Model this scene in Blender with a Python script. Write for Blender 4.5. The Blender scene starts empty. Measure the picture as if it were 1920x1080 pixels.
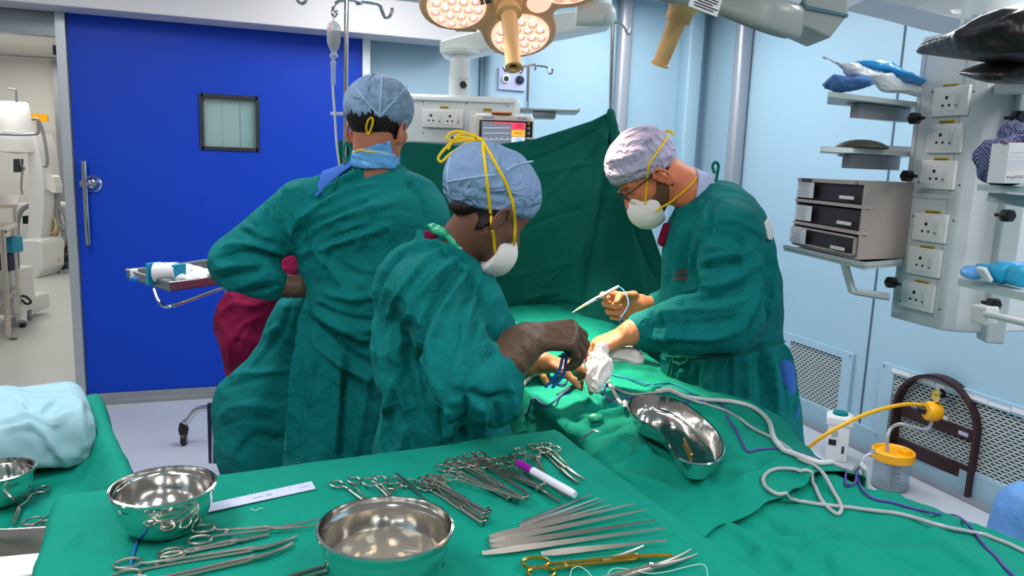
import bpy, bmesh, math, random
import numpy as np
from math import sin, cos, pi, radians, sqrt
from mathutils import Vector, Matrix
from mathutils.bvhtree import BVHTree
random.seed(7)
SC = bpy.context.scene
COL = SC.collection

# ---------------- camera ----------------
FPX = 1420.0
PIT, ROL, YAW = map(radians, (9.35, 2.13, 19.9))
CAMH = 1.6
cF = np.array([sin(YAW)*cos(PIT), cos(YAW)*cos(PIT), -sin(PIT)])
cR = np.array([cos(YAW), -sin(YAW), 0.0]); cU = np.cross(cR, cF)
cR, cU = cos(ROL)*cR + sin(ROL)*cU, -sin(ROL)*cR + cos(ROL)*cU
cC = np.array([0, 0, CAMH])
cam_d = bpy.data.cameras.new('camera'); cam = bpy.data.objects.new('camera', cam_d); COL.objects.link(cam)
cam.matrix_world = Matrix(((cR[0], cU[0], -cF[0], 0), (cR[1], cU[1], -cF[1], 0), (cR[2], cU[2], -cF[2], CAMH), (0, 0, 0, 1)))
cam_d.sensor_width = 36; cam_d.sensor_fit = 'HORIZONTAL'; cam_d.lens = 36*FPX/1920; cam_d.clip_start = .05
SC.camera = cam
# ---------------- world, exposure ----------------
w = bpy.data.worlds.new('world'); SC.world = w; w.use_nodes = True
w.node_tree.nodes['Background'].inputs[0].default_value = (.95, .97, 1, 1)
w.node_tree.nodes['Background'].inputs[1].default_value = .22
SC.view_settings.view_transform = 'Standard'; SC.view_settings.look = 'None'
SC.view_settings.exposure = 0.0; SC.view_settings.gamma = 1.0
try: SC.view_settings.use_curve_mapping = False
except Exception: pass
SC.cycles.max_bounces = 6; SC.cycles.diffuse_bounces = 3; SC.cycles.glossy_bounces = 4
SC.cycles.transparent_max_bounces = 8; SC.cycles.caustics_reflective = False; SC.cycles.caustics_refractive = False
SC.cycles.sample_clamp_indirect = 4.0
CEIL = 2.85
def area(name, loc, size, sy, energy, color=(1, 1, 1), rot=(0, 0, 0)):
    l = bpy.data.lights.new(name, 'AREA'); l.shape = 'RECTANGLE'; l.size = size; l.size_y = sy; l.energy = energy; l.color = color
    o = bpy.data.objects.new(name, l); o.location = loc; o.rotation_euler = rot; COL.objects.link(o); return o
# light of the ceiling troffers (their housings are built with the room)
PANELS = [(-.9, 1.0), (-.9, 3.2), (.9, -.6), (.75, 3.9), (2.5, .4), (2.6, 2.3), (2.5, 4.3), (-.9, -1.2)]
for x, y in PANELS:
    area('troffer_light', (x, y, CEIL-.035), .56, 1.16, 25, (1, .98, .97))
area('corridor_light', (-2.2, 7.6, CEIL-.1), 1.2, 2.2, 42, (1, .96, .90))
area('corridor_light', (-2.6, 10.8, CEIL-.1), 1.2, 1.6, 40, (1, .96, .90))
def spot(name, loc, tgt, energy, ang, color, radius=.12, blend=.5):
    l = bpy.data.lights.new(name, 'SPOT'); l.energy = energy; l.spot_size = radians(ang); l.spot_blend = blend; l.color = color; l.shadow_soft_size = radius
    o = bpy.data.objects.new(name, l); o.location = loc
    o.rotation_euler = (Vector(tgt)-Vector(loc)).to_track_quat('-Z', 'Y').to_euler(); COL.objects.link(o); return o

# ---------------- pixel/world helpers ----------------
def ray(x, y): return cF + cR*(x-960)/FPX - cU*(y-540)/FPX
def pz(x, y, z): d = ray(x, y); return cC + d*(z-CAMH)/d[2]
def py(x, y, Y): d = ray(x, y); return cC + d*Y/d[1]
def px(x, y, X): d = ray(x, y); return cC + d*X/d[0]
uH = np.array([cos(YAW), -sin(YAW), 0.]); vH = np.array([sin(YAW), cos(YAW), 0.]); zH = np.array([0, 0, 1.])
def W(x, y, v): d = ray(x, y); return cC + d*v/(d@vH)
def V3(p): return Vector((float(p[0]), float(p[1]), float(p[2])))
def nrm(v): v = np.array(v, float); return v/np.linalg.norm(v)

def wl(o):
    p = np.array(o.location); return p if o.parent is None else p+wl(o.parent)

# ---------------- materials ----------------
def srgb(r, g, b):
    f = lambda c: (c/255/12.92) if c/255 <= .04045 else ((c/255+.055)/1.055)**2.4
    return (f(r), f(g), f(b), 1)
MATS = {}
def mat(name, col, rough=.5, metal=0, spec=.5, bump=0, bscale=200, bdist=.001, var=0, vscale=4, trans=0, alpha=1, emit=None, es=0, sheen=0, stretch=None, detail=3, sss=0, ior=1.45, coat=0, crease=0, cscale=5):
    m = bpy.data.materials.new(name); m.use_nodes = True; nt = m.node_tree; b = nt.nodes['Principled BSDF']; L = nt.links
    c = srgb(*col)
    b.inputs['Base Color'].default_value = c; b.inputs['Roughness'].default_value = rough; b.inputs['Metallic'].default_value = metal
    b.inputs['Specular IOR Level'].default_value = spec; b.inputs['Transmission Weight'].default_value = trans; b.inputs['Alpha'].default_value = alpha
    b.inputs['IOR'].default_value = ior; b.inputs['Coat Weight'].default_value = coat
    if sheen: b.inputs['Sheen Weight'].default_value = sheen; b.inputs['Sheen Roughness'].default_value = .4
    if sss: b.inputs['Subsurface Weight'].default_value = sss; b.inputs['Subsurface Radius'].default_value = (.02, .007, .004); b.inputs['Subsurface Scale'].default_value = .6
    if emit: b.inputs['Emission Color'].default_value = srgb(*emit); b.inputs['Emission Strength'].default_value = es
    tc = nt.nodes.new('ShaderNodeTexCoord'); co = tc.outputs['Object']
    if stretch:
        mp = nt.nodes.new('ShaderNodeMapping'); mp.inputs['Scale'].default_value = stretch; L.new(co, mp.inputs[0]); co2 = mp.outputs[0]
    else: co2 = co
    if var:
        n = nt.nodes.new('ShaderNodeTexNoise'); n.inputs['Scale'].default_value = vscale; n.inputs['Detail'].default_value = 4; L.new(co, n.inputs['Vector'])
        mx = nt.nodes.new('ShaderNodeMix'); mx.data_type = 'RGBA'
        mx.inputs[6].default_value = tuple(x*(1-var) for x in c[:3])+(1,); mx.inputs[7].default_value = tuple(min(1, x*(1+var)) for x in c[:3])+(1,)
        L.new(n.outputs['Fac'], mx.inputs[0]); L.new(mx.outputs[2], b.inputs['Base Color'])
    if bump:
        n2 = nt.nodes.new('ShaderNodeTexNoise'); n2.inputs['Scale'].default_value = bscale; n2.inputs['Detail'].default_value = detail; n2.inputs['Distortion'].default_value = .4 if stretch else 0
        L.new(co2, n2.inputs['Vector'])
        bp = nt.nodes.new('ShaderNodeBump'); bp.inputs['Strength'].default_value = bump; bp.inputs['Distance'].default_value = bdist
        L.new(n2.outputs['Fac'], bp.inputs['Height']); L.new(bp.outputs[0], b.inputs['Normal'])
        if crease:
            n0 = nt.nodes.new('ShaderNodeTexNoise'); n0.inputs['Scale'].default_value = cscale*.6; L.new(co, n0.inputs['Vector'])
            ad = nt.nodes.new('ShaderNodeVectorMath'); ad.operation = 'MULTIPLY_ADD'; L.new(n0.outputs['Color'], ad.inputs[0]); ad.inputs[1].default_value = (.35, .35, .35); L.new(co, ad.inputs[2])
            n3 = nt.nodes.new('ShaderNodeTexNoise'); n3.inputs['Scale'].default_value = cscale; n3.inputs['Detail'].default_value = 1.5; n3.inputs['Roughness'].default_value = .5
            L.new(ad.outputs[0], n3.inputs['Vector'])
            m1 = nt.nodes.new('ShaderNodeMath'); m1.operation = 'SUBTRACT'; m1.inputs[1].default_value = .5; L.new(n3.outputs['Fac'], m1.inputs[0])
            m2 = nt.nodes.new('ShaderNodeMath'); m2.operation = 'ABSOLUTE'; L.new(m1.outputs[0], m2.inputs[0])
            b2 = nt.nodes.new('ShaderNodeBump'); b2.inputs['Strength'].default_value = 1; b2.inputs['Distance'].default_value = crease
            L.new(m2.outputs[0], b2.inputs['Height']); b2.invert = True; L.new(bp.outputs[0], b2.inputs['Normal']); L.new(b2.outputs[0], b.inputs['Normal'])
    MATS[name] = m; return m
mat('gown', (4, 114, 114), .85, crease=.085, cscale=4.2, bump=.9, bscale=14, bdist=.022, var=.07, vscale=40, detail=5, spec=.2)
mat('drape', (4, 138, 118), .85, crease=.035, cscale=3.5, bump=.7, bscale=14, bdist=.012, var=.06, vscale=40, detail=5, spec=.2)
mat('curtain', (2, 90, 80), .85, crease=.08, cscale=2.8, bump=.7, bscale=6, bdist=.010, var=.06, vscale=30, detail=5, spec=.2)
mat('hem', (10, 118, 104), .85, spec=.2)
mat('tie', (10, 112, 100), .8, spec=.2)
mat('ltblue', (158, 196, 208), .8, crease=.05, cscale=6, bump=.8, bscale=10, bdist=.008, detail=4, spec=.2)
mat('maroon', (120, 14, 58), .85, crease=.08, cscale=5, bump=.7, bscale=9, bdist=.012, spec=.2)
mat('scrub', (64, 108, 196), .85, bump=.5, bscale=10, bdist=.006, spec=.2)
mat('plasticblue', (96, 166, 226), .3, bump=.9, bscale=22, bdist=.01, spec=.6)
mat('plasticgreen', (40, 170, 130), .25, bump=.9, bscale=40, bdist=.01, spec=.7)
mat('cap', (132, 158, 188), .8, crease=.030, cscale=13, bump=.8, bscale=22, bdist=.006, var=.10, vscale=22, spec=.2, detail=6)
mat('capB', (130, 158, 194), .8, crease=.030, cscale=13, bump=.8, bscale=20, bdist=.006, var=.10, vscale=22, spec=.2, detail=6)
mat('capC', (176, 172, 198), .8, crease=.030, cscale=13, bump=.9, bscale=18, bdist=.006, var=.08, vscale=16, spec=.2, stretch=(1, 1, 2.5), detail=6)
mat('capseam', (160, 192, 226), .8, spec=.2)
mat('collar', (180, 190, 226), .8, bump=.8, bscale=25, bdist=.006, spec=.2)
mat('mask', (232, 226, 224), .75, bump=.3, bscale=60, bdist=.002, spec=.3)
mat('strap', (240, 196, 8), .6, spec=.4)
mat('skinA', (178, 112, 88), .55, sss=.1, var=.08, vscale=30, bump=.3, bscale=160, bdist=.001)
mat('skinB', (112, 74, 58), .5, sss=.08, var=.08, vscale=30, bump=.3, bscale=160, bdist=.001)
mat('skinC', (212, 122, 84), .5, sss=.12, var=.10, vscale=30, bump=.3, bscale=160, bdist=.001)
mat('hair', (30, 22, 20), .6, bump=1, bscale=60, bdist=.004, stretch=(1, 1, .25), spec=.3)
mat('hairgrey', (62, 50, 48), .6, bump=1, bscale=90, bdist=.004, var=.5, vscale=120, spec=.3)
mat('beard', (96, 62, 46), .7, bump=1, bscale=160, bdist=.003, var=.6, vscale=220)
mat('glove', (92, 70, 56), .45, bump=.8, bscale=26, bdist=.005, var=.06, vscale=12, spec=.4, stretch=(1, 1, 2))
mat('glovelit', (196, 134, 92), .45, bump=.7, bscale=26, bdist=.005, var=.08, vscale=12, spec=.4)  # lit copy of the brown glove, warm lamp light put into the colour
mat('black', (14, 14, 16), .4)
mat('blackvinyl', (26, 20, 24), .33, bump=.8, bscale=6, bdist=.02, spec=.6)
mat('navy', (30, 36, 70), .5)
mat('steel', (205, 200, 192), .12, 1, bump=.25, bscale=5, bdist=.01)
mat('bowlsteel', (216, 213, 208), .13, 1, bump=.5, bscale=7, bdist=.008)
mat('instr', (205, 198, 188), .26, 1)
mat('instrdark', (158, 152, 144), .28, 1)
mat('gold', (226, 176, 70), .22, 1)
mat('chrome', (205, 205, 208), .1, 1)
mat('brushed', (170, 172, 174), .35, 1)
mat('alu', (176, 182, 186), .4, .6)
mat('paint', (216, 224, 224), .4, var=.02)
mat('paintgrey', (176, 186, 188), .45, var=.03)
mat('padwhite', (222, 222, 224), .35)
mat('socket', (240, 238, 238), .3)
mat('yellowlabel', (196, 170, 20), .6)
mat('cabinet', (172, 160, 154), .5, var=.03)
mat('drawer', (44, 20, 24), .5)
mat('paper', (222, 222, 226), .7)
mat('wall', (156, 188, 206), .42, var=.03, vscale=1.2, spec=.4)
mat('wall2', (144, 176, 192), .42, var=.03, vscale=1.2, spec=.4)
mat('seam', (70, 90, 110), .7)
mat('header', (206, 204, 206), .55)
mat('ceil', (225, 228, 230), .8)
mat('floor', (178, 184, 194), .38, var=.10, vscale=60)
mat('floorc', (196, 202, 200), .35, var=.04, vscale=20)
mat('door', (0, 58, 178), .5, spec=.3, bump=.1, bscale=50)
mat('greymetal', (150, 156, 164), .35, .5)
mat('post', (160, 164, 172), .35, .4)
mat('corrwall', (226, 224, 218), .35)
mat('corrdark', (170, 172, 166), .5)
mat('carm', (232, 232, 234), .35)
mat('darkgrey', (66, 70, 76), .5)
mat('greyhose', (150, 156, 160), .5)
mat('cable', (214, 200, 150), .6)
mat('rubber', (50, 42, 40), .6)
mat('lamp', (244, 190, 150), .4, spec=.5)
mat('lampwhite', (205, 214, 222), .3, var=.02, spec=.6)
mat('lampgrey', (152, 158, 156), .35)
mat('handle', (236, 186, 128), .45)
mat('lens', (255, 214, 196), .2, emit=(255, 196, 172), es=1.0)
mat('led', (255, 255, 255), .2, emit=(255, 238, 226), es=9)
mat('ledring', (236, 190, 172), .25, .3, emit=(255, 160, 140), es=.25)
mat('tube', (206, 208, 210), .25, spec=.7, sss=.0)
mat('tubegrey', (168, 172, 176), .25, spec=.7)
mat('purple', (84, 60, 150), .4)
mat('bluecord', (40, 112, 190), .4)
mat('bluehandle', (20, 104, 190), .4)
mat('gauze', (240, 232, 232), .9, bump=.6, bscale=60, bdist=.006, sss=.1)
mat('pencap', (150, 20, 160), .3)
mat('penbody', (226, 228, 240), .3)
mat('ruler', (206, 212, 238), .35)
mat('ink', (60, 110, 200), .5)
mat('inkdark', (50, 54, 70), .5)
mat('inkred', (150, 40, 44), .6)
mat('yellow', (250, 176, 12), .4)
mat('yellowhose', (232, 172, 20), .4)
mat('gauge', (196, 176, 40), .4)
mat('archblack', (48, 26, 30), .45)
mat('frame', (30, 34, 38), .5)
mat('tealitem', (24, 150, 190), .5, bump=.5, bscale=30, bdist=.004)
mat('plasticwrap', (214, 220, 226), .2, spec=.8, bump=1, bscale=20, bdist=.01)
mat('cyanpad', (30, 160, 236), .25, spec=.8, bump=.6, bscale=10, bdist=.01)
mat('bluecloth', (70, 118, 176), .8, bump=1, bscale=18, bdist=.015)
mat('checkcloth', (40, 44, 84), .8, bump=1, bscale=18, bdist=.015)
mat('violetbag', (90, 140, 200), .6, bump=.8, bscale=10, bdist=.02)
mat('lilac', (176, 184, 220), .4)
mat('screen', (120, 128, 140), .3, emit=(120, 130, 148), es=.55)
mat('scrpink', (230, 70, 100), .3, emit=(236, 70, 100), es=.8)
mat('scryellow', (230, 180, 60), .3, emit=(236, 180, 60), es=.8)
mat('scrwhite', (220, 226, 230), .3, emit=(210, 220, 230), es=.8)
mat('scrred', (150, 10, 30), .3, emit=(150, 10, 40), es=.5)
mat('scrcyan', (20, 130, 180), .3, emit=(20, 130, 180), es=.6)
mat('orange', (226, 130, 70), .5)
mat('grille', (190, 204, 204), .5)
mat('grilledark', (34, 36, 38), .9, spec=.1)
mat('khaki', (58, 56, 44), .5)
mat('skinfield', (244, 200, 180), .5, sss=.2)
mat('thread', (200, 220, 214), .5)
# window glass and liquids
def glass(name, col, rough=.05, mix=.65):
    m = bpy.data.materials.new(name); m.use_nodes = True; nt = m.node_tree; nt.nodes.clear()
    o = nt.nodes.new('ShaderNodeOutputMaterial'); t = nt.nodes.new('ShaderNodeBsdfTransparent'); t.inputs[0].default_value = srgb(*col)
    g = nt.nodes.new('ShaderNodeBsdfPrincipled'); g.inputs['Base Color'].default_value = srgb(*col); g.inputs['Roughness'].default_value = rough
    mx = nt.nodes.new('ShaderNodeMixShader'); mx.inputs[0].default_value = 1-mix
    nt.links.new(t.outputs[0], mx.inputs[1]); nt.links.new(g.outputs[0], mx.inputs[2]); nt.links.new(mx.outputs[0], o.inputs[0]); MATS[name] = m
glass('clear', (225, 232, 236), .08, .62)
glass('clearwall', (226, 236, 240), .08, .8)
glass('pane', (220, 234, 234), .03, .80)
glass('water', (214, 208, 196), .02, .75)
glass('film', (150, 200, 214), .15, .35)
# checked cloth pattern belongs to the cloth
def check(m, scale, c1, c2):
    nt = m.node_tree; b = nt.nodes['Principled BSDF']; ck = nt.nodes.new('ShaderNodeTexChecker'); ck.inputs['Scale'].default_value = scale
    ck.inputs[1].default_value = srgb(*c1); ck.inputs[2].default_value = srgb(*c2); tc = nt.nodes.new('ShaderNodeTexCoord')
    nt.links.new(tc.outputs['Object'], ck.inputs[0]); nt.links.new(ck.outputs[0], b.inputs['Base Color'])
check(MATS['checkcloth'], 220, (28, 30, 70), (120, 130, 170))

# ---------------- mesh collector ----------------
def frame_of(d):
    d = nrm(d); a = np.array([0, 0, 1.]) if abs(d[2]) < .9 else np.array([1., 0, 0])
    s = nrm(np.cross(a, d)); return s, np.cross(d, s)
class MB:
    def __init__(s): s.v = []; s.f = []; s.mi = []
    def add(s, v, f, mi=0):
        n = len(s.v); s.v += [tuple(map(float, p)) for p in v]; s.f += [tuple(i+n for i in q) for q in f]; s.mi += [mi]*len(f); return s
    def box(s, c, size, axes=None, mi=0, bev=0):
        c = np.array(c, float); h = np.array(size, float)/2
        A = np.eye(3) if axes is None else np.array(axes, float)
        if bev:
            bm = bmesh.new(); bmesh.ops.create_cube(bm, size=2)
            for q in bm.verts: q.co = Vector((q.co.x*h[0], q.co.y*h[1], q.co.z*h[2]))
            bmesh.ops.bevel(bm, geom=list(bm.edges), offset=bev, segments=3, affect='EDGES', profile=.5)
            vs = [c+A[0]*q.co.x+A[1]*q.co.y+A[2]*q.co.z for q in bm.verts]; fs = [tuple(q.index for q in f.verts) for f in bm.faces]; bm.free()
            return s.add(vs, fs, mi)
        vs = [c+A[0]*h[0]*i+A[1]*h[1]*j+A[2]*h[2]*k for k in (-1, 1) for j in (-1, 1) for i in (-1, 1)]
        return s.add(vs, [(0, 2, 3, 1), (4, 5, 7, 6), (0, 1, 5, 4), (2, 6, 7, 3), (0, 4, 6, 2), (1, 3, 7, 5)], mi)
    def tube(s, pts, r, n=10, mi=0, closed=False, flat=1.0, up=None):
        pts = [np.array(p, float) for p in pts]; m = len(pts); rr = r if hasattr(r, '__len__') else [r]*m
        vs = []; fs = []; prev = None
        for i, p in enumerate(pts):
            if closed: d = pts[(i+1) % m]-pts[i-1]
            else: d = pts[min(i+1, m-1)]-pts[max(i-1, 0)]
            d = nrm(d+1e-12)
            if prev is None:
                a, b = frame_of(d)
                if up is not None: a = nrm(np.cross(up, d)); b = np.cross(d, a)
            else:
                a = prev-d*(prev@d); a = nrm(a); b = np.cross(d, a)
            prev = a
            for k in range(n):
                t = 2*pi*k/n; vs.append(p+rr[i]*(a*cos(t)+b*sin(t)*flat))
        M = m if closed else m-1
        for i in range(M):
            for k in range(n):
                a0 = i*n; b0 = ((i+1) % m)*n; fs.append((a0+k, a0+(k+1) % n, b0+(k+1) % n, b0+k))
        if not closed:
            fs.append(tuple(range(n-1, -1, -1))); fs.append(tuple((m-1)*n+k for k in range(n)))
        return s.add(vs, fs, mi)
    def cyl(s, a, b, r, r2=None, n=24, mi=0): return s.tube([a, b], [r, r if r2 is None else r2], n, mi)
    def lathe(s, prof, c=(0, 0, 0), axis=(0, 0, 1), n=48, mi=0, sx=1, sy=1):
        c = np.array(c, float); ax = nrm(axis)
        if abs(ax[2]) > .999: a, b = np.array([1., 0, 0]), np.array([0, 1., 0])
        else: a, b = frame_of(ax)
        vs = []; fs = []; m = len(prof)
        for r, h in prof:
            for k in range(n):
                t = 2*pi*k/n; vs.append(c+ax*h+r*(a*cos(t)*sx+b*sin(t)*sy))
        for i in range(m-1):
            for k in range(n): fs.append((i*n+k, i*n+(k+1) % n, (i+1)*n+(k+1) % n, (i+1)*n+k))
        return s.add(vs, fs, mi)
    def prism(s, poly, a, b, mi=0):
        # poly: 3d points of the first face; extruded by vector b-a
        n = len(poly); e = np.array(b, float)-np.array(a, float)
        vs = [np.array(p, float) for p in poly]+[np.array(p, float)+e for p in poly]
        fs = [tuple(range(n-1, -1, -1)), tuple(range(n, 2*n))]+[(i, (i+1) % n, n+(i+1) % n, n+i) for i in range(n)]
        return s.add(vs, fs, mi)
    def quad(s, a, b, c, d, mi=0): return s.add([a, b, c, d], [(0, 1, 2, 3)], mi)
    def ball(s, c, r, n=16, mi=0, axes=None):
        c = np.array(c, float); r = np.array(r if hasattr(r, '__len__') else [r]*3, float); A = np.eye(3) if axes is None else np.array(axes, float)
        vs = []; fs = []; m = n//2
        for i in range(m+1):
            ph = pi*i/m
            for k in range(n):
                t = 2*pi*k/n; q = (r[0]*sin(ph)*cos(t), r[1]*sin(ph)*sin(t), r[2]*cos(ph)); vs.append(c+A[0]*q[0]+A[1]*q[1]+A[2]*q[2])
        for i in range(m):
            for k in range(n): fs.append((i*n+k, (i+1)*n+k, (i+1)*n+(k+1) % n, i*n+(k+1) % n))
        return s.add(vs, fs, mi)
    def build(s, name, m, parent=None, smooth=False, origin=None, solid=0):
        me = bpy.data.meshes.new(name)
        O = np.array(origin if origin is not None else (0, 0, 0), float)
        me.from_pydata([tuple(np.array(p)-O) for p in s.v], [], s.f); me.update()
        bm = bmesh.new(); bm.from_mesh(me); bmesh.ops.remove_doubles(bm, verts=bm.verts, dist=1e-6)
        bmesh.ops.recalc_face_normals(bm, faces=bm.faces); bm.to_mesh(me); bm.free()
        ms = m if isinstance(m, (list, tuple)) else [m]
        for q in ms: me.materials.append(MATS[q])
        if len(ms) > 1 and len(me.polygons) == len(s.mi): me.polygons.foreach_set('material_index', s.mi)
        o = bpy.data.objects.new(name, me); o.location = tuple(O)
        if smooth:
            for p in me.polygons: p.use_smooth = True
            try: me.set_sharp_from_angle(angle=radians(40 if smooth is True else smooth))
            except Exception: pass
        if solid:
            md = o.modifiers.new('thickness', 'SOLIDIFY'); md.thickness = solid; md.offset = 0
        COL.objects.link(o)
        if parent is not None:
            o.parent = parent; o.location = tuple(O-wl(parent))
        return o
def thing(name, label, cat, loc=(0, 0, 0), group=None):
    o = bpy.data.objects.new(name, None); o.empty_display_size = .05; COL.objects.link(o); o.location = tuple(map(float, loc))
    return tag(o, label, cat, group)
def tag(o, label, cat, group=None):
    o['label'] = label; o['category'] = cat
    if group: o['group'] = group
    return o
def struct(o): o['kind'] = 'structure'; return o
def smooth_path(pts, sub=8, closed=False):
    P = [np.array(p, float) for p in pts]; n = len(P); out = []
    for i in range(n if closed else n-1):
        if closed: a, b, c, d = P[i-1], P[i], P[(i+1) % n], P[(i+2) % n]
        else: a, b, c, d = P[max(i-1, 0)], P[i], P[i+1], P[min(i+2, n-1)]
        for k in range(sub):
            t = k/sub; out.append(.5*((2*b)+(-a+c)*t+(2*a-5*b+4*c-d)*t*t+(-a+3*b-3*c+d)*t**3))
    if not closed: out.append(P[-1])
    return out
def text(name, s, size, m, loc, right, up, parent, extrude=.0004, align='CENTER'):
    cu = bpy.data.curves.new(name, 'FONT'); cu.body = s; cu.size = size; cu.extrude = extrude; cu.align_x = align; cu.align_y = 'CENTER'
    t = bpy.data.objects.new(name, cu); COL.objects.link(t); bpy.context.view_layer.update()
    me = bpy.data.meshes.new_from_object(t.evaluated_get(bpy.context.evaluated_depsgraph_get())); me.name = name
    bpy.data.objects.remove(t); me.materials.clear(); me.materials.append(MATS[m])
    o = bpy.data.objects.new(name, me); COL.objects.link(o)
    r = nrm(right); u = nrm(np.array(up)-r*(np.array(up)@r)); n = np.cross(r, u)
    M = Matrix(((r[0], u[0], n[0], loc[0]), (r[1], u[1], n[1], loc[1]), (r[2], u[2], n[2], loc[2]), (0, 0, 0, 1)))
    if parent is not None:
        o.parent = parent; O = wl(parent)
        M = Matrix.Translation(-V3(O)) @ M
    o.matrix_local = M
    return o

# ---------------- implicit surfaces ----------------
_E = [((0, 0, 0), (1, 0, 0)), ((0, 1, 0), (1, 1, 0)), ((0, 0, 1), (1, 0, 1)), ((0, 1, 1), (1, 1, 1)), ((0, 0, 0), (0, 1, 0)), ((1, 0, 0), (1, 1, 0)), ((0, 0, 1), (0, 1, 1)), ((1, 0, 1), (1, 1, 1)), ((0, 0, 0), (0, 0, 1)), ((1, 0, 0), (1, 0, 1)), ((0, 1, 0), (0, 1, 1)), ((1, 1, 0), (1, 1, 1))]
def snet_axes(fn, ax):
    n = [len(a) for a in ax]; V = np.empty(n)
    Y, Z = np.meshgrid(ax[1], ax[2], indexing='ij'); Y = Y.ravel(); Z = Z.ravel()
    step = max(1, 400000//len(Y))
    for i in range(0, n[0], step):
        xs = ax[0][i:i+step]; p = np.empty((len(xs), len(Y), 3)); p[:, :, 0] = xs[:, None]; p[:, :, 1] = Y; p[:, :, 2] = Z
        V[i:i+len(xs)] = fn(p.reshape(-1, 3)).reshape(len(xs), n[1], n[2])
    V[0] = abs(V[0])+1e-4; V[-1] = abs(V[-1])+1e-4; V[:, 0] = abs(V[:, 0])+1e-4; V[:, -1] = abs(V[:, -1])+1e-4; V[:, :, 0] = abs(V[:, :, 0])+1e-4; V[:, :, -1] = abs(V[:, :, -1])+1e-4
    S = V < 0
    cs = sum(S[a:n[0]-1+a, b:n[1]-1+b, c:n[2]-1+c].astype(np.int8) for a in (0, 1) for b in (0, 1) for c in (0, 1))
    act = (cs > 0) & (cs < 8); c = np.argwhere(act); idx = -np.ones(act.shape, int); idx[act] = np.arange(len(c))
    acc = np.zeros((len(c), 3)); cnt = np.zeros(len(c))
    def world(g): return g
    for a, b in _E:
        a = np.array(a); b = np.array(b); ca = c+a; cb = c+b
        va = V[ca[:, 0], ca[:, 1], ca[:, 2]]; vb = V[cb[:, 0], cb[:, 1], cb[:, 2]]; m = (va < 0) != (vb < 0)
        t = np.where(m, va/np.where(m, va-vb, 1), 0)
        pa = np.stack([ax[i][ca[:, i]] for i in range(3)], 1); pb = np.stack([ax[i][cb[:, i]] for i in range(3)], 1)
        acc[m] += (pa+(pb-pa)*t[:, None])[m]; cnt[m] += 1
    verts = acc/cnt[:, None]; F = []
    for d in range(3):
        e = [0, 0, 0]; e[d] = 1; o1 = (d+1) % 3; o2 = (d+2) % 3
        A = S[:n[0]-e[0], :n[1]-e[1], :n[2]-e[2]]; B = S[e[0]:, e[1]:, e[2]:]
        g = np.argwhere(A != B); ok = (g[:, o1] > 0) & (g[:, o2] > 0) & (g[:, o1] < n[o1]-1) & (g[:, o2] < n[o2]-1); g = g[ok]
        def at(q1, q2):
            h = g.copy(); h[:, o1] -= q1; h[:, o2] -= q2; return idx[h[:, 0], h[:, 1], h[:, 2]]
        q = np.stack([at(1, 1), at(0, 1), at(0, 0), at(1, 0)], 1)
        inv = ~A[g[:, 0], g[:, 1], g[:, 2]]; q[inv] = q[inv][:, ::-1]; F.append(q)
    return verts, np.concatenate(F)
def snet(fn, lo, hi, h):
    return snet_axes(fn, [np.arange(lo[i], hi[i]+h, h) for i in range(3)])
def cap(p, a, b, ra, rb=None):
    rb = ra if rb is None else rb; a = np.array(a, float); b = np.array(b, float); ab = b-a
    t = np.clip(((p-a)@ab)/(ab@ab+1e-12), 0, 1); return np.linalg.norm(p-a-t[:, None]*ab, axis=1)-(ra+(rb-ra)*t)
def ell(p, c, r, A=None):
    q = p-np.array(c, float); r = np.array(r, float)
    if A is not None: q = q@np.array(A, float).T
    k0 = np.linalg.norm(q/r, axis=1); k1 = np.linalg.norm(q/(r*r), axis=1)+1e-9; return k0*(k0-1)/k1
def rbox(p, c, h, r, A=None):
    q = p-np.array(c, float)
    if A is not None: q = q@np.array(A, float).T
    q = abs(q)-(np.array(h, float)-r); return np.linalg.norm(np.maximum(q, 0), axis=1)+np.minimum(q.max(1), 0)-r
def smin(a, b, k):
    h = np.clip(.5+.5*(b-a)/k, 0, 1); return b*(1-h)+a*h-k*h*(1-h)
def smax(a, b, k): return -smin(-a, -b, k)
def secs(p, S, top=None, flute=0, nf=9, ph=0.):
    """stack of elliptical cross sections (z, centre u, centre v, half u, half v) in the uH/vH frame"""
    S = sorted(S); Z = np.array([s[0] for s in S]); z = p[:, 2]; zc = np.clip(z, Z[0], Z[-1])
    cu, cv, a, b = [np.interp(zc, Z, [s[i] for s in S]) for i in (1, 2, 3, 4)]
    U = p@uH-cu; Vv = p@vH-cv
    if flute:
        th = np.arctan2(Vv, U); zz = (Z[-1]-zc)/(Z[-1]-Z[0])
        f = 1+flute*zz*(np.sin(nf*th+ph+1.5*zz)+.5*np.sin((nf*2-3)*th+2*ph-2*zz)); a = a*f; b = b*f
    q = np.sqrt((U/a)**2+(Vv/b)**2)+1e-9
    d = (q-1)*np.minimum(a, b)
    return np.maximum(d, np.maximum(z-Z[-1], Z[0]-z))
def sec(y, xl, xr, v, depth):
    a = W(xl, y, v); b = W(xr, y, v); c = (a+b)/2; return (c[2], c@uH, c@vH, abs((b-a)@uH)/2, depth/2)
def vnormals(v, f):
    n = np.zeros_like(v); a = v[f[:, 2]]-v[f[:, 0]]; b = v[f[:, 3]]-v[f[:, 1]]; c = np.cross(a, b)
    for i in range(4): np.add.at(n, f[:, i], c)
    return n/(np.linalg.norm(n, axis=1)[:, None]+1e-12)
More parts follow.
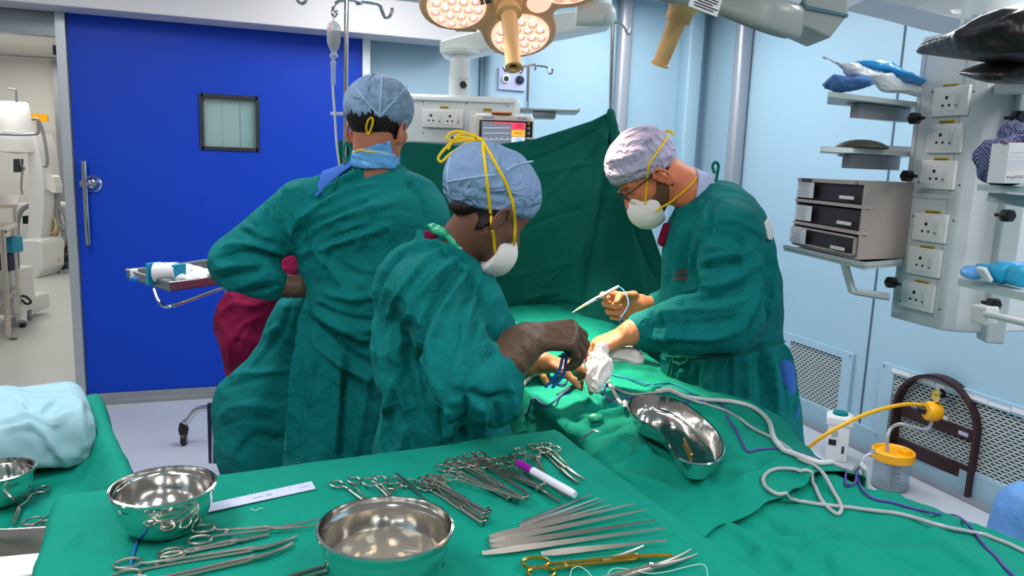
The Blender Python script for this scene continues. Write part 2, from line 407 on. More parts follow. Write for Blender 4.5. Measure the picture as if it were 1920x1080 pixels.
def laplace(v, f, it=1, k=.5):
    for _ in range(it):
        s = np.zeros_like(v); c = np.zeros(len(v))
        for i in range(4):
            np.add.at(s, f[:, i], v[f[:, (i+1) % 4]]); np.add.at(c, f[:, i], 1); np.add.at(s, f[:, (i+1) % 4], v[f[:, i]]); np.add.at(c, f[:, (i+1) % 4], 1)
        v = v*(1-k)+s/c[:, None]*k
    return v
def cast(bvh, x, y, vdef=None, off=0):
    d = ray(x, y); h = bvh.ray_cast(V3(cC), V3(d))
    if h[0] is None: return W(x, y, vdef) if vdef else None
    return np.array(h[0])+np.array(h[1])*(off if h[1].dot(V3(d)) < 0 else -off)
def folds(v, f, strokes, bvh=None):
    """strokes: (pixel polyline, width m, height m): ridges (+) and creases (-) laid in the cloth"""
    bvh = bvh or BVHTree.FromPolygons([V3(p) for p in v], [tuple(map(int, q)) for q in f]); n = vnormals(v, f); disp = np.zeros(len(v))
    for pl, wd, am in strokes:
        wd = max(wd, .0075)
        pl = smooth_path([np.array(q, float) for q in pl], 4)
        P = [cast(bvh, q[0], q[1]) for q in pl]; P = [q for q in P if q is not None]
        if len(P) < 2: continue
        P = np.array(P); lo = P.min(0)-4*wd; hi = P.max(0)+4*wd
        I = np.where(((v > lo) & (v < hi)).all(1))[0]
        if not len(I): continue
        q = v[I]; best = np.full(len(I), 9.); bt = np.zeros(len(I)); L = len(P)-1
        for i in range(L):
            if np.linalg.norm(P[i+1]-P[i]) > .15: continue
            ab = P[i+1]-P[i]; t = np.clip((q-P[i])@ab/(ab@ab+1e-12), 0, 1); d = np.linalg.norm(q-P[i]-t[:, None]*ab, axis=1)
            m = d < best; best[m] = d[m]; bt[m] = (i+t[m])/L
        disp[I] += am*np.exp(-(best/wd)**2)*np.clip(np.minimum(bt, 1-bt)*5+.15, 0, 1)
    return v+n*disp[:, None]
def wrinkle(v, f, amp, scale, seed=0, dirv=(0, 0, 1), stretch=3.):
    """soft irregular ridges, longer along dirv"""
    r = np.random.RandomState(seed); n = vnormals(v, f); d = nrm(dirv)
    q = v-(v@d)[:, None]*d*(1-1/stretch); q = q*scale
    w1 = np.stack([np.sin(q@r.randn(3)*1.3+r.rand()*6) for _ in range(3)], 1); q = q+w1*.55
    s = 0
    for k in range(5):
        a = r.randn(3); a /= np.linalg.norm(a); s = s+(1-2*abs(np.sin(q@a*(1+.55*k)+r.rand()*6)))/(1+.5*k)
    return v+n*(amp*(s/2.2))[:, None]
def meshobj(name, v, f, m, parent=None, smooth=True, mi=None):
    me = bpy.data.meshes.new(name); O = np.zeros(3)
    if parent is not None: O = wl(parent)
    me.from_pydata((v-O).tolist(), [], f.tolist()); me.update()
    ms = m if isinstance(m, (list, tuple)) else [m]
    for q in ms: me.materials.append(MATS[q])
    if mi is not None: me.polygons.foreach_set('material_index', np.array(mi, dtype=np.int32))
    if smooth: me.polygons.foreach_set('use_smooth', [True]*len(me.polygons))
    o = bpy.data.objects.new(name, me); COL.objects.link(o)
    if parent is not None: o.parent = parent
    return o
def bvh_of(v, f): return BVHTree.FromPolygons([V3(p) for p in v], [tuple(map(int, q)) for q in f])
def grid_faces(nu, nv):
    i = np.arange((nu-1)*(nv-1)); a = (i//(nv-1))*nv+i % (nv-1); return np.stack([a, a+nv, a+nv+1, a+1], 1)
# ======================= THE ROOM =======================
DY = 5.22; RX = 3.47; DX0 = -.93
def S(name, mb, m, **k): return struct(mb.build(name, m, **k))
S('floor', MB().box((.9, 2.2, -.05), (5.9, 6.3, .1)), 'floor')
S('floor_corridor', MB().box((-2.4, 9.2, -.052), (7.0, 7.7, .1)), 'floorc')
S('ceiling', MB().box((.9, 2.2, CEIL+.05), (5.3, 6.4, .1)), 'ceil')
# door wall: pieces around the opening (the sliding panel hangs in front)
wd = MB(); wd.box((2.62, DY+.16, 1.43), (1.8, .12, 2.86)); wd.box((-.64, DY+.16, 2.62), (4.72, .12, .5)); wd.box((-2.3, DY+.16, 1.185), (1.0, .12, 2.37)); wd.box((.42, DY+.16, 1.185), (2.6, .12, 2.37))
S('wall_front', wd, 'wall')
S('wall_right', MB().box((RX+.06, 2.2, 1.43), (.12, 6.5, 2.86)), 'wall')
S('header_beam', MB().box((.0, DY-.13, 2.475), (3.0, .26, .22), bev=.006), 'header')['kind'] = 'structure'
for o in (COL.objects['header_beam'],): o.name = 'trim_1'
S('trim_2', MB().box((-1.35, DY+.06, 2.30), (.90, .09, .13)), 'greymetal')
S('trim_3', MB().box((-.955, DY-.02, 1.19), (.05, .09, 2.38)), 'alu')
S('trim_4', MB().box((.80, DY-.02, 1.19), (.05, .05, 2.38)), 'paint')
S('baseboard_front', MB().box((.0, DY-.035, .012), (1.9, .03, .024)), 'brushed')
# rounded pier strip, cove corner and seams
S('trim_5', MB().box((1.80, DY+.08, 1.43), (.30, .14, 2.86), bev=.045), 'wall', smooth=True)
S('trim_6', MB().box((3.30, DY+.04, 1.43), (.13, .16, 2.86), bev=.02), 'wall', smooth=True)
sm = MB()
for x in (1.62, 3.245): sm.box((x, DY+.097, 1.43), (.008, .006, 2.86))
sm.box((RX-.002, 3.38, 1.43), (.006, .010, 2.86)); sm.box((RX-.002, 1.9, 1.43), (.006, .010, 2.86))
S('wall_seams', sm, 'seam').name = 'trim_7'
b2 = MB().box((RX-.012, 2.3, .07), (.024, 6.2, .14)); S('baseboard_right', b2, 'wall2')
c2 = MB().box((RX-.035, 2.3, .012), (.06, 6.2, .024)); S('trim_8', c2, 'greymetal')
# corridor shell
cw = MB(); cw.box((-2.62, 7.2, 1.4), (.1, 3.7, 2.8)); cw.box((-3.6, 9.1, 1.4), (2.0, .1, 2.8))
cw = MB(); cw.box((-2.0, 12.7, 1.4), (5.0, .12, 2.8)); S('wall_corridor_end', cw, 'corrwall')
S('wall_corridor_left', MB().prism([(-2.95, 9.8, 0), (-1.92, 5.42, 0), (-3.2, 5.42, 0), (-3.6, 9.8, 0)], (0, 0, 0), (0, 0, 2.9)), 'corrwall')
S('wall_corridor_right', MB().box((-.72, 8.9, 1.4), (.12, 7.0, 2.8)), 'corrwall')
S('ceiling_corridor', MB().box((-2.0, 9.1, 2.87), (4.4, 7.5, .08)), 'corrwall')
S('trim_9', MB().box((-2.42, 12.6, 1.4), (.06, .08, 2.8)).box((-1.75, 12.6, 1.25), (.05, .08, 2.5)), 'greymetal')

# troffers in the ceiling
def troffer(x, y):
    t = thing('ceiling_light', 'flat rectangular ceiling light panel over the operating room', 'light', (x, y, CEIL), 'ceiling light panels')
    MB().box((x, y, CEIL-.01), (.66, 1.26, .02)).build('frame', 'paint', t)
    MB().box((x, y, CEIL-.024), (.58, 1.18, .006)).build('diffuser', 'diffuser', t)
mat('diffuser', (255, 255, 255), .5, emit=(246, 250, 255), es=3.2)
for x, y in PANELS: troffer(x, y)

# ---------------- sliding door ----------------
door = thing('sliding_door', 'wide royal blue sliding door with a small square window', 'door', (-.05, DY, 0))
d = MB(); wx0, wx1, wz0, wz1 = -.215, .115, 1.625, 1.945
for x0, x1, z0, z1 in ((-.925, wx0, .03, 2.40), (wx1, .775, .03, 2.40), (wx0, wx1, .03, wz0), (wx0, wx1, wz1, 2.40)):
    d.box(((x0+x1)/2, DY, (z0+z1)/2), (x1-x0, .05, z1-z0))
d.build('panel', 'door', door)
fr = MB(); t = .022
for x0, x1, z0, z1 in ((wx0-.012, wx0+t-.012, wz0-.012, wz1+.012), (wx1-t+.012, wx1+.012, wz0-.012, wz1+.012), (wx0, wx1, wz0-.012, wz0+t-.012), (wx0, wx1, wz1-t+.012, wz1+.012)):
    fr.box(((x0+x1)/2, DY, (z0+z1)/2), (x1-x0, .07, z1-z0))
wf = fr.build('window_frame', 'frame', door)
MB().box(((wx0+wx1)/2, DY, (wz0+wz1)/2), (wx1-wx0, .006, wz1-wz0)).build('pane', 'pane', wf)
# pale scrub-room fittings seen through the window: three tall panels
tp = thing('wall_locker', 'pale tall lockers seen through the door window', 'locker', (-.05, DY+.085, 1.4))
for i, (x, c) in enumerate(((-.15, 'corrwall'), (-.045, 'paint'), (.065, 'ltlock'))):
    if c == 'ltlock' and c not in MATS: mat('ltlock', (176, 222, 220), .4)
    MB().box((x, DY+.040, 1.79), (.102, .02, .5), bev=.002).build('locker_door', c, tp)
MB().box((-.085, DY-.031, .0375), (1.66, .008, .075)).build('kick_strip', 'brushed', door)
hd = MB(); hx = -.868
hd.tube(smooth_path([(hx, DY-.075, 1.52), (hx, DY-.08, 1.4), (hx, DY-.08, 1.15), (hx, DY-.075, 1.02)], 4), .016, 14)
h = hd.build('handle', 'chrome', door, smooth=True)
MB().lathe([(0, 0), (.05, 0), (.05, .012), (.03, .03), (.026, .045), (0, .05)], (hx+.035, DY-.026, 1.385), (0, -1, 0), 32).build('lock_rose', 'chrome', h, smooth=True)
MB().lathe([(0, 0), (.022, 0), (.028, .02), (.02, .03), (0, .03)], (hx, DY-.07, 1.385), (0, -1, 0), 24).build('lock_knob', 'chrome', h, smooth=True)

# ---------------- posts / ducts on the walls ----------------
def post(lbl, x, y, r):
    o = MB().box((x, y, 1.43), (r*2, r*1.6, 2.84), bev=r*.5).build('pipe_casing', 'post', smooth=True, origin=(x, y, 0)); tag(o, lbl, 'casing')
post('grey vertical casing on the wall behind the green curtain knot', *py(1167, 150, DY+.05)[:2], .05)
post('grey vertical casing on the right wall above the person in glasses', *px(1389, 150, RX-.06)[:2], .055)
# gas outlet plate
g = py(961, 149, DY-.01); gx = g[0]
po = thing('gas_outlet_plate', 'lilac gas outlet plate with two round ports on the far wall', 'outlet', (gx, DY-.0, g[2]))
MB().box((gx, DY-.0, g[2]), (.205, .02, .15), bev=.004).build('plate', 'lilac', po)
for dx, c in ((-.053, 'padwhite'), (.053, 'navy')):
    pt = MB().lathe([(0, 0), (.03, 0), (.03, .014), (.022, .02), (.018, .02)], (gx+dx, DY-.01, g[2]), (0, -1, 0), 28).build('port', c, po, smooth=True)
    MB().lathe([(0, 0), (.017, 0), (.015, .022), (0, .022)], (gx+dx, DY-.012, g[2]), (0, -1, 0), 24).build('socket', 'black', pt, smooth=True)

# ---------------- wall return-air grilles ----------------
def grille(lbl, y0, y1, z0, z1, sy0, sy1, sz0, sz1, worn=False):
    root = thing('air_grille', lbl, 'grille', (RX, (y0+y1)/2, z0), 'return air grilles'); X = RX-.012
    f = MB()
    for a, b, c, e in ((y0, y1, sz1, z1), (y0, y1, z0, sz0), (y0, sy0, sz0, sz1), (sy1, y1, sz0, sz1)):
        f.box((X, (a+b)/2, (c+e)/2), (.02, b-a, e-c))
    f.build('frame', 'wall', root)
    MB().box((RX-.004, (sy0+sy1)/2, (sz0+sz1)/2), (.006, sy1-sy0, sz1-sz0)).build('cavity', 'grilledark', root)
    # slotted plate: rows of long slots staggered; slot webs modelled
    g = MB(); rows = int((sz1-sz0)/.0155); ph = (sz1-sz0)/rows; sl = .037; r = random.Random(3)
    Xp = RX-.012
    for i in range(rows+1):
        z = sz0+i*ph; g.box((Xp, (sy0+sy1)/2, z), (.003, sy1-sy0, .0075))
        if i == rows: break
        y = sy0+(sl/2 if i % 2 else 0)
        while y < sy1:
            g.box((Xp, y, z+ph/2), (.003, .010, ph)); y += sl
    g.build('slotted_plate', 'grille', root)
    for yy in (y0+.02, y1-.02):
        for zz in (z0+.02, z1-.02): MB().lathe([(0, 0), (.006, 0), (.004, .004), (0, .004)], (X-.01, yy, zz), (-1, 0, 0), 12).build('screw', 'darkgrey', root)
    return root
grille('white slotted air grille low on the wall behind the person in glasses', 3.47, 4.13, .10, .545, 3.55, 4.02, .15, .50)
gr = grille('worn slotted air grille with peeling tape behind the black arch stand', 2.05, 3.25, .10, .555, 2.13, 3.16, .155, .505)
tp = MB(); r = random.Random(5)
yy = 3.17
while yy > 2.2:
    l = r.uniform(.06, .16); tp.box((RX-.025, yy-l/2, .528+r.uniform(-.004, .004)), (.002, l, r.uniform(.016, .026))); yy -= l+.004
tp.build('tape', 'padwhite', gr)
# sensor knob on wall
# ======================= OPERATING LIGHTS =======================
def petal_lamp(lbl, C, n, ang0, lobes, lit, hl, shell, handle_col='handle'):
    n = nrm(n); e1 = nrm(uH-n*(uH@n)); e2 = np.cross(n, e1)
    if e2@vH > 0: e2 = -e2           # e2 points towards the viewer's side
    root = thing('operating_light', lbl, 'lamp', C, 'operating lights')
    cs = [(C+(e1*cos(radians(a))+e2*sin(radians(a)))*d, r) for a, d, r in lobes]
    def body(p, grow=0, z0=-.004, z1=.075):
        q = p-C; zz = -(q@n)
        d2 = None
        for c, r in [(C, .12)]+cs:
            k = q-(c-C); k = k-(k@n)[:, None]*n; dd = np.linalg.norm(k, axis=1)-(r+grow)
            d2 = dd if d2 is None else smin(d2, dd, .07)
        a = d2+np.clip(zz, 0, .12)*.35; b = np.maximum(z0-zz, zz-z1)
        return smax(a, b, .022)
    R = .38; lo = C-R; hi = C+R
    v, f = snet(body, lo, hi, .009); v = laplace(v, f, 1); bd = meshobj('housing', v, f, shell, root)
    if not lit:
        v, f = snet(lambda p: body(p, -.012, .068, .125), lo, hi, .009); meshobj('top_cover', laplace(v, f, 1), f, 'lampwhite', bd)
        v, f = snet(lambda p: body(p, -.004, .066, .078), lo, hi, .009); meshobj('cover_seal', laplace(v, f, 1), f, 'tealseal', bd)
    O = n*.008
    for i, (c, r) in enumerate(cs):
        rl = r*.70
        m = MB().lathe([(0, 0), (rl, 0), (rl*1.06, .002), (rl*1.08, -.004), (rl*1.08, -.012)], c+n*.009, n, 40)
        ln = m.build('lens', 'lens' if lit else 'lampgrey', root, smooth=True)
        A, B = frame_of(n); leds = MB(); rings = MB()
        for rr, k in ((0, 1), (rl*.42, 6), (rl*.78, 11)):
            for j in range(k):
                t = 2*pi*j/k+.3*rr; q = c+(A*cos(t)+B*sin(t))*rr+n*.012
                rings.lathe([(rl*.10, .001), (rl*.17, .006), (rl*.15, .001)], q, n, 14); leds.ball(q, rl*.065, 10)
        if lit:
            rings.build('reflector', 'ledring', ln, smooth=True)['kind'] = 'stuff'; leds.build('led', 'led', ln, smooth=True)['kind'] = 'stuff'
    # small central lens and control plate
    if lit:
        c = C+e1*.10-e2*.03; MB().lathe([(0, .012), (.035, .012), (.04, .004), (.04, -.01)], c, n, 30).build('camera_window', 'lens', root, smooth=True)
        c = W(907, 38, (C@vH)-.05); c = C+((c-C)-n*((c-C)@n))+O; MB().box(c, (.05, .038, .004), (nrm(e1+.2*e2), nrm(e2-.2*e1), n)).build('control_plate', 'darkgrey', root)
    prof = [(0, 0), (.045, 0), (.045, .03), (.034, .035), (.034, .05), (.040, .055), (.040, .062), (.032, .066), (.026, .068), (.024, hl*.99), (.027, hl*.992), (.027, hl*1.02), (.016, hl*1.02), (.012, hl*.97)]
    if not lit: prof = [(0, 0), (.05, 0), (.062, .006), (.05, .014), (.036, .03), (.036, .058), (.026, .064), (.0215, hl*.96), (.026, hl*.965), (.026, hl), (0, hl)]
    MB().lathe([(a, b+.006) for a, b in prof], C, n, 32).build('handle', handle_col, root, smooth=True)
    return root, e1, e2, n
mat('tealseal', (70, 112, 128), .3)
C1 = W(952, -6, 2.5); n1 = -zH*.84-vH*.50+uH*.10
L1, e1, e2, nn = petal_lamp('lit peach operating light with bright diode clusters, above the green screen', C1, n1, 0, [(24, .205, .155), (190, .165, .125), (284, .18, .13)], True, .26, 'lamp')
yk = MB()
j1 = W(1106, 26, 2.62); j0 = W(866, 42, 2.66)
yk.cyl(j1-uH*.045, j1+uH*.045, .040); yk.ball(j1+uH*.05, .037)
yk.tube(smooth_path([j1, j1+zH*.16-uH*.0, C1+zH*.42+vH*.15, C1+zH*.70+vH*.2], 6), .034)
yk.build('arm_joint', 'paint', L1, smooth=True)
MB().cyl(j0-uH*.02, j0+uH*.05, .03).tube(smooth_path([j0, j0+zH*.2+uH*.05, C1+zH*.42+vH*.15], 6), .025).build('yoke', 'lamp', L1, smooth=True)
spot('operating_beam', tuple(C1+nrm(n1)*.05+uH*.12), tuple(W(1100, 660, 2.35)), 215, 50, (1, .72, .50), .10, .9)
spot('operating_beam', tuple(C1+nrm(n1)*.05-uH*.12), tuple(W(1075, 660, 2.1)), 90, 24, (1, .80, .62), .07, .6)

C2 = W(1288, -6, 2.15); n2 = -zH*.93-uH*.27+vH*.34
L2, f1, f2, nn2 = petal_lamp('large grey unlit operating light seen from its side with beige handle', C2, n2, 0, [(12, .19, .135), (140, .18, .13), (262, .18, .13)], False, .185, 'lampgrey')
# side bracket of the second light
q = C2+f1*.36; A = (f1, f2, np.cross(f1, f2))
br = MB(); P0 = [W(1492, 44, 2.12), W(1556, 73, 2.12), W(1592, 26, 2.12), W(1590, -30, 2.12), W(1510, -30, 2.12)]
br.prism(P0, (0, 0, 0), vH*.16); bo = br.build('side_bracket', 'lampgrey', L2)
bo.modifiers.new('b', 'BEVEL').width = .008; bo.modifiers['b'].segments = 3
P0 = [W(1500, -2, 2.115), W(1512, 17, 2.115), W(1590, 32, 2.115), W(1591, 27, 2.115), W(1514, 10, 2.115), W(1504, -10, 2.115)]
MB().prism(P0, (0, 0, 0), vH*.17).build('bracket_seal', 'tealseal', bo)
MB().tube(smooth_path([q+zH*.1, q+zH*.28-uH*.05, C2+zH*.5, C2+zH*.78], 6), .035).build('arm', 'paint', L2, smooth=True)
# data sticker on its side (rows of tiny print)
dirv = nrm(-vH*.93-n2*0); st = MB(); s0 = W(1322, 6, 1.952)
xr = nrm(W(1352, 22, 1.985)-W(1295, 0, 1.965)); ur = nrm(zH-xr*(zH@xr)); nr = np.cross(xr, ur)
MB().box(s0, (.082, .042, .003), (xr, ur, nr), bev=.001).build('data_sticker', 'paper', L2)
for i in range(5): st.box(s0-nr*.0022*(1 if nr@vH > 0 else -1)+ur*(.013-.0065*i)+xr*(.004*(i % 2)), (.066-.012*(i % 3), .0024, .001), (xr, ur, nr))
st.build('print', 'black', L2)

# ======================= FAR MEDICAL PENDANT WITH MONITOR =======================
def slab(xl, xr_, yt, yb, v, depth, bev=.01, mb=None):
    a = W(xl, yt, v); b = W(xr_, yt, v); c = W(xl, yb, v); d2 = W(xr_, yb, v)
    ctr = (a+b+c+d2)/4+vH*depth/2; w_ = ((b-a)@uH+(d2-c)@uH)/2; h_ = ((a-c)[2]+(b-d2)[2])/2
    return (mb or MB()).box(ctr, (w_, depth, h_), (uH, vH, zH), bev=bev), ctr, w_, h_
mb, pc, pw, ph_ = slab(752, 974, 178, 300, 3.12, .24, .028)
PN = thing('medical_pendant', 'white ceiling pendant box with twin sockets carrying the patient monitor', 'pendant', pc, 'medical pendants')
mb.build('console', 'paint', PN, smooth=True)
MB().box(W(860, 268, 3.11), (.46, .01, .003), (uH, vH, zH)).box(W(866, 190, 3.114), (.42, .008, .003), (uH, vH, zH)).build('trim_line', 'paintgrey', PN)
ck = W(861, 140, 3.24)
cl = MB().lathe([(0, -.10), (.062, -.10), (.062, -.085), (.045, -.08), (.045, .0), (.047, .002), (.047, .008), (.043, .01), (.041, .10), (.08, .105), (.08, .118), (0, .118)], W(862, 150, 3.24), (0, 0, 1), 32)
cb = cl.build('neck_column', 'paint', PN, smooth=True)
kn = W(869, 159, 3.185); MB().lathe([(0, .02), (.014, .02), (.017, 0), (0, 0)], kn, -vH, 6).build('brake_knob', 'black', cb)
ap = [W(824, 100, 3.22), W(824, 76, 3.22), W(845, 70, 3.22), W(1010, 28, 3.22), W(1150, 10, 3.22), W(1150, 45, 3.22), W(985, 78, 3.22), W(850, 108, 3.22)]
ab = MB().prism(ap, (0, 0, 0), vH*.17).build('arm', 'paint', PN); ab.modifiers.new('b', 'BEVEL').width = .012; ab.modifiers['b'].segments = 3
e = W(1120, 10, 3.3); MB().cyl(e, (e[0], e[1], CEIL-.01), .06).build('ceiling_tube', 'paint', PN, smooth=True)
def socket_plate(parent, c, right, up, nrml, w_=.13, h_=.085, n=1, name='socket_outlet'):
    right = nrm(right); nrml = nrm(nrml); up = nrm(np.cross(nrml, right)); up = up if up[2] > 0 else -up; A = (right, nrml, up)
    o = MB().box(c+nrml*.005, (w_, .012, h_), A, bev=.003).build(name, 'socket', parent, smooth=True)
    MB().box(c+nrml*.0105, (w_*.72, .004, h_*.66), A, bev=.001).build('insert', 'socket', o)
    hs = MB(); sw = []
    for k in range(n):
        off = (k-(n-1)/2)*w_*.46
        for dx, dz, r in ((-w_*.08, h_*.12, .0052), (-w_*.17, -h_*.14, .0038), (w_*.015, -h_*.14, .0038)):
            if n == 2: dx *= .6
            hs.lathe([(0, .001), (r, .001), (r, -.001)], c+nrml*.0122+right*(off+dx)+up*dz, nrml, 12)
        sx = off+w_*(.24 if n == 1 else .16)
        MB().box(c+nrml*.0135+right*sx-up*h_*.03, (w_*.11 if n == 1 else w_*.07, .006, h_*.42), A, bev=.001).build('switch', 'padwhite', o)
        hs.box(c+nrml*.0168+right*sx-up*h_*.16, (.005, .001, .004), A)
    hs.build('pin_holes', 'black', o)['kind'] = 'stuff'
    return o
def ylabel(parent, c, right, up, nrml, w_=.055):
    right = nrm(right); nrml = nrm(nrml); up = nrm(np.cross(nrml, right)); up = up if up[2] > 0 else -up
    o = MB().box(c+nrml*.001, (w_, .002, .010), (right, nrml, up)).build('label_strip', 'yellowlabel', parent)
    m = MB()
    for i in range(7): m.box(c+nrml*.0025+right*(-w_*.38+i*w_*.125), (w_*.07, .0006, .004), (right, nrml, up))
    m.build('lettering', 'khaki', o)['kind'] = 'stuff'
socket_plate(PN, W(830, 222, 3.112), uH, zH, -vH, .165, .075, 2)
ylabel(PN, W(833, 202, 3.116), uH, zH, -vH, .035); ylabel(PN, W(914, 206, 3.116), uH, zH, -vH, .035)
for i, (x, y) in enumerate(((793, 191), (875, 194), (952, 199), (793, 249))):
    MB().lathe([(0, 0), (.003, 0), (.002, .002), (0, .002)], W(x, y, 3.117), -vH, 8).build('screw', 'darkgrey', PN)
sh = thing('pendant_shelf', 'thin grey shelf jutting from the monitor pendant toward the screen pole', 'shelf', W(1030, 208, 3.2))
s, _, _, _ = slab(974, 1086, 204, 208, 3.15, .22, .003); s.build('shelf_board', 'paintgrey', sh, smooth=True)
s, _, _, _ = slab(1000, 1042, 209, 221, 3.17, .12, .003); s.build('bracket', 'greymetal', sh, smooth=True)
s, _, _, _ = slab(1083, 1088, 203, 209, 3.15, .22, .002); s.build('end_stop', 'padwhite', sh, smooth=True)
iv = thing('iv_stand', 'small chrome hook stand rising from the pendant shelf beside the gas outlet', 'iv stand', W(989, 203, 3.26), 'hook poles')
p0 = W(989, 203, 3.26); p1 = W(991, 124, 3.26)
MB().cyl(p0, p1, .006, n=12).build('pole', 'chrome', iv, smooth=True)
def hooks(parent, c, items, r=.004):
    for pts in items: MB().tube(smooth_path(pts, 5), r, 8).build('hook', 'chrome', parent, smooth=True)
vv = 3.26
hooks(iv, p1, [[W(x, y, vv) for x, y in q] for q in ([(991, 124), (975, 125), (962, 122), (958, 124), (954, 133), (948, 134), (943, 125)], [(991, 124), (1003, 123), (1025, 126), (1028, 130), (1030, 138), (1035, 136), (1036, 129)], [(991, 124), (1003, 121), (1004, 128), (1002, 132)], [(991, 124), (981, 126), (979, 134), (974, 138)])], .0042)

# monitor
mn, mc, mw, mh = slab(884, 1001, 213, 300, 2.98, .10, .022)
MO = thing('patient_monitor', 'cream patient monitor with colour screen above the green drape', 'monitor', mc)
mn.build('case', 'monitorcase', MO, smooth=True) if 'monitorcase' in MATS else (mat('monitorcase', (214, 210, 202), .4), mn.build('case', 'monitorcase', MO, smooth=True))
s, _, _, _ = slab(880, 892, 209, 300, 3.0, .08, .004); s.build('side_bezel', 'padwhite', MO, smooth=True)
s, sc, sw_, sh_ = slab(898, 998, 226, 292, 2.972, .012, .003); s.build('screen_frame', 'black', MO, smooth=True)
scr = slab(903, 985, 229, 288, 2.968, .004, 0)[0].build('screen', 'screen', MO)
pan = lambda x0, x1, y0, y1, m, nm: slab(x0, x1, y0, y1, 2.965, .003, 0)[0].build(nm, m, scr)
pan(925, 959, 229, 232, 'scrpink', 'alarm_band'); pan(959, 984, 230, 243, 'scrpink', 'numeric_tile'); pan(959, 984, 244, 256, 'scryellow', 'numeric_tile'); pan(959, 984, 257, 268, 'scrwhite', 'numeric_tile')
for s_, y, c, z in (('105', 237, 'scrred', .020), ('94/95', 250, 'scrred', .012), ('100', 262.5, 'scrcyan', .018)):
    text('digits', s_, z, c, W(972, y, 2.9635), uH, zH, scr, .0003)
wv = MB(); r = random.Random(2)
for row, (yy, am) in enumerate(((240, 1.2), (250, 1.6), (262, 5))):
    pts = []
    for i in range(46):
        x = 906+i*1.12; k = i % 9
        pts.append(W(x, yy-(am if k == 4 else (am*.3 if k == 6 else 0)), 2.9655))
    wv.tube(pts, .0008, 4)
wv.build('waveform', 'scrwhite', scr)['kind'] = 'stuff'
s, _, _, _ = slab(921, 960, 210, 213, 2.975, .03, .002); s.build('alarm_lamp', 'orange', MO)
s, _, _, _ = slab(905, 925, 218, 221, 2.9775, .003, 0); s.build('name_plate', 'lilac', MO)
s, _, _, _ = slab(970, 988, 220, 223, 2.9775, .003, 0); s.build('name_plate', 'lilac', MO)
for y in (232, 241, 250, 260):
    MB().lathe([(0, 0), (.007, 0), (.006, .004), (0, .004)], W(991.5, y, 2.971), -vH, 14).build('button', 'greymetal' if y > 233 else 'gold', MO, smooth=True)
hb = slab(986, 1002, 258, 262, 2.95, .03, .003)[0].build('side_knob', 'monitorcase', MO, smooth=True)

# ======================= IV POLES, BOTTLE, GREEN SCREEN =======================
LP = thing('iv_pole', 'tall chrome iv pole with hook bar holding a clear bottle, beside the blue door', 'iv pole', (W(647, 300, 2.86)[0], W(647, 300, 2.86)[1], 0), 'hook poles')
pb = W(647, 300, 2.86); MB().tube([(pb[0], pb[1], .02), pb, W(650, -20, 2.86)], .0085, 14).build('pole', 'chrome', LP, smooth=True)
vv = 2.86
hooks(LP, None, [[W(x, y, vv) for x, y in q] for q in ([(652, 2), (640, 1), (630, 6), (625, 14), (624, 26), (628, 30), (631, 24), (630, 20)], [(652, -1), (672, 2), (700, 6), (712, 10), (716, 20), (722, 32), (730, 31), (735, 22), (735, 15)])], .0062)
slab(666, 678, -4, 8, 2.85, .02, .003)[0].build('clamp', 'chrome', LP, smooth=True)
MB().lathe([(0, 0), (.16, 0), (.17, .02), (.05, .05), (.02, .07), (0, .07)], (pb[0], pb[1], 0), n=32).build('foot', 'greymetal', LP, smooth=True)
slab(619, 643, 210, 217, 2.84, .03, .003)[0].build('side_clamp', 'lilac', LP, smooth=True)
hk = MB().tube(smooth_path([W(x, y, 2.9) for x, y in ((556, -12), (557, -2), (563, 6), (571, 5), (575, -2))], 5), .006, 8).build('wall_hook', 'chrome', smooth=True)
tag(hk, 'chrome hook dipping into view at the top edge over the blue door', 'hook')
BT = thing('infusion_bottle', 'clear plastic infusion bottle with drip chamber hanging from the left pole', 'bottle', W(626, 70, 2.84))
b0 = W(626, 70, 2.84); k = 2.84/FPX
MB().lathe([(0, 27*k), (6*k, 27*k), (11*k, 21*k), (12.5*k, 14*k), (12.5*k, -8*k), (9*k, -19*k), (5*k, -25*k), (5*k, -28*k), (8*k, -30*k), (8*k, -34*k), (4*k, -37*k), (0, -37*k)], b0, n=28).build('bottle_body', 'clear', BT, smooth=True)
MB().lathe([(0, 10*k), (11.5*k, 10*k), (11.5*k, -8*k), (8*k, -18*k), (0, -20*k)], b0, n=28).build('liquid', 'water', BT, smooth=True)
slab(616, 620, 44, 60, 2.825, .002, 0)[0].build('label', 'scrpink', BT)
MB().tube([b0+zH*27*k, W(624, 32, 2.85)], .004, 8).build('hanger_loop', 'tube', BT)
MB().lathe([(0, 26*k), (3*k, 26*k), (3*k, 22*k), (5.5*k, 20*k), (5.5*k, 16*k), (4.3*k, 14*k), (4.3*k, -18*k), (2*k, -21*k), (0, -21*k)], W(625, 138, 2.84), n=20).build('drip_chamber', 'clear', BT, smooth=True)
MB().cyl(b0-zH*36*k, W(625, 113, 2.84), .005, n=10).build('spike', 'tube', BT, smooth=True)
MB().tube(smooth_path([W(x, y, 2.84) for x, y in ((624, 158), (625, 180), (628, 220), (630, 255), (633, 285), (640, 330))], 6), .0045, 10).build('drip_line', 'tube', BT, smooth=True)

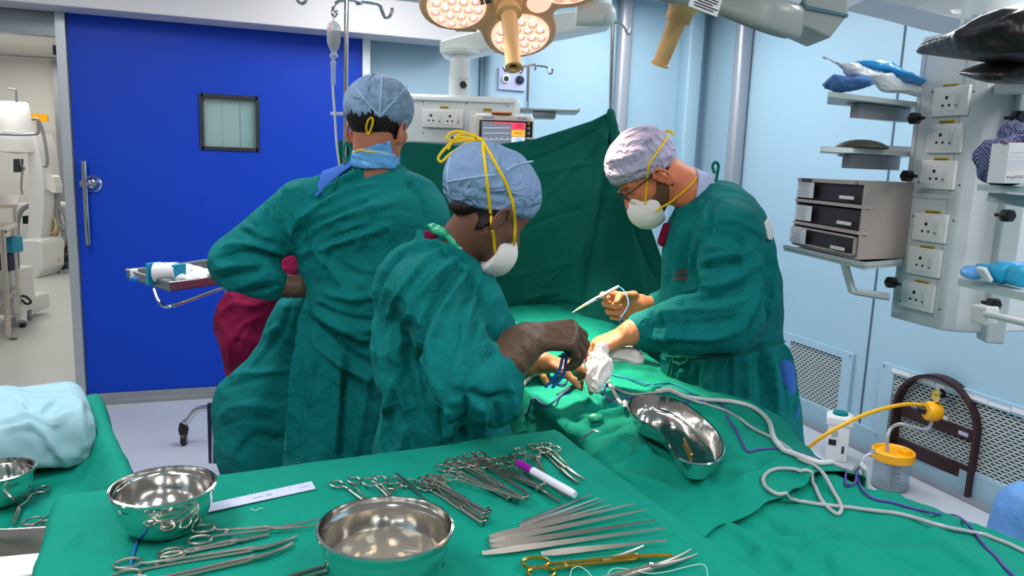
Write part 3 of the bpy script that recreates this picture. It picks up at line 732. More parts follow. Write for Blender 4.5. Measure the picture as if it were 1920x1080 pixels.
RP = thing('screen_pole', 'thin chrome pole with bent hook bar, green screen knotted to it', 'pole', (W(1146, 260, 2.9)[0], W(1146, 260, 2.9)[1], 0), 'hook poles')
pb = W(1144, 260, 2.9); MB().tube([(pb[0], pb[1], .02), pb, W(1149, 42, 2.9)], .007, 12).build('pole', 'chrome', RP, smooth=True)
hooks(RP, None, [[W(x, y, 2.9) for x, y in ((1108, 33), (1128, 36), (1150, 41), (1166, 47), (1172, 53), (1176, 62), (1180, 64), (1184, 54))]], .0055)
MB().lathe([(0, 0), (.16, 0), (.17, .02), (.05, .05), (.02, .07), (0, .07)], (pb[0], pb[1], 0), n=32).build('foot', 'greymetal', RP, smooth=True)

# green screen cloth
def cloth_grid(top, bot, vt, vb, nu, nv, fold, name, m, label=None, cat=None, parent=None, wr=None, strokes=(), thick=.003, side=None):
    ts = np.linspace(0, 1, nu); tt = np.array(top, float); bb = np.array(bot, float)
    st = np.linspace(0, 1, len(tt)); sb = np.linspace(0, 1, len(bb)); V = []
    for s in ts:
        a = np.array([np.interp(s, st, tt[:, i]) for i in (0, 1)]); b = np.array([np.interp(s, sb, bb[:, i]) for i in (0, 1)])
        v0 = np.interp(s, np.linspace(0, 1, len(vt)), vt); v1 = np.interp(s, np.linspace(0, 1, len(vb)), vb)
        A = W(a[0], a[1], v0); B = W(b[0], b[1], v1)
        for t in np.linspace(0, 1, nv):
            p = A*(1-t)+B*t; V.append(p+vH*fold(s, t))
    V = np.array(V); F = grid_faces(nu, nv)
    if wr: V = wrinkle(V, F, *wr)
    if strokes: V = folds(V, F, strokes)
    o = meshobj(name, V, F, m, parent); md = o.modifiers.new('thickness', 'SOLIDIFY'); md.thickness = thick
    if label: tag(o, label, cat)
    return o
fold = lambda s, t: .022*sin(7*s*pi+1.5*t)*min(1, t*3)+.05*max(0, s-.72)*sin(46*s)*(.3+t)+.015*sin(3*pi*t+4*s)
cst = [([(1148, 225), (1140, 300), (1125, 400), (1100, 520), (1085, 600)], .012, .016), ([(1142, 230), (1122, 300), (1105, 400), (1080, 540)], .014, -.014),
       ([(1135, 228), (1090, 260), (1000, 300), (900, 320)], .010, .008), ([(1138, 236), (1100, 290), (1030, 360), (950, 420)], .012, -.006),
       ([(985, 330), (1050, 318), (1130, 300)], .008, -.006), ([(960, 440), (1040, 405), (1100, 390)], .010, .006), ([(950, 520), (1020, 505), (1080, 490)], .008, -.006),
       ([(1150, 260), (1170, 360), (1200, 450), (1232, 530)], .010, .012), ([(1160, 330), (1185, 440), (1205, 560)], .012, -.012), ([(940, 590), (990, 575), (1060, 570), (1100, 580)], .012, .012), ([(985, 560), (1020, 552), (1050, 548)], .010, -.010)]
cloth_grid([(636, 262), (700, 268), (775, 267), (835, 271), (900, 276), (1000, 262), (1062, 243), (1110, 227), (1147, 208)],
           [(600, 760), (700, 760), (800, 760), (900, 760), (1000, 760), (1080, 760), (1140, 760), (1200, 760), (1335, 760)],
           [2.88, 2.84, 2.9, 2.9, 2.9, 2.9, 2.9, 2.9, 2.9], [2.8, 2.74, 2.74, 2.74, 2.76, 2.76, 2.74, 2.76, 2.84], 220, 150, fold, 'surgical_screen', 'curtain',
           'dark green cloth screen strung between two poles behind the patient', 'drape', wr=(.006, 7, 3, vH*0+zH*.6+uH*.8, 2.5), strokes=cst)
v, f = snet(lambda p: smin(smin(ell(p, W(1145, 222, 2.89), (.020, .020, .034)), cap(p, W(1150, 236, 2.9), W(1143, 208, 2.89), .016, .008), .01), cap(p, W(1152, 262, 2.9), W(1148, 228, 2.89), .026, .014), .02), W(1145, 225, 2.89)-.12, W(1145, 225, 2.89)+.12, .005)
v = wrinkle(v, f, .004, 40, 2, zH, 3); tag(meshobj('cloth_knot', v, f, 'curtain'), 'bunched green cloth knot tied around the right screen pole', 'knot')
# ======================= RIGHT PENDANT COLUMN =======================
Z0, Z1 = 1.17, 2.01
A0 = pz(1668, 595, Z0); B0 = pz(1762, 620, Z0); Cc = pz(1843, 626, Z0)
rt = nrm((B0-A0)*[1, 1, 0]); fn = nrm(np.cross(rt, zH)); fn = fn if fn@(cC-A0)*1 > 0 else -fn; fn[2] = 0
wdt = np.linalg.norm(B0-A0); sr = nrm((Cc-B0)*[1, 1, 0]); sl_ = np.linalg.norm(Cc-B0)
CPT = thing('medical_pendant', 'white pendant column with six socket plates at the right of the room', 'pendant', (A0+B0)/2*[1, 1, 0]+[0, 0, Z0], 'medical pendants')
back = A0+sr*sl_*1.0
poly = [A0, B0, B0+rt*.012+sr*.03, Cc, Cc-fn*.16, A0-fn*.30, A0-fn*.02-rt*.01]
m_ = MB().prism(poly, (0, 0, 0), (0, 0, Z1-Z0)).build('column', 'pendwhite', CPT) if 'pendwhite' in MATS else (mat('pendwhite', (206, 212, 216), .45, var=.03), MB().prism(poly, (0, 0, 0), (0, 0, Z1-Z0)).build('column', 'pendwhite', CPT))[1]
bv = m_.modifiers.new('b', 'BEVEL'); bv.width = .008; bv.segments = 3
PF = lambda a, z: A0+rt*(wdt*a)+zH*(z-Z0)+fn*.001       # point on the front face
def facept(x, y):
    d = ray(x, y); t = ((A0-cC)@fn)/(d@fn); return cC+d*t
# access panels on the face
for za, zb in ((1.205, 1.545), (1.56, 1.985)):
    g = MB()
    for a0, a1, q0, q1 in ((.10, .86, za, za+.0025), (.10, .86, zb-.0025, zb), (.10, .113, za, zb), (.848, .86, za, zb)):
        g.box(A0+rt*wdt*(a0+a1)/2+zH*((q0+q1)/2-Z0)+fn*.001, ((a1-a0)*wdt, .002, q1-q0), (rt, fn, zH))
    g.build('panel_edge', 'paintgrey', CPT)
for (x, y), (lx, ly) in (((1786, 190), (1783, 161)), ((1774, 260), (1776, 229)), ((1762, 328), (1765, 299)), ((1747, 427), (1750, 398)), ((1736, 491), (1739, 464)), ((1724, 555), (1729, 529))):
    c = facept(x, y); socket_plate(CPT, c, rt, zH, fn, .118, .082, 1)
    ylabel(CPT, facept(lx, ly), rt, zH, fn, .052)
for x, y in ((1748, 172), (1826, 172), (1723, 342), (1799, 347), (1713, 405), (1788, 414), (1688, 564), (1762, 580)):
    MB().lathe([(0, 0), (.003, 0), (.002, .002), (0, .002)], facept(x, y), fn, 8).build('screw', 'black', CPT)
# side face rail with groove, top collar
sd = nrm(np.cross(sr, zH)); sd = sd if sd@(cC-B0) > 0 else -sd
MB().box(B0+sr*.055+zH*.42+sd*.002, (.004, .006, .82), (sr, sd, zH)).build('rail_groove', 'greymetal', CPT)
MB().box(Cc+sr*.02+zH*.40, (.05, .07, .84), (sr, sd, zH), bev=.006).build('equipment_rail', 'pendrail', CPT) if 'pendrail' in MATS else (mat('pendrail', (176, 190, 194), .4), MB().box(Cc+sr*.02+zH*.40, (.05, .07, .84), (sr, sd, zH), bev=.006).build('equipment_rail', 'pendrail', CPT))
cyc = (A0+Cc)/2-fn*.06
MB().cyl(cyc+zH*(Z1-Z0), cyc+zH*(Z1-Z0+.13), .075).build('neck', 'paint', CPT, smooth=True)
# overhead arm of this pendant, crossing the top right of the view
ap = [W(1630, -4, 2.62), W(1710, 14, 2.54), W(1790, 34, 2.44), W(1990, 74, 2.26), W(1990, -90, 2.26), W(1630, -60, 2.62)]
oo = MB().prism(ap, (0, 0, 0), vH*.2).build('arm', 'pendwhite', CPT)
MB().prism([W(1781, 27, 2.3), W(1850, 19, 2.4), W(1960, 25, 2.3), W(1930, 50, 2.1), W(1785, 33, 2.28)], (0, 0, 0), (0, 0, .012)).build('flange', 'paint', oo, smooth=True)
MB().cyl(cyc+zH*(Z1-Z0+.1), cyc+zH*(2.12-Z0), .06).build('arm_neck', 'paint', oo, smooth=True)
for x, y in ((1813, 35), (1828, 28), (1850, 24)):
    q = W(x, y, 2.1); MB().lathe([(0, 0), (.008, 0), (.008, -.012), (0, -.012)], q, n=6).build('bolt', 'greymetal', oo)
# black clamp knobs
def knob(p, d, parent):
    k = MB().lathe([(0, -.03), (.005, -.03), (.005, -.008), (.016, -.008), (.018, 0), (.018, .012), (.014, .018), (0, .018)], p, d, 6).build('clamp_knob', 'black', parent); return k
for x, y, vq, d in ((1717, 222, 2.2, -rt), (1703, 330, 2.2, -rt), (1673, 530, 2.2, -rt), (1886, 404, 1.95, rt), (1860, 570, 1.98, rt), (1905, 220, 1.95, rt)):
    knob(W(x, y, vq), d, CPT)
def shelf(lbl, pts, z, th, m='paintgrey', lip=.012, brk=None, group='pendant shelves'):
    P = [pz(x, y, z) for x, y in pts]; c = sum(P)/len(P)
    r_ = thing('equipment_shelf', lbl, 'shelf', c, group)
    MB().prism(P, (0, 0, 0), (0, 0, -th)).build('board', m, r_)
    e = MB()
    for i in range(len(P)-1):
        a, b = P[i], P[i+1]
        e.box((a+b)/2+zH*.001, (np.linalg.norm(b-a), .006, lip), (nrm(b-a), nrm(np.cross(zH, b-a)), zH))
    e.build('lip', m, r_)
    if brk: brk(r_)
    return r_, P
# upper left shelf (seen from below: z above eye level)
fr_ = -fn
def board(lbl, pL, vL, pR, vR, deep, th=.014, m='paintgrey', brk=True):
    a = W(*pL, vL); b = W(*pR, vR); z = (a[2]+b[2])/2; a[2] = b[2] = z; d1 = nrm(b-a); bk = nrm(np.cross(zH, d1)); bk = bk if bk@vH > 0 else -bk; L = np.linalg.norm(b-a)
    r_ = thing('equipment_shelf', lbl, 'shelf', (a+b)/2, 'pendant shelves'); r_['z'] = z
    dv = nrm((a-cC)*[1, 1, 0])*deep
    MB().prism([a, b, b+dv, a+dv], (0, 0, 0), (0, 0, -th)).build('shelf_board', m, r_)
    if brk:
        MB().box(a+d1*L*.71+bk*.05-zH*(th+.022), (L*.56, .03, .042), (d1, bk, zH), bev=.002).build('bracket', 'greymetal', r_)
        MB().cyl(a+d1*(L*.34)+bk*.05-zH*(th+.006), a+d1*(L*.43)+bk*.05-zH*(th+.006), .004).build('thumb_screw', 'chrome', r_)
    return r_
# boards run from the column to the left; the left ends sit on these pixels
s1 = board('upper left pendant shelf holding plastic wrapped cloths', (1553, 171), 2.12, (1732, 193), 2.34, .24)
s2 = board('middle left pendant shelf holding a dark padded rest', (1539, 272), 2.14, (1712, 286), 2.34, .22, m='paint')
def kbrk(r_):
    pts = [W(1582, 490, 2.25), W(1598, 546, 2.24), W(1668, 557, 2.2)]
    MB().tube(smooth_path(pts[:2], 1)+[pts[1]+(pts[2]-pts[1])*.1, pts[2]], .0115, 8).build('support_arm', 'paintgrey', r_)
s3, S3P = shelf('lower left pendant shelf with a bent support arm under the drawer cabinet', [(1470, 462), (1622, 497), (1690, 490), (1560, 455)], 1.352, .014, brk=kbrk)
s3.name = 'equipment_shelf'
# right hand shelves
def rshelf(lbl, pts, z, th=.016): return shelf(lbl, pts, z, th, 'pendrail')
rs1 = board('upper right pendant shelf under the black cushions', (1866, 150), 2.02, (2020, 132), 1.8, .18, .026, 'pendwhite', False)
rs2 = board('middle right pendant shelf with checked cloth and white carton', (1833, 346), 1.84, (2010, 354), 1.52, .2, .014, 'pendrail', False)
rs3 = board('lower right pendant shelf with teal airway packets', (1797, 520), 1.80, (1990, 566), 1.50, .2, .018, 'pendrail', False)
MB().tube([W(1846, 588, 1.95), W(1860, 591, 1.93), W(1990, 622, 1.8)], .009, 10).build('support_rod', 'padwhite', rs3, smooth=True)
MB().box(W(1846, 590, 1.97), (.045, .05, .05), (rt, fn, zH), bev=.006).build('clamp', 'padwhite', rs3, smooth=True)
MB().prism([W(1868, 362, 1.88), W(1990, 372, 1.7), W(1990, 400, 1.7), W(1862, 378, 1.88)], (0, 0, 0), vH*.03).build('bracket', 'pendrail', rs2)

# ---------------- drawer cabinet ----------------
ZC = 1.36
F0 = pz(1483, 458, ZC); F1 = pz(1605, 487, ZC); G1 = pz(1685, 482, ZC); cr = nrm(F1-F0); CW = np.linalg.norm(F1-F0); cd = nrm(G1-F1); CD = np.linalg.norm(G1-F1)
CD = min(CD, .26); cn = nrm(np.cross(cr, zH)); cn = cn if cn@(cC-F0) > 0 else -cn
cd = nrm(cd*.75-cn*.25*1)
CH = W(1617, 339, (F1-cC)@vH)[2]-ZC
K = thing('drawer_cabinet', 'taupe metal three-drawer cabinet with paper lists, on the lower left pendant shelf', 'cabinet', (F0+F1)/2)
P = [F0, F1, F1+cd*CD, F0+cd*CD]
b_ = MB(); t_ = .008
b_.prism([F1-cn*.004, F1-cr*t_-cn*.004, F1-cr*t_+cd*CD, F1+cd*CD], (0, 0, 0), (0, 0, CH)); b_.prism([F0-cn*.004, F0+cr*t_-cn*.004, F0+cr*t_+cd*CD, F0+cd*CD], (0, 0, 0), (0, 0, CH))
b_.prism([q+zH*(CH-.012)-cn*.002 for q in P], (0, 0, 0), (0, 0, .012)); b_.prism([q-cn*.002 for q in P], (0, 0, 0), (0, 0, .008)); b_.prism([F0+cd*CD, F1+cd*CD, F1+cd*(CD+.004), F0+cd*(CD+.004)], (0, 0, 0), (0, 0, CH))
for k in (1, 2): b_.prism([q+zH*(CH*k/3-.004) for q in (F0, F1, F1-cn*.03, F0-cn*.03)], (0, 0, 0), (0, 0, .010))
b_.build('body', 'cabinet', K)
for k in range(3):
    z0 = CH*k/3+.008; z1 = CH*(k+1)/3-.010; mid = (z0+z1)/2; h_ = z1-z0; out = .012 if k == 0 else .0
    c = F0+cr*CW/2+zH*mid+cn*(out-.012)
    dr = MB().box(c-cn*.008, (CW-.022, .016, h_), (cr, cn, zH), bev=.002).build('drawer', 'drawer', K)
    if k == 0:
        g = MB(); L_ = CW-.02
        for dx, dz, sx, sz in ((0, h_/2-.003, L_, .006), (0, -h_/2+.003, L_, .006), (-L_/2+.003, 0, .006, h_), (L_/2-.003, 0, .006, h_)): g.box(c+cr*dx+zH*dz+cn*.001, (sx, .008, sz), (cr, cn, zH))
        g.build('drawer_rim', 'cabinet', dr)
    pc_ = F0+cr*CW*.165+zH*mid+cn*(out+.001)
    pp = MB().box(pc_, (CW*.27, .0015, h_*.86), (cr, cn, zH)).build('paper_list', 'paper', dr)
    ln = MB(); r = random.Random(k)
    for i in range(7): ln.box(pc_+zH*(h_*(.34-.11*i))+cn*.0012+cr*(-.01), (CW*.20*r.uniform(.5, 1), .0005, .0012), (cr, cn, zH))
    ln.build('printed_lines', 'inkdark', pp)['kind'] = 'stuff'
    MB().box(F0+cr*CW*.80+zH*(mid-h_*.22)+cn*(out+.003), (CW*.19, .004, h_*.17), (cr, cn, zH), bev=.001).build('label_holder', 'paper', dr)
MB().box(F0+cr*CW*.16+zH*(CH-.006)+cn*.001, (.06, .003, .008), (cr, cn, zH)).build('name_plate', 'black', K)
MB().lathe([(0, 0), (.005, 0), (.004, .004), (0, .004)], F0+cr*CW*.90+zH*(CH-.006), cn, 12).build('lock', 'chrome', K, smooth=True)

# ---------------- things on the shelves ----------------
def blob(name, fnn, c, R, h, m, label, cat, wr=None, group=None, parent=None):
    c = np.array(c); v, f = snet(fnn, c-R, c+R, h)
    if wr: v = wrinkle(v, f, *wr)
    o = meshobj(name, v, f, m, parent)
    if label: tag(o, label, cat, group)
    return o
cshl = W(1625, 150, 2.45)
blob('folded_cloth', lambda p: smin(ell(p, W(1590, 156, 2.26), (.062, .07, .022)), ell(p, W(1575, 159, 2.26), (.03, .05, .016)), .02), W(1590, 156, 2.26), .12, .005, 'bluecloth', 'crumpled blue cloth at the tip of the upper left pendant shelf', 'cloth', (.008, 50, 3, uH, 2))
blob('paper_wrap', lambda p: smin(cap(p, W(1545, 106, 2.26), W(1600, 132, 2.26), .004, .014), smin(cap(p, W(1600, 130, 2.26), W(1665, 154, 2.28), .018, .022), cap(p, W(1660, 160, 2.28), W(1722, 172, 2.3), .02, .016), .03), .03), W(1630, 135, 2.28), .22, .006, 'plasticwrap', 'crinkled white paper wrapper curling up over the blue cloth', 'wrapper', (.007, 48, 5, uH, 2))
pk = blob('sealed_pack', lambda p: smin(ell(p, W(1668, 138, 2.33), (.115, .07, .018), (nrm(uH*1-zH*.25), vH, nrm(zH+uH*.25))), ell(p, W(1640, 124, 2.33), (.06, .05, .012)), .02), W(1668, 138, 2.33), .18, .006, 'cyanpad', 'glossy bright cyan plastic pack lying on the upper left pendant shelf', 'pack', (.005, 40, 6, uH, 2))
z_ = s2['z']
blob('arm_rest', lambda p: smax(ell(p, W(1616, 276, 2.26)-zH*.012, (.085, .07, .034)), (z_-p[:, 2]), .006), W(1616, 270, 2.26), .14, .005, 'khaki', 'dark padded rest on the middle left pendant shelf', 'pad')
MB().prism([W(1660, 272, 2.36), W(1716, 276, 2.32), W(1716, 286, 2.32), W(1665, 284, 2.36)], (0, 0, 0), vH*.15).build('tray_edge', 'paint', s2)
# black cushions top right: two pointed pillows
def pillow(name, lbl, tip, top, end, bot, v0, v1, h=.012):
    T = W(*tip, v0); E0 = W(*top, v1); E1 = W(*bot, v1); M = (E0+E1)/2; ax = nrm(M-T); L = np.linalg.norm(M-T); hh = np.linalg.norm(E0-E1)/2
    up = nrm(E0-E1-ax*((E0-E1)@ax)); sd_ = np.cross(ax, up)
    def fnn(p):
        q = p-T; x = q@ax; y = q@up; z = q@sd_; t = np.clip(x/L, 0, 1.6)
        ty = hh*np.clip(t, 0, 1)**.85+.002; tz = .14*np.clip(t, 0, 1)**.5+.002; y = y+z*z*.6
        d = (np.sqrt((y/ty)**2+(z/tz)**2)-1)*np.minimum(ty, tz)*.8
        return np.maximum(np.maximum(d, -x), x-L*1.35)
    c = T+ax*L*.6; v, f = snet(fnn, c-.42, c+.42, h); v = wrinkle(v, f, .006, 7, 4, ax, 1.5); v = laplace(v, f, 14)
    return v, f, name, lbl
for v, f, nm, lb in (pillow('vinyl_cushion', 'large shiny black vinyl cushion pointing left at the top right corner', (1716, 98), (1925, 4), None, (1925, 122), 2.08, 1.75), pillow('vinyl_cushion', 'smaller black vinyl cushion under the large one on the upper right shelf', (1800, 134), (1925, 95), None, (1925, 158), 1.95, 1.78)):
    if lb.startswith('large'):
        v = folds(v, f, [([(1720, 96), (1760, 80), (1850, 60), (1920, 22)], .012, .014), ([(1800, 72), (1830, 45), (1900, 20)], .02, .012), ([(1850, 60), (1880, 80), (1920, 90)], .015, -.01)])
    tag(meshobj(nm, v, f, 'blackvinyl'), lb, 'cushion', 'vinyl cushions')
# checked cloth + carton on the middle right shelf
c = W(1878, 310, 1.78)
blob('checked_cloth', lambda p: smin(smin(ell(p, W(1866, 300, 1.80), (.04, .05, .05)), ell(p, W(1882, 330, 1.80), (.045, .05, .03)), .02), ell(p, W(1900, 250, 1.82), (.03, .04, .035)), .03), c, .16, .005, 'checkcloth', 'crumpled navy checked cloth heaped on the middle right pendant shelf', 'cloth', (.008, 26, 5, zH, 1.6))
bx = W(1925, 306, 1.68); kx = thing('carton', 'white printed carton beside the checked cloth', 'box', bx)
kxr = nrm(W(1960, 306, 1.68)-W(1885, 306, 1.69)); kn_ = nrm(np.cross(kxr, zH)); kn_ = kn_ if kn_@(cC-bx) > 0 else -kn_
MB().box(bx-kn_*.04+kxr*.01, (.10, .08, .088), (kxr, kn_, zH), bev=.001).build('box_body', 'paper', kx)
text('print', 'kingVISION', .0095, 'black', W(1908, 332, 1.672)+kn_*.001, kxr, zH, kx, .0003)
text('print', 'Swabaid', .008, 'lilac', W(1907, 286, 1.672)+kn_*.001, kxr, zH, kx, .0003)
for i in range(4): MB().box(W(1907, 296+i*5, 1.672)+kn_*.001, (.042, .0005, .0010), (kxr, kn_, zH)).build('printed_line', 'lilac', kx)
MB().box(W(1912, 269, 1.70)+zH*.001, (.07, .02, .002), (kxr, kn_, zH)).build('open_flap', 'inkred', kx)
# packets on the lower right shelf
def packet(lbl, x, y, v, s, m, rz=0, cat='packet'):
    c = W(x, y, v); o = MB().box(c, s, (nrm(uH+zH*rz), vH, nrm(zH-uH*rz)), bev=min(s)*.3).build('airway_packet', m, smooth=True, origin=c); tag(o, lbl, cat, 'airway packets'); return o
packet('teal moulded mask leaning at the back of the lower right shelf', 1851, 508, 1.75, (.040, .05, .030), 'tealitem')
packet('larger teal airway mask in clear wrap on the lower right shelf', 1882, 512, 1.70, (.052, .05, .046), 'tealitem', .1)
packet('teal and white airway tube at the right end of the lower shelf', 1908, 518, 1.66, (.036, .05, .044), 'tealitem', -.2)
c = W(1826, 512, 1.72)
blob('cloth_wipe', lambda p: ell(p, c, (.026, .03, .016)), c, .06, .004, 'plasticblue', 'crumpled light blue wipe at the left end of the lower right shelf', 'wipe', (.004, 50, 2, uH, 2))
packet('white folded strip leaning between the blue wipe and teal mask', 1846, 514, 1.68, (.010, .03, .036), 'padwhite', .7)
c = W(1915, 500, 1.78); MB().box(c, (.09, .06, .02), (uH, vH, zH), bev=.004).build('blue_sheet', 'plasticblue', smooth=True, origin=c)
tag(COL.objects['blue_sheet'], 'folded sky blue sheet behind the teal packets at the right edge', 'sheet')

# ======================= SUCTION SET, ARCH STAND, WHITE BOX =======================
LQ = pz(1820, 938, 0); RQ = pz(1672, 870, 0)
AR = thing('arch_stand', 'dark brown arched floor stand holding the suction regulator', 'stand', (LQ+RQ)/2)
ad = nrm(LQ-RQ); AWD = np.linalg.norm(LQ-RQ); an = np.cross(ad, zH); an = an if an@(cC-LQ) > 0 else -an
top_z = W(1740, 706, ((LQ+RQ)/2)@vH)[2]
R_ = AWD/2; zs = top_z-R_*.95; mid = (LQ+RQ)/2
path = [RQ+zH*.0, RQ+zH*zs*.5, RQ+zH*zs]+[mid+ad*(-R_*cos(t))+zH*(zs+(top_z-zs)*sin(t)) for t in np.linspace(.15, pi-.15, 18)]+[LQ+zH*zs, LQ+zH*zs*.5, LQ]
fb = MB(); W2 = .085; T2 = .018
for i in range(len(path)-1):
    a, b = path[i], path[i+1]; d_ = nrm(b-a); s_ = np.cross(an, d_)
    vs = []
    for p_ in (a, b):
        for x_, y_ in ((-1, -1), (1, -1), (1, 1), (-1, 1)): vs.append(p_+an*x_*W2/2+s_*y_*T2/2)
    fb.add(vs, [(0, 1, 5, 4), (1, 2, 6, 5), (2, 3, 7, 6), (3, 0, 4, 7), (0, 3, 2, 1), (4, 5, 6, 7)])
fb.build('arch_frame', 'archblack', AR)
yb = .13
MB().box((LQ+RQ)/2+zH*yb, (AWD, .02, .075), (ad, an, zH), bev=.003).build('lower_rail', 'archblack', AR)
cb_ = MB().box((LQ+RQ)/2+zH*(zs*.94), (AWD, .018, .06), (ad, an, zH), bev=.003).build('cross_bar', 'archblack', AR)
MB().box(LQ-ad*.08+zH*(zs*.94)+an*.011, (.055, .003, .02), (ad, an, zH)).build('badge', 'lilac', cb_)
va = ((LQ+RQ)/2)@vH
SG = thing('suction_regulator', 'yellow suction regulator with round dial gauge on the arch stand', 'regulator', W(1748, 770, va))
cg = W(1748, 771, va-.05)
MB().lathe([(0, -.035), (.044, -.035), (.052, -.018), (.052, .018), (.044, .035), (0, .035)], cg, nrm(an-ad*.3), 20).build('body', 'yellow', SG, smooth=True)
MB().lathe([(0, .02), (.020, .02), (.022, .05), (.018, .07), (0, .07)], cg, nrm(an-ad*.9), 16).build('control_knob', 'black', SG, smooth=True)
gg = W(1758, 741, va-.06)
dg = MB().lathe([(0, -.02), (.036, -.02), (.038, .008), (.031, .012), (.030, .006), (0, .006)], gg, nrm(an-ad*.3+zH*.1), 30).build('gauge', 'chrome', SG, smooth=True)
gn = nrm(an-ad*.3+zH*.1)
MB().lathe([(0, .008), (.030, .008), (.030, .007)], gg, gn, 28).build('dial', 'gauge', dg)
MB().box(gg+gn*.0095, (.028, .002, .004), (nrm(ad-gn*(ad@gn)), gn, nrm(np.cross(ad, gn)))).build('needle', 'black', dg)
MB().cyl(cg, gg, .008).build('gauge_stem', 'chrome', SG, smooth=True)
MB().box(W(1775, 785, va-.03), (.03, .03, .03), (ad, an, zH), bev=.004).build('mount_block', 'padwhite', SG)
hs = MB().tube(smooth_path([W(x, y, v) for x, y, v in ((1728, 759, va-.06), (1700, 758, va-.08), (1665, 764, va-.12), (1620, 778, va-.18), (1565, 805, va-.22), (1530, 828, va-.2), (1510, 850, va-.1), (1500, 900, va))], 8), .010, 12).build('air_hose', 'yellowhose', smooth=True)
tag(hs, 'yellow hose curving from the regulator down behind the draped patient', 'hose')
JB = pz(1667, 913, 0); JB = JB+0*zH; jv = JB@vH; k = jv/FPX
jz = W(1664, 855, jv)[2]; JR = 34*k
J = thing('suction_jar', 'clear graduated suction jar with yellow lid standing on the floor', 'jar', (JB[0], JB[1], 0))
MB().lathe([(0, .0), (JR*.95, 0), (JR, .01), (JR, jz), (JR*.96, jz), (JR*.95, .012), (0, .01)], (JB[0], JB[1], 0), n=36).build('jar_body', 'clearwall', J, smooth=True)
MB().lathe([(0, .0), (JR*.36, 0), (JR*.36, jz-.01), (0, jz-.01)], (JB[0]+.01, JB[1]-.01, .01), n=20).build('dip_tube', 'tubegrey', J, smooth=True)
ld = MB().lathe([(JR*1.02, -.012), (JR*1.14, -.012), (JR*1.16, .03), (JR*1.08, .036), (JR*.98, .030), (JR*.94, .022), (0, .022)], (JB[0], JB[1], jz), n=36)
ld = ld.build('lid', 'yellow', J, smooth=True)
MB().box(W(1697, 850, jv-.02), (.05, .05, .04), (ad, an, zH), bev=.006).build('lid_handle', 'yellow', ld, smooth=True)
gm = MB()
for i in range(9):
    z = jz*.25+i*jz*.08; a0_ = math.atan2(-vH[1], -vH[0])
    gm.tube([(JB[0]+JR*1.004*cos(a0_+t), JB[1]+JR*1.004*sin(a0_+t), z) for t in np.linspace(-.5, -.5+(.5 if i % 2 else .25), 5)], .0012, 5)
gm.build('graduation', 'inkdark', J)['kind'] = 'stuff'
tb = MB().tube(smooth_path([W(x, y, v) for x, y, v in ((1664, 848, jv), (1664, 820, jv), (1672, 802, jv+.02), (1690, 795, va-.12), (1715, 802, va-.1), (1738, 805, va-.06), (1748, 790, va-.06))], 8), .009, 12).build('suction_tube', 'tubegrey', smooth=True)
tag(tb, 'short grey clear tube from the jar lid up to the regulator', 'tube')
tb = MB().tube(smooth_path([W(x, y, jv-.1) for x, y in ((1634, 850), (1622, 856), (1616, 872), (1620, 892), (1640, 925), (1655, 950))], 6), .006, 10).build('suction_tube', 'tube', smooth=True)
tag(tb, 'thin white tube looping at the left of the suction jar', 'tube')
MB().lathe([(0, 0), (.012, 0), (.012, .02), (0, .02)], W(1636, 850, jv-.09), n=12).build('port', 'chrome', J, smooth=True)
# white battery/pump box
BX = pz(1575, 866, 0); bv_ = BX@vH; h_ = W(1580, 783, bv_)[2]
PB = thing('foot_pump', 'white box with green round cap on the floor beside the vent', 'box', (BX[0], BX[1], 0))
ax_ = (nrm(uH*.92-vH*.38), nrm(vH*.92+uH*.38), zH); cc_ = BX+vH*.06+zH*h_/2
MB().box(cc_, (.115, .12, h_), ax_, bev=.006).build('housing', 'padwhite', PB, smooth=True)
MB().box(cc_+zH*(h_/2-.03), (.14, .13, .045), ax_, bev=.004).build('top_cover', 'padwhite', PB, smooth=True)
MB().lathe([(0, .0), (.038, 0), (.042, .01), (.036, .018), (0, .018)], cc_+zH*(h_/2-.004), n=24).build('green_cap', 'gown', PB, smooth=True)
fp = cc_-ax_[1]*.061
MB().box(fp-zH*h_*.08-ax_[0]*.028, (.040, .006, .032), ax_).build('recess', 'black', PB)
MB().box(fp-zH*h_*.22+ax_[0]*.030, (.012, .006, .042), ax_).build('slot', 'navy', PB)
MB().box(fp+zH*h_*.12-ax_[0]*.02, (.030, .006, .03), ax_).build('label', 'alu', PB)
# bin bag edge at lower right
c = pz(1945, 985, .33)
blob('waste_bag', lambda p: smax(smin(ell(p, c, (.16, .16, .17)), ell(p, c-zH*.16, (.19, .18, .2)), .05), .0-p[:, 2]+.002, .01), c-zH*.08, .34, .012, 'violetbag', 'translucent blue bag bulging in at the lower right edge beside the drape', 'bag', (.012, 9, 4, zH, 1.5))
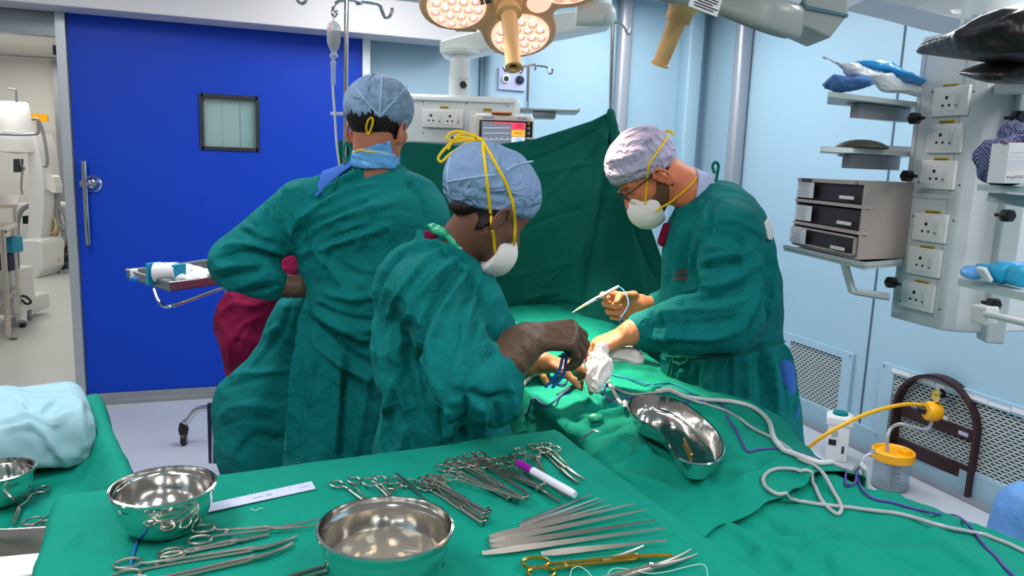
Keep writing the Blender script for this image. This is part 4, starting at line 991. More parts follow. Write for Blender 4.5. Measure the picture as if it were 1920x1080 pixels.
# ======================= CORRIDOR BEYOND THE DOOR =======================
def Wp(x, y, v): return W(x, y, v)
cv = 9.4; k = cv/FPX
CA = thing('x_ray_machine', 'white mobile c-arm x-ray machine standing in the corridor', 'machine', (W(80, 520, cv)[0], W(80, 520, cv)[1], 0))
MB().lathe([(0, 52*k), (22*k, 52*k), (25*k, 48*k), (30*k, 0), (30*k, -4*k), (0, -4*k)], W(28, 245, cv), n=32).build('detector_head', 'carm', CA, smooth=True)
MB().lathe([(0, 20*k), (36*k, 20*k), (38*k, 10*k), (38*k, -12*k), (0, -16*k)], W(30, 272, cv), n=32).build('detector_base', 'carm', CA, smooth=True)
rl = MB(); rl.tube(smooth_path([W(x, y, cv-.4) for x, y in ((-4, 222), (-4, 248), (20, 252), (58, 252), (72, 248), (70, 225))], 5, False), .018, 8)
rl.tube(smooth_path([W(x, y, cv-.3) for x, y in ((60, 224), (70, 224), (80, 245), (88, 290), (88, 310), (82, 312))], 6), .018, 8); rl.build('hand_rail', 'greymetal', CA, smooth=True)
# curved arm
cp = [(64, 250), (74, 285), (80, 330), (82, 380), (78, 430), (70, 470), (60, 500)]; ci = [(52, 285), (54, 330), (54, 380), (52, 430), (46, 465)]
poly = [W(x, y, cv-.05) for x, y in smooth_path(cp, 4)]+[W(x, y, cv-.05) for x, y in smooth_path(ci, 4)[::-1]]
MB().prism(poly, (0, 0, 0), vH*.35).build('curved_arm', 'carm', CA)
o = MB(); o.prism([W(x, y, cv-.25) for x, y in ((34, 455), (36, 449), (72, 449), (77, 455), (77, 505), (68, 524), (42, 524), (36, 515))], (0, 0, 0), vH*.5); b = o.build('tube_housing', 'carm', CA); b.modifiers.new('b', 'BEVEL').width = .03
MB().prism([W(x, y, cv) for x, y in ((25, 298), (34, 298), (34, 323), (25, 323))], (0, 0, 0), vH*.1).build('collimator', 'darkgrey', CA)
MB().tube(smooth_path([W(x, y, cv-.05) for x, y in ((38, 298), (40, 310), (46, 316), (42, 322), (40, 350), (42, 365))], 5), .012, 6).build('cord', 'greyhose', CA, smooth=True)
def cab(x0, x1, y0, y1, v, dep, m, nm, par, bev=.02):
    return slab(x0, x1, y0, y1, v, dep, bev)[0].build(nm, m, par, smooth=True)
cab(28, 134, 383, 478, cv+.9, .5, 'carm', 'generator_cabinet', CA); cab(84, 132, 380, 390, cv+.85, .3, 'carm', 'cabinet_shelf', CA)
cab(76, 142, 476, 500, cv+.5, .6, 'darkgrey', 'chassis', CA); cab(76, 132, 494, 516, cv+.3, .5, 'darkgrey', 'chassis_foot', CA)
cab(84, 112, 450, 470, cv+.6, .2, 'black', 'connector_block', CA, .005); cab(42, 54, 405, 420, cv+.6, .2, 'black', 'connector_block', CA, .005)
for x, y in ((122, 412), (121, 452), (121, 461), (121, 467)):
    MB().lathe([(0, 0), (.018, 0), (.015, .015), (0, .015)], W(x, y, cv+.89), -vH, 10).build('port', 'black', CA)
for x, y in ((117, 515), (126, 513), (134, 506)):
    q = W(x, y, cv+.2); MB().lathe([(0, -.03), (9*k, -.03), (9.5*k, 0), (9*k, .03), (0, .03)], q, uH+vH*.8, 18).build('wheel', 'greyhose', CA, smooth=True)
hs = MB(); hs.tube(smooth_path([W(x, y, cv+.2) for x, y in ((96, 335), (104, 340), (108, 360), (107, 395), (112, 420), (122, 428), (127, 420), (122, 400), (108, 388), (88, 388))], 6), .035, 8)
hs.tube(smooth_path([W(x, y, cv+.25) for x, y in ((118, 425), (120, 450), (110, 475), (92, 485), (70, 484), (60, 478))], 6), .032, 8); hs.tube(smooth_path([W(x, y, cv+.3) for x, y in ((55, 385), (40, 395), (32, 420), (32, 445))], 6), .032, 8)
hs.build('grey_hose', 'greyhose', CA, smooth=True)
MB().prism([W(x, y, cv) for x, y in ((80, 330), (94, 328), (100, 332), (104, 350), (104, 362), (96, 360), (82, 350))], (0, 0, 0), vH*.15).build('pivot_cover', 'carm', CA)
cbm = MB(); r = random.Random(4)
for i in range(9):
    cx, cy = 96+r.uniform(-3, 3), 425+r.uniform(-4, 4); rx, ry = r.uniform(8, 14), r.uniform(15, 22)
    cbm.tube([W(cx+rx*cos(t), cy+ry*sin(t), cv+.15+.02*i) for t in np.linspace(0, 2*pi, 18)[:-1]], .014, 6, closed=True)
cbm.tube(smooth_path([W(x, y, cv+.1) for x, y in ((86, 446), (88, 462), (94, 465), (100, 478), (112, 488))], 5), .014, 6)
cbm.build('cable_coil', 'cable', CA, smooth=True)
sg = MB().box(W(72, 221, 10.6), (.26, .02, .10), (uH, vH, zH)).build('door_sign', 'yellow', origin=W(72, 221, 10.6)); tag(sg, 'small yellow sign at the far end of the corridor', 'sign')
cl_ = thing('corridor_lamp', 'dark hanging lamp box on a thin rod in the corridor', 'lamp', W(111, 95, 8.5))
MB().box(W(112, 95, 8.5), (.09, .1, .10), (uH, vH, zH)).build('lamp_box', 'black', cl_); MB().cyl(W(112, 86, 8.5), W(110, 38, 8.5), .012, n=8).build('rod', 'darkgrey', cl_)
MB().prism([W(96, 55, 8.6), W(118, 56, 8.6), W(118, 68, 8.6), W(110, 68, 8.6)], (0, 0, 0), vH*.3).build('reflector', 'diffuser', cl_)
sp = MB().tube([W(17, 166, 8.8), W(30, 168, 8.8), W(31, 192, 8.8)], .012, 6).build('ceiling_bracket', 'greymetal'); tag(sp, 'thin grey bracket above the x-ray machine head', 'bracket')
# steel trolleys in the corridor
TR = thing('instrument_trolley', 'steel instrument trolley with black casters at the corridor left edge', 'trolley', (W(28, 660, 6.0)[0], W(28, 660, 6.0)[1], 0))
def caster(x, y, v, r, par, m='rubber', fork='darkgrey'):
    q = W(x, y, v); a = nrm(uH+vH*.4)
    c_ = MB().lathe([(0, -.016), (r*.8, -.016), (r, -.010), (r, .010), (r*.8, .016), (0, .016)], q, a, 24).build('caster', m, par, smooth=True)
    MB().box(q+zH*r*.5-a*.02, (.004, r*1.2, r*1.4), (a, np.cross(zH, a), zH)).box(q+zH*r*.5+a*.02, (.004, r*1.2, r*1.4), (a, np.cross(zH, a), zH)).box(q+zH*r*1.15, (.05, r*1.3, .01), (a, np.cross(zH, a), zH)).build('fork', fork, c_)
tv = 6.15; kk = tv/FPX
for x0, y0, x1, y1, v in ((4, 430, 16, 632, tv), (24, 425, 36, 605, tv+.5)):
    MB().tube([W(x0, y0, v), W(x1, y1, v)], .022, 10).build('post', 'steel', TR, smooth=True)
caster(27, 652, tv, .062, TR); caster(44, 620, tv+.45, .058, TR); 
for yy, yb in ((430, 422), (566, 540)):
    MB().tube([W(-40, yy+8, tv), W(8, yy+4, tv), W(30, yb, tv+.5)], .018, 8).build('shelf_rail', 'steel', TR, smooth=True)
MB().prism([W(-40, 545, tv+.5), W(30, 541, tv+.5), W(14, 566, tv), W(-40, 574, tv)], (0, 0, 0), (0, 0, -.015)).build('lower_shelf', 'steel', TR)
MB().prism([W(-40, 420, tv+.5), W(30, 416, tv+.5), W(10, 434, tv), W(-40, 440, tv)], (0, 0, 0), (0, 0, -.015)).build('upper_shelf', 'steel', TR)
TT = thing('side_table', 'steel topped narrow table behind the corridor trolley', 'table', (W(30, 560, 7.2)[0], W(30, 560, 7.2)[1], 0))
MB().prism([W(-30, 366, 7.4), W(36, 366, 7.4), W(32, 384, 6.9), W(-30, 384, 6.9)], (0, 0, 0), (0, 0, -.03)).build('table_top', 'steel', TT)
MB().tube([W(27, 384, 7.0), W(29, 425, 7.0), W(38, 600, 7.0)], .018, 8).build('leg', 'steel', TT, smooth=True)
bx = thing('waste_bin', 'white bin with teal and navy bags on the corridor trolley', 'bin', W(8, 490, 6.5))
cab(-20, 26, 505, 590, 6.6, .3, 'padwhite', 'bin_body', bx); cab(6, 23, 445, 475, 6.55, .15, 'tealitem', 'teal_bag', bx, .01); cab(-5, 16, 475, 508, 6.55, .15, 'navy', 'navy_bag', bx, .01)
pp = thing('wheeled_base', 'white cart base with casters beside the corridor trolley', 'cart', (W(45, 580, 6.8)[0], W(45, 580, 6.8)[1], 0))
cab(-10, 44, 560, 592, 6.8, .4, 'padwhite', 'base', pp); caster(56, 588, 6.9, .05, pp, 'greyhose', 'padwhite')
MB().tube([W(40, 562, 6.8), W(41, 605, 6.6)], .04, 8).build('leg', 'padwhite', pp, smooth=True)
MB().tube(smooth_path([W(x, y, 6.7) for x, y in ((20, 562), (35, 556), (48, 556), (58, 566), (50, 570), (40, 562))], 5), .010, 6).build('cord', 'black', pp)

# ======================= MAYO TRAY BY THE DOOR =======================
MV = 3.35
zt_ = .87
TP = [W(238, 521, 3.35), W(318, 551, 3.0), W(470, 528, 3.3), W(395, 497, 3.75)]; zt_ = np.mean([p[2] for p in TP])
TP = [pz(x, y, zt_) for x, y in ((238, 521), (318, 547), (470, 525), (400, 499))]
MT = thing('mayo_stand', 'steel tray stand loaded with white packets in front of the blue door', 'tray stand', (TP[2]*.6+TP[3]*.4)*[1, 1, 0])
MB().prism(TP, (0, 0, 0), (0, 0, .004)).build('tray', 'steel', MT)
rim = MB()
for i in range(4):
    a, b = TP[i], TP[(i+1) % 4]; rim.prism([a, b, b+(b-a)*0+zH*.034, a+zH*.034], (0, 0, 0), np.cross(zH, nrm(b-a))*.006)
rim.tube([p+zH*.035 for p in TP], .006, 8, closed=True); rim.build('tray_rim', 'brushed', MT)
ctr = sum(TP)/4
MB().tube(smooth_path([TP[0]*.35+TP[1]*.65-zH*.01, TP[0]*.22+TP[1]*.78-zH*.06, TP[1]*.9+ctr*.1-zH*.065, TP[1]*.4+TP[2]*.6-zH*.02, TP[2]-zH*.01], 5), .007, 8).build('support_frame', 'chrome', MT, smooth=True)
ft = W(346, 830, MV*1.0); gx_ = pz(345, 834, 0)
ctp = W(395, 762, gx_@vH-.02)
MB().tube(smooth_path([gx_+zH*.07, gx_+zH*.13+uH*.01, W(352, 790, gx_@vH), W(365, 772, gx_@vH), W(385, 765, gx_@vH), W(440, 764, gx_@vH)], 6), .016, 12).build('foot_tube', 'chrome', MT, smooth=True)
q = gx_+zH*.035
cs_ = MB().lathe([(0, -.014), (.03, -.014), (.036, -.008), (.036, .008), (.03, .014), (0, .014)], q, uH*1+vH*.25, 22).build('caster', 'black', MT, smooth=True)
MB().lathe([(0, .04), (.02, .035), (.028, 0), (.022, -.03), (0, -.03)], q+zH*.055, n=16).build('caster_hood', 'black', cs_, smooth=True)
pst = W(430, 700, gx_@vH+.1); MB().tube([(pst[0], pst[1], .12), (pst[0], pst[1], zt_-.02)], .014, 12).build('post', 'chrome', MT, smooth=True)
MB().tube([(pst[0], pst[1], zt_-.02), ctr-zH*.02], .01, 10).build('arm', 'chrome', MT, smooth=True)
def tray_item(name, lbl, x, y, s, m, cat, rz=0, h=None, group=None):
    p = pz(x, y, zt_+.004); a = nrm(uH*cos(rz)+vH*sin(rz)); b = np.cross(zH, a)
    o = MB().box(p+zH*s[2]/2, s, (a, b, zH), bev=min(s)*.25).build(name, m, smooth=True, origin=p); tag(o, lbl, cat, group); return o
r = random.Random(11)
for i in range(20):
    x = r.uniform(322, 440); y = 530-(x-330)*.12+r.uniform(-14, 10); p = pz(x, y, zt_+.006)
    R = r.uniform(.05, .085); a = r.uniform(0, 3); A = (np.array([cos(a), sin(a), .15]), np.array([-sin(a), cos(a), .1]), zH)
    v, f = snet(lambda q: ell(q, p+zH*.026, (R, R*.5, .026), A), p-.11, p+.13, .008); v = wrinkle(v, f, .006, 26, i, uH, 1.5)
    o = meshobj('gauze_packet', v, f, 'padwhite'); tag(o, 'crumpled white packet in the heap on the steel tray', 'packet', 'white packets on the steel tray')
tc_ = pz(312, 536, zt_+.004)
o = thing('tape_roll', 'white tape roll in a turquoise holder at the front of the steel tray', 'tape', tc_)
MB().box(tc_+zH*.05-uH*.05, (.012, .075, .095), (nrm(uH-vH*.4), nrm(vH+uH*.4), zH), bev=.004).build('side_plate', 'tealitem', o); MB().box(tc_+zH*.055+uH*.055, (.012, .07, .08), (nrm(uH-vH*.4), nrm(vH+uH*.4), zH), bev=.004).build('side_plate', 'tealitem', o)
MB().cyl(tc_+zH*.055-uH*.042, tc_+zH*.06+uH*.048, .042, n=24).build('roll', 'padwhite', o, smooth=True)
tray_item('vial', 'small blue capped vial standing at the left corner of the tray', 252, 523, (.028, .028, .045), 'paper', 'vial', .2)
p = pz(252, 523, zt_+.05); cp_ = MB().box(p, (.030, .030, .014), (uH, vH, zH), bev=.003).build('cap', 'bluecord', COL.objects['vial'])
for i, x in enumerate((340, 350, 360)): tray_item('small_carton', 'small white printed carton in the row at the tray front edge', x, 535-i*1.5, (.024, .05, .042), 'paper', 'box', .12, group='small cartons on the steel tray')

# ======================= LEFT TABLE =======================
ZL = .88
def drape_sheet(name, lbl, quad, z, hang, m, res=.012, flare=.10, edge_r=.02, wr=None, strokes=(), nflute=14, fa=.02, zf=None, cat='drape', rim=None):
    """cloth over a table top: quad = 4 world corners (counter-clockwise), sides falling by hang"""
    Q = [np.array(q, float)[:2] for q in quad]; w0 = np.linalg.norm(Q[1]-Q[0]); w1 = np.linalg.norm(Q[3]-Q[0]); nu = int((w0+2*hang)/res)+1; nv = int((w1+2*hang)/res)+1
    V = np.zeros((nu*nv, 3)); cen = sum(Q)/4
    S_ = np.linspace(-hang, w0+hang, nu); T_ = np.linspace(-hang, w1+hang, nv); k = 0
    for s in S_:
        for t in T_:
            a = min(max(s/w0, 0), 1); b = min(max(t/w1, 0), 1)
            p = (Q[0]*(1-a)+Q[1]*a)*(1-b)+(Q[3]*(1-a)+Q[2]*a)*b
            es = -s if s < 0 else max(0, s-w0); et = -t if t < 0 else max(0, t-w1)
            du = nrm(Q[1]-Q[0]); dv = nrm(Q[3]-Q[0]); out = np.zeros(2)
            if es > 0: out += (-du if s < 0 else du)*es
            if et > 0: out += (-dv if t < 0 else dv)*et
            e = max(es, et)
            if e > 0:
                ln = np.linalg.norm(out); od = out/ln; z_ = z+(zf(p[0], p[1], a, b) if zf else 0)
                ax_s = (t if es >= et else s)
                off = edge_r*(1-math.exp(-e/edge_r))+flare*e+fa*min(1, e/.25)*sin(nflute*ax_s+.8*sin(5*ax_s))
                p = p+od*off; zz = z_-max(0, e-edge_r*.6*(1-math.exp(-e/edge_r)))
                V[k] = (p[0], p[1], zz)
            else: V[k] = (p[0], p[1], z+(zf(p[0], p[1], s/w0, t/w1) if zf else 0))
            k += 1
    F = grid_faces(nu, nv)
    if (np.cross(V[F[len(F)//2, 1]]-V[F[len(F)//2, 0]], V[F[len(F)//2, 3]]-V[F[len(F)//2, 0]]))[2] < 0: F = F[:, ::-1]
    if wr: V = wrinkle(V, F, *wr)
    if strokes: V = folds(V, F, strokes)
    V[:, 2] = np.maximum(V[:, 2], .01)
    o = meshobj(name, V, F, m); md = o.modifiers.new('thickness', 'SOLIDIFY'); md.thickness = .002; md.offset = -1
    tag(o, lbl, cat); return o, V, F
# table top of the back-left table with a raised draped rail on its right and far side
A_ = pz(238, 897, ZL+.07); Bq = pz(178, 740, ZL+.07); A_[2] = Bq[2] = ZL
e_ = nrm(Bq-A_); n_ = np.array([-e_[1], e_[0], 0]); n_ = n_ if n_@uH < 0 else -n_
LQd = [A_-e_*.45+n_*.66, A_-e_*.45, Bq, Bq+n_*.66]
def zleft(x, y, s, t):
    d = (1-s)*.66; r1 = .075*math.exp(-(max(0, d-.02)/.035)**2) if d > .02 else .075
    return r1*min(1, max(0, (t-.12)/.2))
do, dV, dF = drape_sheet('table_drape', 'green drape over the back left table, its right edge raised like a rail', LQd, ZL, .75, 'drape', .014, .05, .02, (.004, 9, 8, e_, 1.5), zf=zleft, strokes=[([(150+i*14, 760+i*22), (190+i*9, 765+i*24)], .010, .007) for i in range(0, 7)]+[([(140, 800), (170, 850), (200, 890)], .012, -.006)])
LQs = [LQd[0], LQd[1]+n_*.24, Bq+n_*.10, LQd[3]]
lt = thing('side_table', 'steel frame of the back left table hidden under its drape', 'table', (A_+Bq)/2*[1, 1, 0]+n_*.3)
for q in (A_-e_*.4+n_*.28, A_-e_*.4+n_*.6, Bq+n_*.6-e_*.06, Bq+n_*.14-e_*.06): MB().cyl((q[0], q[1], 0), (q[0], q[1], ZL-.03), .014).build('leg', 'brushed', lt, smooth=True)
MB().prism([q*[1, 1, 0]+zH*(ZL-.03) for q in LQs], (0, 0, 0), (0, 0, .015)).build('table_top', 'brushed', lt)
# light blue wrapped bundle
bc = pz(60, 845, ZL+.1); 
def bundle(p):
    A = (nrm(e_*-.0+np.array([n_[0], n_[1], 0])*-1), nrm(e_), zH)
    return smin(rbox(p, bc+zH*.0, (.20, .165, .062), .045, A), rbox(p, bc+zH*.015+A[0]*-.05, (.12, .12, .066), .045, A), .03)
bcx = W(-10, 876, 1.65); bc = np.array([bcx[0], bcx[1], ZL+.073])
v, f = snet(bundle, bc-.34, bc+.34, .0075)
bs = [([(0, 790), (60, 782), (105, 790), (150, 760)], .010, .010), ([(0, 805), (60, 798), (95, 830), (120, 885)], .008, .012), ([(0, 800), (60, 790), (92, 828)], .006, -.010), ([(40, 745), (40, 780), (62, 800)], .008, .010), ([(100, 745), (60, 785)], .008, .009), ([(115, 745), (75, 785)], .006, -.007),
      ([(95, 805), (130, 760), (150, 760)], .006, .008), ([(75, 800), (130, 870), (150, 880)], .006, .010), ([(55, 800), (90, 840), (98, 885)], .005, -.010), ([(150, 750), (150, 800), (165, 850)], .010, .012), ([(0, 740), (30, 760), (60, 790)], .008, .008), ([(20, 735), (45, 765), (65, 788)], .006, -.006), ([(0, 880), (70, 870), (140, 870), (160, 850)], .012, .008), ([(110, 880), (150, 862), (162, 840)], .006, -.008)]
v = wrinkle(v, f, .004, 14, 12, uH, 2); v = folds(v, f, bs); v = laplace(v, f, 1, .4); v[:, 2] = np.maximum(v[:, 2], ZL+.002)
bb = meshobj('wrapped_bundle', v, f, 'ltblue'); tag(bb, 'light blue cloth wrapped bundle tied on top, on the left green table', 'bundle')
kb = W(28, 797, 1.78)
def lathe_bowl(R, H, rb=.55, th=.0012, lip=.004):
    prof = [(0, 0)]
    for t in np.linspace(0, 1, 12): prof.append((R*(rb+(1-rb)*sin(t*pi/2)**.9)*.965 if t < 1 else R*.965, H*.82*(1-cos(t*pi/2))**.75))
    prof += [(R*.965, H*.84), (R*.985, H*.88), (R*.99, H*.97), (R+lip*.4, H), (R+lip, H-.001), (R+lip, H+.003), (R, H+.004), (R*.985, H*.97), (R*.975, H*.89)]
    inn = [(r-.002, h+.002) for r, h in prof[1:14]][::-1]
    return prof+inn+[(0, .002)]
def bowl(lbl, c, R, H, group='steel bowls', m='bowlsteel', axis=(0, 0, 1)):
    o = thing('steel_bowl', lbl, 'bowl', c, group); MB().lathe(lathe_bowl(R, H), c, axis, 72).build('bowl_body', m, o, smooth=50); return o
bl = pz(2, 940, ZL+.006); bowl('small steel bowl cut off by the left edge of the photo', bl, .062, .065)
# steel tray bottom left
q = [pz(-70, 1000, ZL+.05), pz(-60, 1120, ZL+.05), pz(92, 1090, ZL+.05), pz(116, 984, ZL+.05)]
st = thing('steel_tray', 'shiny steel tray at the bottom left corner beside the folded drape', 'tray', sum(q)/4)
P0 = [x for x in q]; cen = sum(q)/4; lo_ = [x*1.0+(cen-x)*.14-zH*.044 for x in q]
vs = P0+lo_+[cen-zH*.044]
tm = MB(); tm.add(P0+lo_, [(0, 1, 5, 4), (1, 2, 6, 5), (2, 3, 7, 6), (3, 0, 4, 7), (4, 5, 6, 7)]); to = tm.build('pan', 'bowlsteel', st); md = to.modifiers.new('s', 'SOLIDIFY'); md.thickness = .0015
MB().tube(P0, .005, 8, closed=True).build('rolled_rim', 'steel', st, smooth=True)
# ======================= OPERATING TABLE AND PATIENT =======================
OXC = 1.07
def Hd(X, Y):
    z0 = np.interp(Y, [.2, .9, 1.5, 2.1, 2.35, 2.55, 2.75, 3.1], [.94, .935, .945, .955, .99, 1.05, 1.08, 1.06])
    a = np.abs(X-OXC)
    wr_ = np.interp(Y, [.3, .9, 1.02, 1.14, 1.28, 1.4, 1.52, 1.69, 1.82, 2.1, 2.4, 2.8], [.40, .38, .36, .32, .24, .24, .28, .355, .36, .30, .27, .30])
    wl_ = np.interp(Y, [.3, 1.2, 1.7, 2.1, 2.8], [.30, .30, .26, .27, .30]); wf = np.where(X > OXC, wr_, wl_)
    z = z0-.035*np.minimum(a/wf, 1)**3; e = np.maximum(a-wf, 0)
    fl = .03*np.sin(13*Y+2*np.sin(3*Y)+(X > OXC)*2)
    z = z-np.maximum(0, e+fl*np.minimum(1, e/.1))*np.minimum(1, e/.03)*4.6
    bl = np.clip((1.6-Y)/.3, 0, 1)
    z = z+.024*np.exp(-((X-OXC+.10)/.07)**2)*bl+.024*np.exp(-((X-OXC-.12)/.08)**2)*bl
    return np.maximum(z, .30)
OT = thing('operating_table', 'operating table base and padded top under the green patient drapes', 'table', (OXC, 1.8, 0))
MB().box((OXC, 1.75, .80), (.46, 2.0, .06), bev=.02).build('table_pad', 'black', OT, smooth=True)
MB().box((OXC, 1.8, .40), (.22, .34, .74), bev=.02).build('column', 'paint', OT, smooth=True)
MB().box((OXC, 1.8, .06), (.46, .9, .10), bev=.03).build('base', 'paint', OT, smooth=True)
fx_, fy_ = pz(1080, 690, .96)[:2]
# patient lying under the drapes (one continuous body)
def pat(p):
    P = lambda x, y, z: np.array([x, y, z]); c = OXC
    d = smin(cap(p, P(c-.10, .55, .87), P(c-.09, 1.35, .86), .04, .07), cap(p, P(c+.10, .55, .87), P(c+.09, 1.35, .86), .04, .07), .03)
    d = smin(d, ell(p, P(c, 1.75, .86), (.16, .42, .075)), .05); d = smin(d, ell(p, P(c, 2.25, .88), (.17, .26, .085)), .05); d = smin(d, ell(p, P(fx_, fy_, .90), (.08, .10, .052)), .03)
    d = smin(d, cap(p, P(c-.17, 2.35, .87), P(c-.17, 1.8, .84), .042, .03), .04); d = smin(d, cap(p, P(c+.17, 2.35, .87), P(c+.17, 1.8, .84), .042, .03), .04)
    d = smin(d, cap(p, P(c, 2.5, .93), P(c, 2.62, .95), .05, .055), .04); d = smin(d, ell(p, P(c, 2.72, .955), (.075, .11, .09)), .03)
    d = smin(d, cap(p, P(c-.10, .55, .86), P(c-.11, .50, .91), .03, .02), .02); return smin(d, cap(p, P(c+.10, .55, .86), P(c+.11, .50, .91), .03, .02), .02)
v, f = snet(pat, np.array([OXC-.3, .4, .75]), np.array([OXC+.3, 2.9, 1.1]), .014)
tag(meshobj('person', v, f, 'skinfield'), 'patient lying hidden under green drapes, only skin at the surgical field showing', 'person')
def sheet(name, lbl, x0, x1, y0, y1, off, res, m, mask=None, wr=(), strokes=(), cat='drape', hemfn=None):
    xs = np.arange(x0, x1, res); ys = np.arange(y0, y1, res); X, Y = np.meshgrid(xs, ys, indexing='ij')
    if hemfn: h0 = hemfn(X); Y = h0+(Y-y0)/(ys[-1]-y0)*(ys[-1]-h0)
    Z = Hd(X, Y)+off
    V = np.stack([X.ravel(), Y.ravel(), Z.ravel()], 1); F = grid_faces(len(xs), len(ys))
    if mask is not None:
        k = mask(V[:, 0], V[:, 1]); F = F[k[F].all(1)]; used = np.unique(F); mp = -np.ones(len(V), int); mp[used] = np.arange(len(used)); V = V[used]; F = mp[F]
    for w_ in wr: V = wrinkle(V, F, *w_)
    if strokes: V = folds(V, F, strokes)
    o = meshobj(name, V, F, m); md = o.modifiers.new('thickness', 'SOLIDIFY'); md.thickness = .0025; md.offset = -1
    tag(o, lbl, cat); return V, F
hemp = [pz(x, y, .95) for x, y in ((1180, 905), (1275, 938), (1325, 930), (1420, 925), (1500, 908), (1590, 912), (1625, 895), (1670, 880), (1750, 870))]
hx = np.array([p[0] for p in hemp]); hy = np.array([p[1] for p in hemp]); o_ = np.argsort(hx)
hemf = lambda x: np.interp(x, [.5, .93, 1.02, 1.12, 1.22, 1.30, 1.4, 1.7], [1.10, 1.13, 1.16, 1.20, 1.235, 1.24, 1.30, 1.35])
low_st = [([(1275, 935), (1390, 1000), (1440, 1060)], .012, .010), ([(1410, 960), (1500, 1010), (1620, 1010), (1790, 1012)], .010, -.010), ([(1420, 1005), (1500, 1007), (1700, 1005), (1850, 985)], .010, .009),
          ([(1500, 1020), (1620, 1035), (1700, 1080)], .014, .012), ([(1540, 1010), (1640, 1030), (1750, 1080)], .012, -.010), ([(1750, 1000), (1800, 1040), (1860, 1080)], .012, .010), ([(1640, 930), (1720, 940), (1800, 950), (1900, 1000)], .016, .014), ([(1620, 945), (1700, 965), (1760, 985)], .010, -.008),
          ([(1480, 960), (1540, 985), (1560, 1010)], .010, .010), ([(1350, 960), (1400, 985), (1480, 1000)], .010, -.008), ([(1560, 1040), (1580, 1080)], .012, .012), ([(1420, 1030), (1480, 1050), (1500, 1080)], .012, .012)]
dV1, dF1 = sheet('patient_drape', 'lower green drape over the patient legs in the right foreground', .35, 1.75, .35, 1.75, 0, .009, 'drape', None, ((.006, 9, 21, (1, .4, 0), 2.5), (.0025, 30, 22, (1, .6, 0), 2.0)), low_st)
up_st = [([(1180, 780), (1100, 740), (1060, 735)], .012, .012), ([(1260, 700), (1180, 690), (1120, 680)], .012, .010), ([(1060, 860), (1150, 890), (1280, 930)], .014, .012), ([(1000, 740), (1050, 790), (1110, 830)], .014, .018), ([(990, 770), (1040, 815), (1060, 840)], .012, -.014),
         ([(1100, 790), (1180, 775), (1200, 790)], .012, .014), ([(1110, 820), (1200, 800), (1260, 870)], .014, -.012), ([(1150, 830), (1260, 880), (1330, 920)], .014, .012), ([(1340, 870), (1430, 880), (1540, 900)], .010, .008), ([(1360, 850), (1460, 870), (1560, 905)], .008, -.006),
         ([(1380, 905), (1460, 880), (1530, 890)], .012, .008), ([(1200, 720), (1300, 760), (1400, 800)], .012, .010), ([(1220, 700), (1330, 745), (1440, 800)], .010, -.008), ([(1040, 715), (1090, 735), (1110, 770)], .010, .012), ([(1150, 900), (1180, 870), (1240, 850)], .010, .009), ([(1090, 870), (1140, 850), (1180, 815)], .012, .012), ([(1120, 880), (1160, 865), (1200, 830)], .010, -.010), ([(1430, 870), (1500, 880), (1560, 890)], .010, .006)]
fx, fy = pz(1080, 690, .96)[:2]
dV2, dF2 = sheet('patient_drape', 'upper green drape around the surgical field, its hem crossing below the kidney dish', .45, 1.66, 1.20, 2.92, .012, .008, 'drape', lambda x, y: ~(((x-fx)/.075)**2+((y-fy)/.085)**2 < 1), ((.009, 8, 31, (.5, 1, 0), 2.5), (.0035, 26, 32, (.4, 1, 0), 2.0)), [(a, b, c*1.6) for a, b, c in up_st], hemfn=lambda x: hemf(x)+.008*np.sin(24*x)+.004*np.sin(61*x))
ns = len(dV1); DB = bvh_of(np.concatenate([dV1, dV2]), np.concatenate([dF1, dF2+ns]))
def ondrape(x, y, off=.006, v=None):
    p = cast(DB, x, y, v or 2.0); 
    h = DB.ray_cast(V3(p+zH*.4), Vector((0, 0, -1)))
    z = h[0].z if h[0] is not None else p[2]
    return np.array([p[0], p[1], min(z, p[2]+.05)+off]) if h[0] is not None else p
# skin at the field
v, f = snet(lambda p: ell(p, (fx, fy, .93), (.10, .11, .035)), (fx-.13, fy-.14, .88), (fx+.13, fy+.14, .99), .006)
# tubes and cords lying on the drape
def cord(name, lbl, pts, r, m, cat, off=None, sub=6, vfix=None):
    P = []
    for q in pts:
        if len(q) == 3: P.append(W(q[0], q[1], q[2]))
        else: P.append(ondrape(q[0], q[1], (off if off is not None else r)))
    P = smooth_path(P, sub)
    for i, p in enumerate(P):
        h = DB.ray_cast(V3(p+zH*.3), Vector((0, 0, -1)))
        if h[0] is not None and h[0].z+r*.9 > p[2] and h[0].z-p[2] < .1: P[i] = np.array([p[0], p[1], h[0].z+r*.9])
    o = MB().tube(P, r, 10).build(name, m, smooth=True); tag(o, lbl, cat); return o
cord('suction_tube', 'grey rubber tube crossing the drape and looping twice in the right foreground', [(1133, 710), (1157, 733), (1190, 743), (1240, 738), (1283, 748), (1312, 758), (1363, 774), (1413, 807), (1473, 840), (1497, 863), (1535, 896), (1564, 928), (1577, 954), (1572, 967), (1561, 963), (1541, 943), (1523, 908), (1500, 887), (1477, 882), (1447, 885), (1431, 899), (1436, 917), (1459, 931), (1500, 944), (1535, 949), (1570, 953), (1652, 963), (1704, 972), (1768, 991), (1832, 1004), (1879, 1019), (1925, 1040), (1990, 1070)], .0042, 'tubegrey', 'tube')
cord('suction_tube', 'thick clear tube curving over the far edge of the drape behind the kidney dish', [(1230, 738), (1313, 752), (1373, 757), (1413, 769), (1440, 793), (1450, 825), (1467, 847), (1482, 854), (1535, 873), (1593, 893), (1622, 905), (1650, 912)], .0066, 'tube', 'tube')
cord('drain_tube', 'short white tube running from the gauze toward the kidney dish', [(1138, 714), (1150, 738), (1160, 755), (1172, 768)], .006, 'tube', 'tube')
